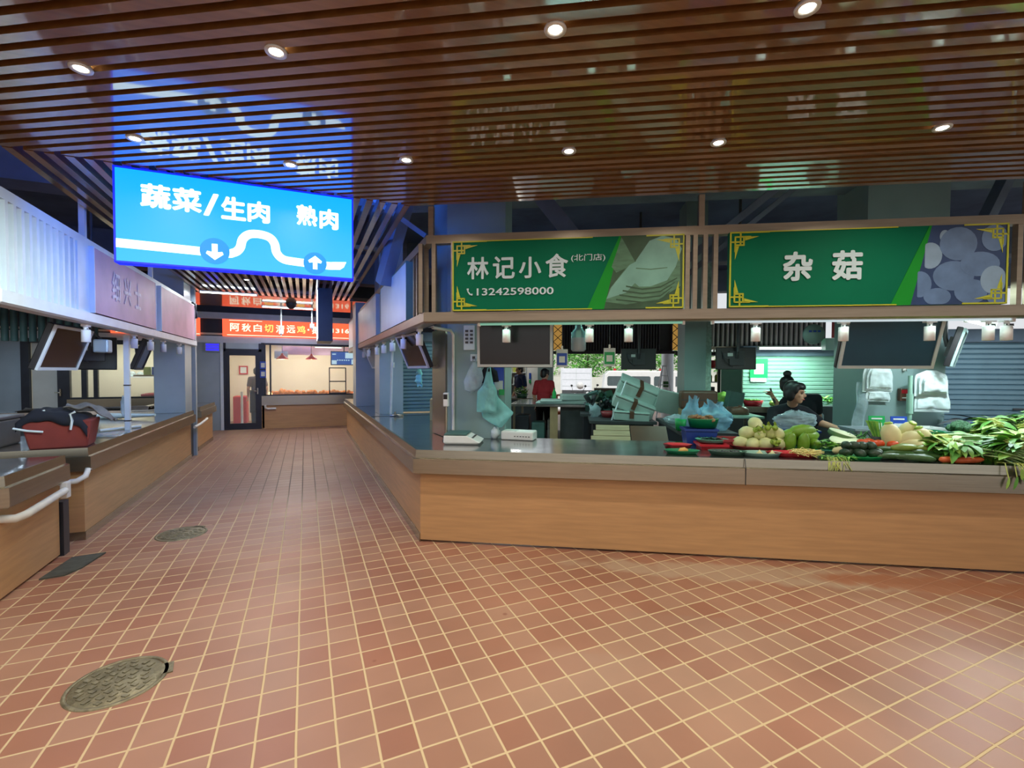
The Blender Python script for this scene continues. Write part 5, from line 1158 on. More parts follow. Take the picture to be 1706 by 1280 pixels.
def stool(label, s, t_, rz, first=[None]):
    if first[0]: dup(first[0], W(s, t_, 0), RZ+rz, label); return
    t = st_thing('plastic_stool', label, 'stool', s, t_, 0, 'orange plastic stools', rz); first[0] = t
    MB().box(-.15, .15, -.15, .15, .98, 1.01).build('seat', M['orange_plastic'], t, bevel=.01)
    for a in (-1, 1):
        for b in (-1, 1): MB().cyl((a*.17, b*.17, 0), (a*.13, b*.13, .98), .022, n=8).build('leg', M['orange_plastic'], t)
    m = MB(); m.box(-.15, .15, -.155, -.14, .55, .6); m.box(-.15, .15, .14, .155, .55, .6); m.build('stretcher', M['orange_plastic'], t)
stool('tall orange stool left of the heap of crates, left one', 1.10, 7.0, .2); stool('tall orange stool left of the heap of crates, right one', 1.43, 6.9, .5)
def fbox(label, s, t_, z, w2, d2, h2, rot, tape=True, nm='foam_box'):
    root = thing(nm, label, 'foam box', W(s, t_, z), group='foam boxes by the ladder'); root.rotation_euler = (Matrix.Rotation(RZ, 3, 'Z') @ Matrix.Rotation(rot[1], 3, 'Y') @ Matrix.Rotation(rot[0], 3, 'X')).to_euler()
    MB().box(-w2/2, w2/2, -d2/2, d2/2, -h2/2, h2*.32).build('box_body', M['foam'], root, bevel=.012); MB().box(-w2/2-.008, w2/2+.008, -d2/2-.008, d2/2+.008, h2*.34, h2/2).build('lid', M['foam'], root, bevel=.012)
    if tape: m = MB(); m.box(-.03, .03, -d2/2-.012, -d2/2-.008, -h2*.2, h2*.5); m.box(-.03, .03, -d2/2-.01, d2/2+.01, h2/2, h2/2+.003); m.build('tape', M['brown_tape'], root)
    return root
fbox('topmost tilted foam box leaning by the ladder', 2.36, 3.2, 1.27, .62, .34, .22, (.30, .40)); fbox('middle tilted foam box under the topmost one', 2.27, 3.12, 1.07, .60, .34, .19, (.25, .36)); fbox('lowest foam box with brown tape under the tilted pair', 2.22, 3.02, .91, .50, .32, .13, (.05, .06))
o = MB().cyl(W(1.91, 2.95, .74), W(2.15, 2.98, 1.42), .012); o.cbox(W(1.93, 2.93, .78), (.06, .04, .10)); o = o.build('trolley_frame', M['white_metal']); tag(o, 'thin white trolley frame along the left of the tilted foam boxes', 'trolley')
o = MB().box(-.24, .24, -.02, .02, -.17, .17).build('foam_sheet', M['foam'], None, W(2.82, 3.0, 1.09), (.35, .22, RZ)); tag(o, 'large foam sheet leaning right of the tilted foam boxes', 'foam sheet')
t = st_thing('stacking_table', 'dark low table carrying the foam boxes', 'table', 1.62, 2.78, 0); MB().box(0, .94, 0, .8, .80, .84).build('tabletop', M['grey_dark'], t); MB().box(.05, .90, .05, .75, 0, .8).build('base', M['dark_paint'], t)
rk = random.Random(5)
m = MB()
for i in range(34):
    c = (rk.uniform(-.25, .25), rk.uniform(-.12, .12), rk.uniform(.02, .36)); q = Matrix.Rotation(rk.uniform(0, 3), 3, (rk.uniform(-1, 1), rk.uniform(-1, 1), rk.uniform(-1, 1))); m.cbox(c, (rk.uniform(.08, .26), rk.uniform(.02, .06), rk.uniform(.02, .10)), rk.randrange(3), q)
o = m.build('tangled_crates', [M['box_teal'], M['grey_dark'], M['tray_dark']], None, W(1.82, 3.75, .86), (0, 0, RZ)); tag(o, 'heap of dark folded crates left of the tilted foam boxes', 'crate heap', kind='stuff')
t = st_thing('stacking_table', 'dark low table under the heap of folded crates', 'table', 1.5, 3.62, 0); MB().box(0, .75, 0, .5, .82, .86).build('tabletop', M['grey_dark'], t); MB().box(.05, .7, .05, .45, 0, .82).build('base', M['dark_paint'], t)
o = MB().lathe([(0, 0), (.10, 0), (.13, .09), (.12, .09), (.09, .01), (0, .01)], 16).build('red_tub', M['tray_maroon'], None, W(1.93, 3.35, .845)); tag(o, 'small red tub in front of the heap of folded crates', 'tub')
o = MB().ell((0, 0, .08), (.10, .08, .10), 12, 8, jit=.9, seed=3).build('grey_bag', M['clear_bag'], None, W(1.72, 3.4, .845)); tag(o, 'rumpled grey bag left of the small red tub', 'bag')
t = st_thing('timber_board', 'pale timber pallet leaning behind the counter', 'pallet', 1.98, 1.25, .70); q = Matrix.Rotation(-.85, 4, 'X')
for i in range(4): MB().box(-.42+.03*i, .05, -.004, .018, .012+i*.085, .09+i*.085, 0, q).build('plank', M['timber'], t)
MB().box(.06, .46, -.004, .018, .012, .34, 0, q).build('brown_board', M['brown_tape'], t); MB().box(-.4, .44, .02, .05, .0, .06, 0, q).build('batten', M['timber'], t)
t = st_thing('pallet_stand', 'dark stand under the leaning pallet', 'stand', 1.6, 1.25, 0); MB().box(0, .9, 0, .42, 0, .69).build('base', M['dark_paint'], t)
# blue bags, brown case, blue crate with mushrooms
t = st_thing('brown_case', 'dark brown case standing behind the blue bags', 'case', 3.1, 2.75, 1.04); MB().box(-.24, .24, -.1, .1, 0, .25).build('body', M['brown_tape'], t, bevel=.03); MB().box(-.24, .24, -.104, -.1, .12, .13).build('seam', M['grey_dark'], t)
t = st_thing('storage_bench', 'dark bench carrying the brown case and the blue bags', 'bench', 2.58, 1.35, 0); MB().box(0, .60, 0, 1.65, .84, .88).build('bench_top', M['grey_dark'], t); MB().box(.03, .57, .04, 1.6, 0, .84).build('base', M['dark_paint'], t)
o = MB().box(-.24, .24, -.1, .1, 0, .155).build('case_box', M['card_brown'], None, W(3.1, 2.75, .885), (0, 0, RZ)); tag(o, 'box under the dark brown case', 'box')
def sack(label, s, t_, z, w_, d_, h_, seed, m_='blue_bag', neck=True, lean=0.0):
    """soft filled bag: slumped body, pinched neck, flared crinkled ears"""
    root = st_thing('filled_bag', label, 'bag', s, t_, z, 'blue plastic bags' if m_ == 'blue_bag' else None)
    def fn(u, v):
        a = 2*pi*u; prof = (.80+.26*sin(pi*min(1, v*1.25)))*(1-max(0, v-.62)/.38*.62) if neck else (.72+.34*sin(pi*min(1, v*1.1)))*(1-max(0, v-.75)/.25*.8)
        if neck and v > .85: prof += (v-.85)*1.4
        q = noise.noise(V((cos(a)*2.2+seed, sin(a)*2.2, v*3.5)))*.26+abs(noise.noise(V((cos(a)*5+seed, sin(a)*5, v*7))))*.24+noise.noise(V((cos(a)*12+seed, sin(a)*12, v*15)))*.09+(.28*sin(5*a+seed) if v > .7 and neck else 0)*(v-.6)*2
        k = prof*(1+q*min(1, v*5)); return (w_/2*k*cos(a)+lean*v*h_, d_/2*k*sin(a), h_*v*(1+.35*q*v))
    m = MB(); m.grid(fn, 40, 26); m.build('bag_body', M[m_], root); return root
sack('blue bag standing tall left of the mushroom bowl', 2.70, 1.55, .885, .19, .16, .36, 2, lean=.15); sack('large blue bag behind the mushroom bowl', 2.98, 1.6, .885, .36, .26, .31, 5)
sack('small clear bag in front of the leaning foam sheet', 2.70, 2.2, .885, .26, .18, .12, 8, 'clear_bag', False)
o = MB().lathe([(0, 0), (.05, 0), (.065, .13), (.06, .13), (.045, .01), (0, .01)], 16).build('green_cup', M['tray_bright'], None, W(2.60, 1.5, .885)); tag(o, 'bright green cup left of the blue crate', 'cup')
o = MB().lathe([(0, 0), (.04, 0), (.04, .12), (0, .12)], 14).build('white_cup', M['card_paper'], None, W(2.82, 2.2, .885)); tag(o, 'white tub in front of the leaning foam sheet', 'tub')
def crate(label, s, t_, z, w2, d2, h2, m_, rz=0, nm='plastic_crate'):
    root = st_thing(nm, label, 'crate', s, t_, z, rz=rz); a, b = w2/2, d2/2; m = MB(); k = .86
    m.add([(-a*k, -b*k, 0), (a*k, -b*k, 0), (a*k, b*k, 0), (-a*k, b*k, 0), (-a, -b, h2), (a, -b, h2), (a, b, h2), (-a, b, h2), (-a+.012, -b+.012, h2), (a-.012, -b+.012, h2), (a-.012, b-.012, h2), (-a+.012, b-.012, h2), (-a*k+.01, -b*k+.01, .012), (a*k-.01, -b*k+.01, .012), (a*k-.01, b*k-.01, .012), (-a*k+.01, b*k-.01, .012)],
        [(3, 2, 1, 0), (0, 1, 5, 4), (1, 2, 6, 5), (2, 3, 7, 6), (3, 0, 4, 7), (4, 5, 9, 8), (5, 6, 10, 9), (6, 7, 11, 10), (7, 4, 8, 11), (8, 9, 13, 12), (9, 10, 14, 13), (10, 11, 15, 14), (11, 8, 12, 15), (12, 13, 14, 15)]); m.build('body', M[m_], root)
    m = MB(); m.box(-a-.008, a+.008, -b-.008, -b+.004, h2-.02, h2); m.box(-a-.008, a+.008, b-.004, b+.008, h2-.02, h2); m.box(-a-.008, -a+.004, -b, b, h2-.02, h2); m.box(a-.004, a+.008, -b, b, h2-.02, h2); m.build('rim', M[m_], root)
    return root
crate('blue crate under the mushroom bowl', 2.62, .79, ZT, .30, .22, .16, 'crate_blue')
def tray(nm, label, s, t_, z, w2, d2, h2, m_, n=26, flare=.82, rim=.012, cat='tray'):
    root = st_thing(nm, label, cat, s, t_, z); a = w2/2
    MB().lathe([(0, 0), (a*flare, 0), (a*.97, h2*.9), (a, h2), (a-rim, h2), (a*.94-rim*.5, h2*.85), (a*flare-.01, .012), (0, .010)], n, sy=d2/w2).build('tray_body', M[m_], root)
    return root
def items(nm, label, cat, grp, mk, places, mats_, **k):
    """copies of one small mesh, each an object"""
    first = None
    for i, (s, t_, z, rot, sc_) in enumerate(places):
        if first is None: first = mk().build(nm, mats_, None); tag(first, label, cat, grp); o = first
        else: o = first.copy(); COL.objects.link(o)
        o.location = W(s, t_, z); o.rotation_euler = (rot[0], rot[1], RZ+rot[2]); o.scale = (sc_,)*3
tray('mushroom_bowl', 'green bowl of brown mushrooms on the blue crate', 2.66, .80, ZT+.165, .30, .22, .09, 'tray_green', cat='bowl')
items('mushroom', 'small brown mushroom heaped in the green bowl on the blue crate', 'mushroom', 'mushrooms in the bowl', lambda: MB().lathe([(0, 0), (.009, 0), (.011, .014), (.024, .016), (.022, .03), (0, .038)], 10),
      [(2.66+rnd.uniform(-.11, .11), .80+rnd.uniform(-.07, .07), ZT+.22+rnd.uniform(0, .03), (rnd.uniform(-.7, .7), rnd.uniform(-.7, .7), rnd.uniform(0, 6)), rnd.uniform(.85, 1.2)) for i in range(34)], M['mushroom'])
# front trays, left to right
tray('shallow_tray', 'green shallow tray with one yellow root, leftmost at the counter edge', 2.33, .19, ZT, .30, .17, .035, 'tray_green')
items('ginger_root', 'yellow ginger root in the leftmost green tray', 'ginger', None, lambda: MB().ell((0, 0, .02), (.045, .025, .022), 12, 8, jit=.7).ell((.03, .01, .015), (.025, .02, .018), 10, 6), [(2.34, .19, ZT+.012, (0, 0, .4), 1)], M['ginger'])
tray('shallow_tray', 'flat red tray behind the leftmost green tray', 2.36, .50, ZT, .27, .2, .04, 'tray_red', 6)
tray('oval_plate', 'teal oval plate of dark greens in front of the blue crate', 2.68, .57, ZT+.055, .30, .20, .03, 'plate_teal', cat='plate')
o = greens(70, (.10, .05), .06, .02, 1, .5, 12, .015).build('dark_leaves', M['dark_greens'], None, W(2.68, .57, ZT+.075), (0, 0, RZ)); tag(o, 'dark wilted greens on the teal oval plate', 'greens', kind='stuff')
crate('red basket under the teal oval plate', 2.66, .52, ZT, .24, .22, .054, 'tray_red', nm='plastic_basket')
tray('shallow_tray', 'dark green tray of black beans at the counter edge', 2.70, .18, ZT, .32, .17, .04, 'tray_dark')
o = MB()
for i in range(70): o.ell((rnd.uniform(-.12, .12), rnd.uniform(-.05, .05), rnd.uniform(0, .015)), (.012, .009, .008), 6, 4)
o = o.build('black_beans', M['grey_dark'], None, W(2.70, .18, ZT+.016), (0, 0, RZ)); tag(o, 'black beans in the dark green tray', 'beans', kind='stuff')
tray('oval_plate', 'grey-teal glass plate with pale garlic at the counter edge', 2.97, .18, ZT, .34, .18, .035, 'plate_grey', cat='plate')
for i, (ds, l) in enumerate(((-.02, 'left'), (.08, 'right'))): o = MB().lathe([(0, 0), (.022, .004), (.028, .016), (.012, .03), (.004, .045), (0, .045)], 12).build('garlic_bulb', M['daikon'], None, W(2.97+ds, .15, ZT+.012)); tag(o, f'pale garlic bulb on the glass plate, {l} one', 'garlic')
crate('maroon box between the teal plate and the turnip heap', 2.88, .62, ZT, .24, .24, .09, 'tray_maroon', nm='plastic_box')
tray('wide_tray', 'wide red-brown tray under the turnip heap', 3.07, .50, ZT, .50, .30, .045, 'tray_maroon')
def turnip():
    m = MB(); m.lathe([(0, -.062), (.02, -.06), (.045, -.045), (.057, -.01), (.055, .02), (.038, .05), (.022, .07), (.018, .078)], 16, mi=0); m.lathe([(.020, .066), (.026, .085), (.018, .10), (0, .105)], 10, mi=1)
    for i in range(4): m.leaf((.012*cos(i*1.6), .012*sin(i*1.6), .08), (cos(i*1.6)*.6, sin(i*1.6)*.6, 1), (cos(i*1.6), sin(i*1.6), 0), .06, .025, .1, 1, 3)
    return m
TP = [(2.97, .50, .065, (1.3, 0, .9)), (3.06, .44, .065, (1.4, .3, 2.4)), (3.16, .42, .065, (1.2, 0, .4)), (3.27, .44, .065, (1.3, 0, -.5)), (3.33, .52, .07, (1.2, .4, -1.2)), (3.05, .58, .075, (1.4, 0, .4)), (3.17, .56, .07, (1.3, 0, 3)), (3.26, .60, .07, (.9, 0, -.4)),
      (3.03, .52, .155, (1.2, 0, .8)), (3.13, .49, .15, (1.5, .2, 3.0)), (3.22, .51, .165, (1.0, .2, -.6)), (3.11, .53, .235, (2.0, .3, .2)), (3.29, .50, .15, (.8, 0, -.7))]
items('turnip', 'white-green turnip in the pyramid heap on the counter', 'turnip', 'turnips in the heap', turnip, [(s-.06, t_, ZT+z, r_, rnd.uniform(.92, 1.08)) for s, t_, z, r_ in TP], [M['turnip'], M['turnip_tip']])
crate('blue crate behind the turnip heap under the clear bag', 3.36, .80, ZT, .34, .22, .15, 'crate_blue')
sack('crinkled clear bag on the blue crate in front of the person in black', 3.62, 1.05, .972, .36, .20, .19, 14, 'clear_bag', False)
crate('dark crate under the crinkled clear bag', 3.60, 1.10, .70, .44, .26, .27, 'crate_blue')
tray('shallow_tray', 'red tray of yellow sprouts at the counter edge', 3.24, .20, ZT, .46, .20, .04, 'tray_red', 6)
o = MB()
for i in range(130):
    a = rnd.gauss(0, .5); p = V((rnd.uniform(-.10, .08), rnd.uniform(-.05, .05), rnd.uniform(.0, .04))); o.tube([p, p+V((.04*cos(a), .04*sin(a), rnd.uniform(0, .02))), p+V((.08*cos(a), .08*sin(a), rnd.uniform(-.015, .02)))], .0032, 5)
o = o.build('bean_sprouts', M['bean_sprout'], None, W(3.28, .16, ZT+.02), (0, 0, RZ)); tag(o, 'heap of yellow bean sprouts spilling from the red tray', 'sprouts', kind='stuff')
tray('oval_plate', 'pale plate under the green gourds', 3.42, .50, ZT, .36, .24, .03, 'plate_teal', cat='plate')
def gourd(): return MB().lathe([(0, -.10), (.03, -.095), (.052, -.06), (.056, 0), (.046, .05), (.028, .085), (.012, .10), (0, .102)], 16).cyl((0, 0, .10), (.004, 0, .118), .008, .006, 8)
items('green_gourd', 'ridged green gourd on the pale plate right of the turnips', 'gourd', 'green gourds on the plate', gourd,
      [(3.31, .44, ZT+.085, (.25, .1, 0), .92), (3.42, .43, ZT+.085, (.2, -.1, .5), .92), (3.53, .47, ZT+.07, (1.2, .4, -.6), .9), (3.36, .54, ZT+.14, (0, 1.3, .3), 1.05), (3.46, .54, ZT+.175, (0, 1.45, .1), 1.15), (3.52, .55, ZT+.13, (0, 1.5, .5), 1.1), (3.41, .60, ZT+.10, (0, 1.4, 0), 1.1)], M['gourd'])
tray('oval_plate', 'small teal plate of greens right of the gourds', 3.63, .48, ZT, .22, .18, .03, 'plate_teal', cat='plate')
o = greens(70, (.09, .07), .10, .03, 2, .9, 21, .06).build('leafy_heap', [M['leaf_green'], M['leaf_light']], None, W(3.64, .52, ZT+.02), (0, 0, RZ)); tag(o, 'small heap of greens between the gourds and the cut melon', 'greens', kind='stuff')
def melon():
    m = MB(); m.lathe([(0, .075), (.10, .075), (.142, .068), (.145, .062)], 28, mi=1, sy=.8); m.lathe([(.145, .062), (.15, .03), (.12, .0), (0, 0)], 28, mi=0, sy=.8); return m
items('cut_melon', 'cut winter melon with a white face, lower piece behind the dark avocados', 'melon', None, melon, [(3.85, .60, ZT+.03, (.32, 0, .2), 1.0)], [M['wax_skin'], M['gourd_cut']])
items('cut_melon', 'cut winter melon with a white face, upper piece at the back', 'melon', None, melon, [(3.88, .74, ZT+.09, (.32, .06, .9), .95)], [M['wax_skin'], M['gourd_cut']])
def rad(L=.20, r=.036): return MB().lathe([(0, 0), (r*.5, .01), (r*.9, L*.15), (r, L*.4), (r*.9, L*.7), (r*.5, L*.92), (0, L)], 14)
items('white_radish', 'small white radish lying behind the avocado tray', 'radish', None, rad, [(3.60, .32, ZT+.035, (0, 1.45, .1), .9)], M['daikon'])
tray('shallow_tray', 'bright green rectangular tray under the dark avocados', 3.74, .17, ZT, .36, .20, .03, 'tray_bright', 8)
items('avocado', 'dark green avocado piled in the bright green tray', 'avocado', 'avocados in the tray', lambda: MB().lathe([(0, -.045), (.02, -.043), (.036, -.02), (.036, .005), (.024, .035), (.012, .05), (0, .053)], 14),
      [(3.61+i*.056, .15+.05*(i % 2), ZT+.05, (1.2, .3*i, i*1.7), 1) for i in range(6)]+[(3.65+i*.06, .20, ZT+.105, (1.4, .5*i, i*1.1), 1) for i in range(4)], M['avocado'])
o = greens(120, (.11, .03), .07, .014, 2, .3, 31, .04)
for i in range(22):
    x = rnd.uniform(-.08, .08); o.tube([(x, -.03, .03), (x+rnd.uniform(-.03, .03), -.08, .0), (x+rnd.uniform(-.05, .05), -.10, rnd.uniform(-.14, -.05))], .0022, 5, 2)
o = o.build('hanging_sprouts', [M['leaf_green'], M['leaf_light'], M['stalk']], None, W(3.50, .08, ZT), (0, 0, RZ)); tag(o, 'thin green sprouts hanging over the counter edge beside the avocados', 'sprouts', kind='stuff')
# tomatoes, stalks, radishes
def tomato(): return MB().lathe([(0, .066), (.012, .070), (.034, .064), (.044, .038), (.038, .012), (.015, .0), (0, .002)], 16, mi=0).leaf((0, 0, .067), (1, 0, .1), (0, 0, 1), .022, .008, .2, 1, 3).leaf((0, 0, .067), (-.5, .8, .1), (0, 0, 1), .022, .008, .2, 1, 3).leaf((0, 0, .067), (-.5, -.8, .1), (0, 0, 1), .022, .008, .2, 1, 3)
items('tomato', 'red tomato in the row behind the avocados', 'tomato', 'tomatoes behind the avocados', tomato, [(3.88, .40, ZT+.06, (.1, 0, 0), 1.05), (3.95, .38, ZT+.06, (.1, .2, 1), 1.02), (4.02, .41, ZT+.06, (-.1, 0, 2), 1.0), (4.10, .35, ZT+.06, (.1, .1, 3), 1.0), (3.98, .48, ZT+.06, (0, 0, 4), 1)], [M['tomato'], M['leaf_green']])
tray('shallow_tray', 'pale tray under the tomatoes', 3.99, .41, ZT, .40, .24, .055, 'plate_grey')
o = greens(170, (.16, .08), .12, .016, 2, 2.2, 41, .1).build('herb_bunch', [M['leaf_green'], M['leaf_dark']], None, W(4.06, .78, ZT), (0, 0, RZ)); tag(o, 'feathery herb heap behind the tomatoes', 'herbs', kind='stuff')
m = MB()
for i in range(46):
    a = rnd.uniform(0, 6.28); r_ = .045*math.sqrt(rnd.random()); p = V((r_*cos(a), r_*sin(a), 0)); m.tube([p, p*.7+V((0, .02, .13)), p*1.3+V((-.02, .05, .27))], .004, 5, i % 2)
root = st_thing('stalk_bunch', 'upright bunch of green stalks tied with a dark band', 'greens', 4.13, .60, ZT); m.build('stalks', [M['leaf_light'], M['leaf_green']], root); MB().lathe([(.046, .09), (.05, .10), (.05, .125), (.046, .135)], 16, c=(0, .012, 0)).build('dark_band', M['grey_dark'], root)
def daikon():
    m = MB(); m.lathe([(0, -.12), (.03, -.115), (.055, -.08), (.068, -.02), (.066, .04), (.05, .08), (.028, .10)], 18, mi=0); m.lathe([(.028, .10), (.03, .112), (.02, .118), (0, .112)], 12, mi=1); return m
items('big_radish', 'fat pale radish with a cut top in the group right of the stalks', 'radish', 'fat radishes', daikon, [(4.16, .48, ZT+.15, (-.15, -.15, 0), 1.1), (4.26, .44, ZT+.12, (.75, .5, .4), 1.05), (4.33, .56, ZT+.18, (.4, -.4, 1), 1.0), (4.385, .44, ZT+.13, (-.25, .2, 2), 1.05), (4.26, .36, ZT+.09, (1.4, .9, .4), .85)], [M['daikon'], M['turnip_tip']])
def cuke(): return MB().tube([(-.13, 0, 0), (-.12, 0, .004), (-.06, .004, .006), (.02, .006, .004), (.09, .0, 0), (.125, -.004, -.003), (.13, -.004, -.003)], [.004, .018, .026, .028, .025, .012, .003], 12)
CP = [(a-.20, b, c, d) for a, b, c, d in [(4.16, .14, .03, .2), (4.30, .10, .03, -.2), (4.42, .14, .03, .15), (4.25, .20, .045, .1), (4.40, .22, .05, -.1), (4.52, .18, .03, .3), (4.22, .28, .06, .05), (4.36, .28, .085, .0), (4.48, .26, .08, .2), (4.56, .30, .06, -.2), (4.30, .22, .09, .1)]]
items('cucumber', 'green cucumber in the heap right of the avocado tray', 'cucumber', 'cucumbers in the heap', cuke, [(s, t_, ZT+z, (0, 0, r_), rnd.uniform(.9, 1.1)) for s, t_, z, r_ in CP[:7]], M['cucumber'])
items('summer_squash', 'yellow-green squash among the cucumbers', 'squash', 'squashes in the heap', lambda: MB().tube([(-.11, 0, 0), (-.10, 0, 0), (-.04, 0, .004), (.04, 0, .004), (.10, 0, 0), (.115, 0, 0)], [.005, .022, .034, .030, .014, .004], 12), [(s, t_, ZT+z, (0, 0, r_), rnd.uniform(.85, 1.05)) for s, t_, z, r_ in CP[7:]], M['squash'])
items('carrot', 'orange carrot lying at the counter edge under the leafy greens', 'carrot', 'carrots at the edge', lambda: rad(.15, .026), [(4.25, .07, ZT+.025, (0, 1.5, .05), 1), (4.34, .07, ZT+.025, (0, 1.5, -.08), 1.1), (4.44, .08, ZT+.025, (0, 1.5, .1), 1)], M['carrot'])
# bowls at the back, blue basin
tray('deep_bowl', 'deep green bowl of pale beans behind the fat radishes', 4.66, .86, ZT, .33, .26, .17, 'tray_green', cat='bowl')
o = MB()
for i in range(60): o.ell((rnd.uniform(-.12, .12), rnd.uniform(-.08, .08), rnd.uniform(0, .03)), (.02, .008, .008), 6, 4, 0, Matrix.Rotation(rnd.uniform(0, 3), 3, 'Z'))
o = o.build('pale_beans', M['daikon'], None, W(4.66, .86, ZT+.135), (0, 0, RZ)); tag(o, 'pale beans in the deep green bowl', 'beans', kind='stuff')
tray('deep_bowl', 'deep green bowl of broccoli left of the leafy pile', 5.03, .88, ZT, .38, .26, .15, 'tray_green', cat='bowl')
def broc():
    m = MB(); m.cyl((0, 0, -.05), (0, 0, .0), .02, .03, 8)
    for i in range(12): a = i*2.4; r_ = .052*math.sqrt(i/12); m.ell((r_*cos(a), r_*sin(a), .012+.03*(1-i/12)), .028, 8, 6, jit=.5, seed=i)
    return m
items('broccoli', 'broccoli head in the deep green bowl', 'broccoli', 'broccoli in the bowl', broc, [(4.96, .86, ZT+.17, (0, 0, 0), 1.2), (5.07, .85, ZT+.165, (0, .2, 1), 1.15), (5.02, .92, ZT+.19, (0, 0, 2), 1.1), (5.14, .89, ZT+.15, (0, .3, 2), .9)], M['broccoli'])
tray('wide_basin', 'wide blue basin of dry greens on the bench behind the broccoli', 5.46, 1.25, .842, .52, .32, .20, 'basin_blue', cat='basin')
o = greens(200, (.19, .10), .05, .012, 1, 1.2, 51, .05).build('dry_greens', M['cloth_canvas'], None, W(5.44, 1.25, 1.00), (0, 0, RZ)); tag(o, 'grey-green dry greens heaped in the blue basin', 'greens', kind='stuff')
o = greens(8, (.1, .04), .25, .12, 1, .3, 52, .02).build('dark_wrap', M['grey_dark'], None, W(5.42, 1.32, 1.06), (0, 0, RZ)); tag(o, 'dark plastic wrap at the back of the blue basin', 'wrap')
crate('white tub on the bench between the deep bowls and the column', 4.82, 1.14, .842, .34, .22, .17, 'white_plastic', nm='white_tub')
crate('grey-blue crate on the bench behind the stalks', 4.38, 1.25, .842, .34, .3, .14, 'blue_grey_panel')
# leafy greens: bunches on the right, each its own object
def bunch(seed, n=15, L=.30, wd=.075, kinds=(0, 1)):
    r_ = random.Random(seed); m = MB()
    for i in range(n):
        a = r_.gauss(0, .30); b = r_.uniform(-.05, .35); p = V((r_.uniform(-.02, .02), r_.uniform(-.025, .025), r_.uniform(0, .04)))
        d = V((cos(a), sin(a), b)); e = p+d*L*.45; m.tube([p, p+d*L*.25, e], [.006, .005, .003], 5, 2)
        m.leaf(e-d*.02, d+V((0, 0, r_.uniform(-.3, .2))), (r_.uniform(-.5, .5), r_.uniform(-.5, .5), 1), L*.6*r_.uniform(.7, 1.2), wd*r_.uniform(.7, 1.2), r_.uniform(.15, .7), kinds[r_.randrange(len(kinds))], 5)
    return m
LM = [M['leaf_green'], M['leaf_light'], M['stalk'], M['leaf_dark']]
protos = [bunch(1, 20, .24, .055).build('leafy_bunch', LM), bunch(2, 22, .22, .045, (0, 0, 3)).build('leafy_bunch', LM), bunch(3, 18, .26, .065, (0, 1, 1)).build('leafy_bunch', LM)]
for p_ in protos: tag(p_, 'leafy green bunch in the big pile at the right end of the counter', 'greens', 'leafy bunches at the right end')
rb_ = random.Random(23); BP = []
for i in range(34):
    s = rb_.uniform(4.95, 5.65); t_ = rb_.uniform(.40, .92); BP.append((s, t_, .04+.26*rb_.random()*min(1, (s-4.7)/.5), rb_.uniform(0, 6.28)))
for i in range(12): BP.append((rb_.uniform(4.70, 5.0), rb_.uniform(.08, .30), .03+.14*rb_.random(), rb_.uniform(2.2, 4.2)))
for i in range(15): BP.append((rb_.uniform(4.38, 4.68), rb_.uniform(.18, .44), .03+.08*rb_.random(), rb_.uniform(0, 6.28)))
for i, (s, t_, z, r_) in enumerate(BP):
    o = protos[i % 3] if i < 3 else protos[i % 3].copy()
    if i >= 3: COL.objects.link(o)
    if s < 4.7: o['label'] = 'leafy green bunch between the cucumbers and the leeks'; o['group'] = 'leafy bunches by the cucumbers'
    o.location = W(s, t_, ZT+z); o.rotation_euler = (rnd.uniform(-.2, .2), rnd.uniform(-.15, .1), RZ+r_); o.scale = (rnd.uniform(.8, 1.1),)*3
def leek(seed, cm):
    r_ = random.Random(seed); m = MB()
    for i in range(20):
        y = r_.uniform(-.05, .05); z = r_.uniform(0, .05); m.tube([(-.20, y*.6, z), (-.05, y+r_.uniform(-.01, .01), z+.025), (.08, y*1.8, z+.02), (.22+r_.uniform(-.05, .05), y*3.2, z-.02+r_.uniform(-.03, .03))], [.008, .008, .006, .002], 6, cm)
    return m
for i, (s, t_, z, r_, c_) in enumerate([(4.66, .26, .08, -.45, 0), (4.76, .30, .12, -.6, 0), (4.84, .22, .10, -.65, 0), (4.58, .34, .08, -.3, 1), (4.60, .44, .11, .05, 1), (4.74, .16, .06, -.75, 0), (4.62, .15, .04, -.5, 0), (4.72, .46, .12, .1, 1), (4.70, .38, .12, -.5, 0), (4.86, .12, .06, -.9, 0)]):
    o = leek(i, 0).build('leek_bunch', M['onion_green' if c_ == 0 else 'chive_yellow'], None, W(s, t_, ZT+z), (0, .05, RZ+r_)); tag(o, 'bundle of long pale leeks sloping to the counter edge' if c_ == 0 else 'bundle of yellow chives left of the pale leeks', 'leeks' if c_ == 0 else 'chives', 'leek bundles' if c_ == 0 else 'chive bundles')
m = MB(); rr = random.Random(77)
for i in range(40):
    x = rr.uniform(-.10, .55); p = V((x, .03, .02)); q = p+V((rr.uniform(-.03, .03), -.07, .01)); e = q+V((rr.uniform(-.03, .03), -.03, -rr.uniform(.03, .13))); m.tube([p, q, e], .004, 5, 2)
    m.leaf(e-V((0, 0, -.02)), (rr.uniform(-.3, .3), -.15, -1), (0, -1, .2), rr.uniform(.05, .11), rr.uniform(.02, .045), .1, rr.randrange(2), 4)
o = m.build('overhanging_leaves', LM, None, W(4.70, .02, ZT), (0, 0, RZ)); tag(o, 'leaves and stalks hanging over the counter edge at the far right', 'greens', kind='stuff')

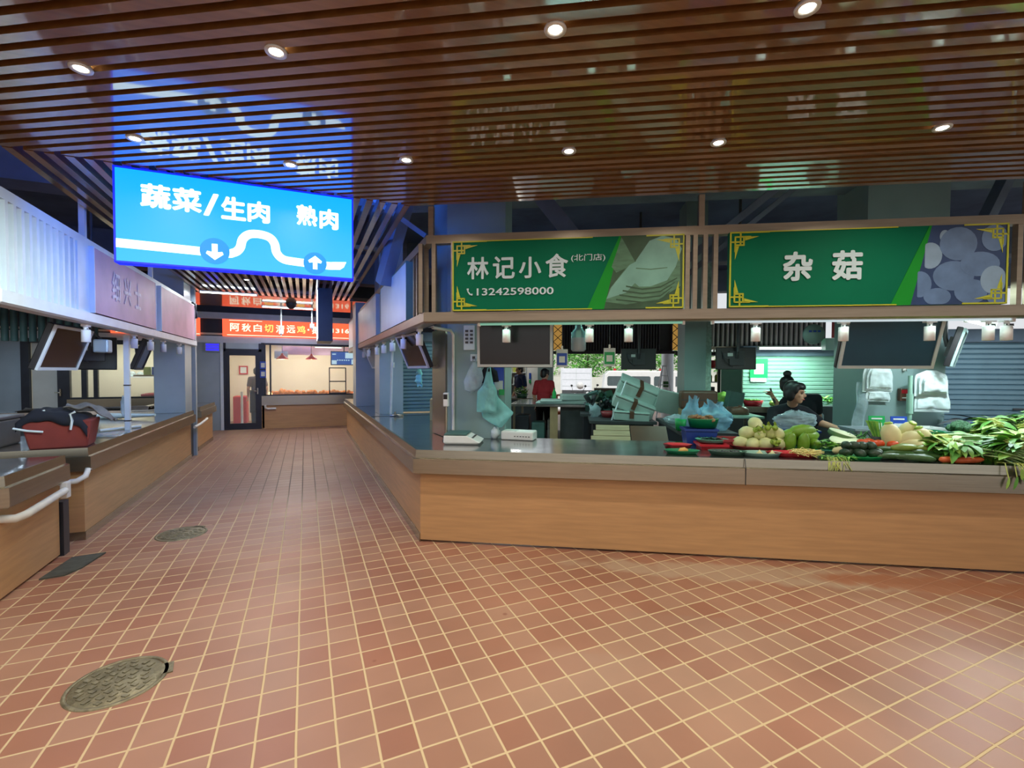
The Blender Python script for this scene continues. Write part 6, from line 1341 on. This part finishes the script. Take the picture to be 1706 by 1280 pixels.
# ================================================================ PEOPLE
def remesh_build(mb, name, m, parent, voxel=.009, smooth=4):
    me = bpy.data.meshes.new('tmp'); me.from_pydata(mb.v, [], mb.f); o = bpy.data.objects.new('tmp', me); COL.objects.link(o)
    r_ = o.modifiers.new('r', 'REMESH'); r_.mode = 'VOXEL'; r_.voxel_size = voxel
    s_ = o.modifiers.new('s', 'SMOOTH'); s_.iterations = smooth; s_.factor = .5
    dg = bpy.context.evaluated_depsgraph_get(); dg.update(); ev = o.evaluated_get(dg); me2 = bpy.data.meshes.new_from_object(ev)
    bpy.data.objects.remove(o); bpy.data.meshes.remove(me)
    me2.name = name; me2.materials.clear(); me2.materials.append(M[m])
    me2.polygons.foreach_set('use_smooth', [True]*len(me2.polygons))
    q = bpy.data.objects.new(name, me2); COL.objects.link(q); q.parent = parent
    return q
def limb(mb, pts, rs, n=14):
    pts = [V(p) for p in pts]
    for i in range(len(pts)-1):
        mb.cyl(pts[i], pts[i+1], rs[i], rs[i+1], n)
    for p, r_ in zip(pts, rs): mb.ell(p, r_*1.0, n, 8)
def hand(mb, wr, d, n_, side=1, curl=.5):
    """palm with four unequal curled fingers and a thumb leaving its side"""
    wr = V(wr); d = V(d).normalized(); n_ = V(n_); n_ = (n_-d*n_.dot(d)).normalized(); a = d.cross(n_)*side
    q = Matrix((a, d, n_)).transposed()
    mb.ell(wr+d*.045, (.040, .052, .017), 12, 8, 0, q)
    for k, (off, L) in enumerate(((-.030, .062), (-.010, .072), (.010, .068), (.029, .052))):
        p = wr+d*.085+a*off; e = p+d*L*.5-n_*L*.18*curl*2; f = e+d*L*.35-n_*L*.42*curl*2
        limb(mb, [p-d*.02, p, e, f], [.0085, .0085, .008, .0065], 8)
    p = wr+d*.03-a*.036; e = p+d*.028-a*.022-n_*.012; f = e+d*.03-a*.004-n_*.014
    limb(mb, [p, e, f], [.011, .0095, .0075], 8)
def person(label, loc, rz, J, shirt, pants, hairstyle, head_yaw=0.0, head_pitch=0.0, k=1.0, group=None, sleeves=.6, apron=None, stubble=False, fem=False):
    root = thing('person', label, 'person', loc, rz, group)
    hd = V(J['head']); nk = V(J['neck']); ch = V(J['chest']); pv = V(J['pelvis'])
    HM = Matrix.Rotation(head_yaw, 3, 'Z') @ Matrix.Rotation(head_pitch, 3, 'X')
    def H(x, y, z): return hd+HM @ (V((x, y, z))*k)
    b = MB()
    b.ell(H(0, .012, .025), (.074*k, .092*k, .088*k), 18, 12, 0, HM); b.ell(H(0, -.022, -.035), (.060*k, .066*k, .072*k), 16, 10, 0, HM); b.ell(H(0, -.045, -.080), (.036*k, .036*k, .030*k), 12, 8, 0, HM)
    b.ell(H(0, -.094, -.018), (.012*k, .020*k, .020*k), 10, 6, 0, HM); b.cyl(H(0, -.080, .02), H(0, -.096, -.012), .008*k, .011*k, 8); b.ell(H(0, -.074, .030), (.050*k, .014*k, .010*k), 12, 6, 0, HM)
    b.ell(H(0, -.084, -.056), (.024*k, .010*k, .009*k), 10, 6, 0, HM)
    for s in (-1, 1):
        b.ell(H(s*.074, .012, -.01), (.010*k, .022*k, .034*k), 10, 8, 0, HM); b.ell(H(s*.038, -.062, -.022), (.020*k, .018*k, .018*k), 10, 6, 0, HM)
    limb(b, [hd+HM @ V((0, .015, -.06))*k, nk], [.050*k, .056*k])
    tw = .165 if not fem else .150
    SH = {}; up_ = (nk-pv).normalized(); sv = V(J['sh_r'])-V(J['sh_l'])
    def torso(mb, g):
        q = Matrix.Identity(3); ax = sv.normalized(); zz = up_; yy = zz.cross(ax).normalized(); ax = yy.cross(zz); q = Matrix((ax, yy, zz)).transposed()
        mb.ell(ch, (tw*k+g, .105*k+g, .17*k+g), 18, 12, 0, q); mb.ell((ch+pv)/2, (.145*k+g, .10*k+g, .17*k+g), 18, 12, 0, q); mb.ell(pv, (.155*k+g, .108*k+g, .13*k+g), 18, 12, 0, q)
        limb(mb, [J['sh_l'], nk-up_*.05, J['sh_r']], [.055*k+g, .060*k+g, .055*k+g])
        if fem: mb.ell(ch+yy*(-.075*k)-up_*.02, (.12*k+g, .055*k+g, .075*k+g), 14, 8, 0, q)
    torso(b, -.008)
    for s in ('l', 'r'):
        limb(b, [J['sh_'+s], J['el_'+s], J['wr_'+s]], [.048*k, .038*k, .026*k])
        d = V(J['wr_'+s])-V(J['el_'+s]); nn = J.get('pn_'+s, (0, -1, .1)); hand(b, J['wr_'+s], d, nn, 1 if s == 'l' else -1, J.get('curl', .5))
        limb(b, [J['hp_'+s], J['kn_'+s], J['an_'+s]], [.078*k, .052*k, .036*k])
        an = V(J['an_'+s]); b.ell(an+V((0, -.06, -.03)), (.042, .11, .036), 12, 8)
    remesh_build(b, 'body', 'skin', root, .0085, 3)
    c = MB(); torso(c, .012)
    for s in ('l', 'r'):
        a0 = V(J['sh_'+s]); a1 = V(J['el_'+s]); e = a0+(a1-a0)*sleeves*1.1
        limb(c, [a0, e], [.064*k, .058*k])
    limb(c, [nk-up_*.03, nk+up_*.012], [.066*k, .060*k]); remesh_build(c, 'shirt', shirt, root, .012, 4)
    c = MB(); q = Matrix.Identity(3)
    c.ell(pv-up_*.02, (.168*k, .122*k, .13*k), 18, 12)
    for s in ('l', 'r'): limb(c, [J['hp_'+s], J['kn_'+s], V(J['an_'+s])+V((0, 0, .03))], [.094*k, .070*k, .060*k])
    remesh_build(c, 'trousers', pants, root, .014, 3)
    for s in ('l', 'r'):
        an = V(J['an_'+s]); MB().ell(an+V((0, -.055, -.032)), (.05, .125, .045), 14, 8).build('shoe', M['grey_dark'], root)
    h = MB(); h.ell(H(0, .030, .040), (.086*k, .095*k, .092*k), 18, 12, 0, HM); h.ell(H(0, .055, -.01), (.080*k, .062*k, .085*k), 16, 10, 0, HM); h.ell(H(0, -.030, .085), (.068*k, .055*k, .036*k), 14, 8, 0, HM)
    for s in (-1, 1): h.ell(H(s*.070, -.012, .035), (.018*k, .045*k, .050*k), 10, 8, 0, HM)
    if hairstyle == 'bun': h.ell(H(0, .02, .155), (.052*k, .052*k, .042*k), 14, 10, 0, HM)
    if hairstyle == 'ponytail': limb(h, [H(0, .10, .06), H(0, .14, .0), H(0, .13, -.14)], [.03, .034, .014])
    if hairstyle == 'full':
        for s in (-1, 1): h.ell(H(s*.072, .02, -.02), (.024*k, .05*k, .075*k), 10, 8, 0, HM)
        h.ell(H(0, -.055, .068), (.066*k, .040*k, .034*k), 14, 8, 0, HM)
    remesh_build(h, 'hair', 'hair', root, .010, 3)
    for s in (-1, 1):
        MB().ell(H(s*.030, -.0775, .006), (.013*k, .007*k, .0065*k), 10, 6, 0, HM).build('eye', M['grey_dark'], root)
        MB().ell(H(s*.030, -.083, .026), (.020*k, .006*k, .004*k), 10, 6, 0, HM).build('eyebrow', M['hair'], root)
    MB().ell(H(0, -.090, -.058), (.022*k, .006*k, .006*k), 10, 6, 0, HM).build('lips', M['poster_red'], root)
    if apron:
        a = MB(); a.grid(lambda u, v: tuple(pv+V(((u-.5)*.42, .13 if apron > 0 else -.13, .12-.62*v))+V((0, -.06*abs(u-.5)**2*4*apron, 0))), 10, 10); a.build('apron', M['cloth_black'], root, solid=.008)
    return root
def standing(h=1.62, lean=0.0):
    f = h/1.62
    return dict(head=(0, -.03-lean, 1.50*f), neck=(0, -lean*.8, 1.36*f), chest=(0, -lean*.5, 1.17*f), pelvis=(0, 0, .88*f), sh_l=(-.17*f, -lean*.7, 1.31*f), sh_r=(.17*f, -lean*.7, 1.31*f), el_l=(-.23*f, .02-lean*.5, 1.04*f), el_r=(.23*f, .02-lean*.5, 1.04*f),
                wr_l=(-.22*f, -.08, .82*f), wr_r=(.22*f, -.08, .82*f), hp_l=(-.09*f, 0, .84*f), hp_r=(.09*f, 0, .84*f), kn_l=(-.10*f, -.02, .46*f), kn_r=(.10*f, -.02, .46*f), an_l=(-.10*f, 0, .08), an_r=(.10*f, 0, .08), pn_l=(1, 0, 0), pn_r=(-1, 0, 0))
# woman in black at the counter: bent forward over her work, face turned to the right of the picture
J = dict(head=(-.02, -.27, 1.315), neck=(-.005, -.17, 1.165), chest=(-.02, -.07, 1.00), pelvis=(-.03, .14, .80), sh_l=(-.19, -.12, 1.085), sh_r=(.15, -.14, 1.085), el_l=(-.25, -.22, .84), el_r=(.25, -.27, .98),
         wr_l=(-.12, -.38, .80), wr_r=(.36, -.48, .93), hp_l=(-.12, .14, .77), hp_r=(.06, .14, .77), kn_l=(-.13, .08, .42), kn_r=(.07, .08, .42), an_l=(-.13, .13, .08), an_r=(.07, .13, .08), pn_l=(0, 0, 1), pn_r=(0, -.2, 1))
wm = person('person in a black polo shirt bent over the produce, face turned to the right', W(3.91, 1.95, 0), RZ, J, 'cloth_black', 'cloth_black', 'full', .85, .10, 1.05, fem=True, sleeves=.75)
m = MB(); m.leaf((0, 0, 0), (.6, 0, .6), (0, -1, 0), .04, .014, .1); m.build('chest_badge', M['card_paper'], wm, loc=(.085, -.215, 1.03))
# person with a hair bun behind, reaching to the left
J = dict(head=(-.17, -.02, 1.375), neck=(-.06, .0, 1.255), chest=(.03, .01, 1.09), pelvis=(.05, .0, .83), sh_l=(.20, .0, 1.21), sh_r=(-.13, .03, 1.20), el_l=(.26, .06, .96), el_r=(-.20, .12, 1.08),
         wr_l=(.24, .16, .80), wr_r=(-.30, .08, 1.22), hp_l=(.14, 0, .80), hp_r=(-.04, 0, .80), kn_l=(.15, 0, .44), kn_r=(-.05, 0, .44), an_l=(.15, 0, .08), an_r=(-.05, 0, .08), pn_l=(1, 0, 0), pn_r=(0, 0, 1), curl=.9)
pb = person('person in black with a hair bun, standing behind the person in the black polo', W(4.33, 2.55, 0), RZ, J, 'cloth_black', 'cloth_black', 'bun', pi-.5, .15, 1.02, fem=True)
o = MB().cyl((0, 0, 0), (-.06, .0, .20), .012); o = o.build('dark_stick', M['grey_dark'], None, W(4.05, 2.62, 1.14), (0, 0, RZ)); tag(o, 'dark stick held up by the person with the hair bun', 'stick')
person('person in a red shirt standing with his back turned behind the foam lids', W(.74, 6.05, 0), RZ+pi-.35, standing(1.60, .05), 'cloth_red', 'cloth_black', 'short', -.35, .25, 1.0, sleeves=.75)
person('person in a navy shirt and dark trousers looking left, far behind the teal bags', W(-.08, 8.7, 0), RZ-.9, standing(1.72, .0), 'cloth_navy', 'cloth_black', 'short', -.2, .05, 1.0, sleeves=.7)
person('person with a ponytail and dark apron behind the glass door at the far end', (-1.22, 14.75, 0), pi+.3, standing(1.62, .04), 'cloth_grey', 'cloth_black', 'ponytail', -.3, .1, 1.0, apron=1)

# ================================================================ BEHIND THE OPEN BACK OF THE HALL
o = MB().prism(cpoly((.02, 9.6), (.34, 9.6), (.34, 9.7), (.02, 9.7)), 0, 2.1).build('white_post_panel', M['white_plastic']); tag(o, 'white upright panel between the person in navy and the person in red', 'panel')
t = st_thing('panel_sticker', 'blue and green sticker strip on the white upright panel', 'sticker', .08, 9.58, 1.2); MB().box(0, .06, -.004, 0, .12, .30).build('blue_part', M['card_blue'], t); MB().box(0, .06, -.004, 0, 0, .10).build('green_part', M['card_green'], t)
o = MB().prism(cpoly((.34, 9.5), (.78, 9.5), (.78, 9.9), (.34, 9.9)), 0, 2.1).build('grey_pier', M['grey_panel']); tag(o, 'grey pier behind the person in red', 'pier')
t = st_thing('shop_rack', 'crowded shop rack behind the person in navy', 'rack', -.75, 9.6, 0); m = MB()
for z in (.5, .8, 1.15, 1.5, 1.9): m.box(0, .75, 0, .3, z, z+.02)
for x in (0, .25, .73): m.box(x, x+.02, 0, .3, 0, 2.1)
m.build('shelving', M['white_metal'], t); MB().box(-.2, .9, .31, .33, 0, 2.1).build('back_panel', M['plaster'], t)
rk = random.Random(9)
for i in range(16):
    z = (.82, 1.17, 1.52, .52)[i % 4]; c_ = ('daikon', 'orange_plastic', 'tray_maroon', 'card_paper', 'chive_yellow', 'grey_dark')[i % 6]
    o = MB().box(-.05, .05, -.04, .04, 0, rk.uniform(.12, .24)).build('packet', M[c_], None, W(-.68+.17*(i//4)+rk.uniform(-.02, .02), 9.72, z), (0, 0, RZ+rk.uniform(-.3, .3))); tag(o, 'small packet on the crowded rack behind the person in navy', 'packet', 'packets on the shop rack')
bag('plastic_bag', 'white bag hanging on the crowded shop rack', -.52, 9.5, 1.72, .22, .4, 'white_bag', 31, .05, 0, .3)
lamp('AREA', 'rack_light', W(-.3, 9.0, 2.3), 8, (1, .95, .85), shape='DISK', size=.4)
t = st_thing('step_ladder', 'white step ladder in front of the round white column', 'ladder', 4.2, 11.2, 0)
for a in (-1, 1):
    MB().cyl((a*.30, -.35, 0), (a*.06, 0, 1.72), .022).build('rail', M['white_metal'], t); MB().cyl((a*.30, .4, 0), (a*.06, .04, 1.70), .018).build('rear_leg', M['white_metal'], t)
for i in range(5):
    u = (i+1)/6; MB().cbox((0, -.35*(1-u), 1.72*u), (.6-.48*u, .07, .02)).build('rung', M['white_metal'], t)
MB().cbox((.05, .02, 1.16), (.16, .06, .18)).build('dark_box', M['leaf_dark'], t)
MB().cbox((0, .0, 1.73), (.16, .10, .04)).build('top_cap', M['white_metal'], t)
for s, r_, l in ((4.95, .05, 'left'), (5.15, .035, 'right')): o = MB().cyl(W(s, 12.2, -.35), W(s, 12.2, 3.0), r_, n=12).build('white_pole', M['white_metal']); tag(o, f'white pole right of the ladder, {l} of the pair', 'pole')
# white van
t = st_thing('white_van', 'white van parked side on beyond the open back', 'van', 2.8, 19.0, -.35)
prof = [(0, .35), (4.9, .35), (4.95, .75), (4.70, 1.05), (4.25, 1.80), (3.9, 1.93), (.25, 1.95), (.06, 1.75), (0, 1.1)]
MB().slab_y(prof, 0, 1.7).build('van_body', M['van_white'], t, bevel=.05)
for i, (a, b) in enumerate(((.17, 1.20), (1.28, 2.20), (2.36, 3.2))): MB().slab_y([(a+.04, 1.22), (b-.04, 1.22), (b, 1.28), (b, 1.62), (b-.05, 1.68), (a+.05, 1.68), (a, 1.62), (a, 1.28)], -.012, .01).build('side_window', M['car_glass'], t)
MB().slab_y([(3.35, 1.20), (4.28, 1.20), (3.98, 1.68), (3.35, 1.68)], -.012, .01).build('side_window', M['car_glass'], t)
for x in (.95, 3.95): w2 = MB().cyl((x, -.03, .34), (x, .2, .34), .33, n=24).build('wheel', M['tyre'], t); MB().cyl((0, -.045, 0), (0, .0, 0), .19, n=20).build('hub', M['bezel_silver'], w2, loc=(x, -.0, .34))
MB().box(.3, 3.3, -.015, 0, .93, .97).build('side_strip', M['grey_dark'], t); MB().box(-.02, .03, -.012, .2, .82, 1.05).build('tail_light', M['tray_red'], t); m = MB(); m.box(2.5, 2.66, -.03, 0, 1.08, 1.12); m.build('handle', M['grey_dark'], t)
for a, b in ((.5, .62), (2.7, 2.85)): MB().box(a, b, .4, .7, 1.95, 2.05).build('roof_lamp', M['tray_red'], t)
# box truck
t = st_thing('box_truck', 'pale box truck parked far behind the blue payment card', 'truck', .55, 25, -.35)
MB().box(0, 1.9, 0, 3.5, .75, 2.10).build('cargo_box', M['truck_white'], t)
m = MB(); m.box(.93, .97, -.02, 0, .78, 2.05); m.box(.05, .08, -.02, 0, .78, 2.05); m.box(1.82, 1.85, -.02, 0, .78, 2.05)
for z in (1.0, 1.4, 1.8): m.box(.1, 1.8, -.02, 0, z, z+.03)
m.build('door_bars', M['bezel_silver'], t); MB().box(.1, 1.8, 0, 3.3, .5, .75).build('chassis', M['grey_dark'], t)
for x in (.2, 1.7): MB().cyl((x-.12, .5, .4), (x+.12, .5, .4), .4, n=20).build('wheel', M['tyre'], t)
def scooter(label, s, t_, rz, col, first=[None]):
    t = st_thing('scooter', label, 'scooter', s, t_, -.35, 'parked scooters', rz)
    for x in (-.55, .6): w2 = MB().lathe([(.18, -.05), (.25, -.05), (.27, 0), (.25, .05), (.18, .05)], 20, mat=Matrix.Rotation(pi/2, 3, 'X')).build('wheel', M['tyre'], t); w2.location = (x, 0, .27); MB().cyl((0, -.03, 0), (0, .03, 0), .18, n=16).build('hub', M['bezel_silver'], w2)
    m = MB(); m.ell((-.35, 0, .62), (.42, .14, .16), 14, 8); m.ell((.42, 0, .70), (.10, .20, .34), 14, 8); m.box(-.1, .45, -.12, .12, .33, .42); m.build('scooter_body', M[col], t)
    MB().ell((-.35, 0, .80), (.42, .13, .07), 14, 8).build('seat', M['grey_dark'], t)
    m = MB(); m.cyl((.52, 0, .4), (.36, 0, 1.08), .025); m.cyl((.36, -.32, 1.10), (.36, .32, 1.10), .018); m.build('handlebar', M['grey_dark'], t)
    for a in (-1, 1): MB().cyl((.34, a*.26, 1.1), (.30, a*.34, 1.32), .008).ell((.30, a*.35, 1.34), (.015, .06, .045), 10, 6).build('mirror', M['black_plastic'], t)
    MB().ell((.50, 0, 1.0), (.06, .08, .07), 10, 6).build('headlamp', M['bezel_silver'], t)
scooter('dark scooter with a white front parked by the truck', 1.75, 14.5, -2.3, 'van_white'); scooter('pale scooter parked behind the dark one', 2.15, 16.0, -2.0, 'blue_grey_panel')
o = MB().ell((0, 0, 0), (.15, .14, .14), 14, 10).build('helmet', M['van_white'], None, W(1.62, 14.6, .99)); tag(o, 'white helmet resting on the dark scooter', 'helmet')
o = MB().box(-.42, .42, 0, .35, 0, .20).build('planter_box', M['brown_tape'], None, W(2.28, 7.0, .96), (0, 0, RZ)); tag(o, 'long dark box behind the heap of folded crates', 'box')
t = st_thing('planter_stand', 'dark stand carrying the long dark box', 'stand', 1.84, 6.98, 0); MB().box(0, .9, 0, .4, 0, .955).build('base', M['dark_paint'], t)
# pale building and trees
o = MB().prism(cpoly((-30, 46), (50, 46), (50, 52), (-30, 52)), -.35, 3.4).build('far_building', M['plaster']); tag(o, 'pale low building far behind the trees', 'building')
o = MB().prism(cpoly((-12, 30), (30, 30), (30, 30.3), (-12, 30.3)), -.35, 1.15).build('low_wall', M['plaster']); tag(o, 'pale low wall beyond the parked van', 'wall')
def tree(label, s, t_, h, r_, seed, n=900):
    root = st_thing('tree', label, 'tree', s, t_, -.35, 'trees beyond the car park'); rr = random.Random(seed)
    MB().tube([(0, 0, 0), (.05, 0, h*.35), (-.05, .1, h*.6)], [.18, .14, .07], 10).build('trunk', M['bark'], root)
    m = MB(); cl = [(rr.uniform(-.75, .75)*r_, rr.uniform(-.6, .6)*r_, h*.62+rr.uniform(-.42, .38)*h*.8) for _ in range(26)]
    for c in cl:
        for i in range(n//26):
            d = V((rr.gauss(0, 1), rr.gauss(0, 1), rr.gauss(0, .8))).normalized()*rr.uniform(.5, 1)*r_*.36; m.leaf(V(c)+d, (rr.uniform(-1, 1), rr.uniform(-1, 1), rr.uniform(-.6, .5)), (rr.uniform(-.5, .5), rr.uniform(-1, .2), 1), rr.uniform(.22, .4), rr.uniform(.14, .24), .3, rr.randrange(2), 2)
    m.build('crown', [M['tree_leaf'], M['tree_leaf_light']], root)
tree('broad green tree right above the box truck', 2.4, 33, 6.2, 2.6, 1, 1500); tree('green tree left of the box truck', -2.6, 33, 6.2, 2.4, 2); tree('paler tree behind the green payment card', 4.6, 40, 7.0, 2.4, 3, 1300); tree('tree behind the van roof', 9.5, 37, 6.8, 2.6, 4, 1200); tree('tree at the right behind the round column', 13, 36, 7, 3.2, 5)
for i, (s, t_) in enumerate(((-6, 36), (0.5, 41), (17, 40))): tree('tree in the far row in front of the pale building', s, t_, 7, 3.2, 10+i)
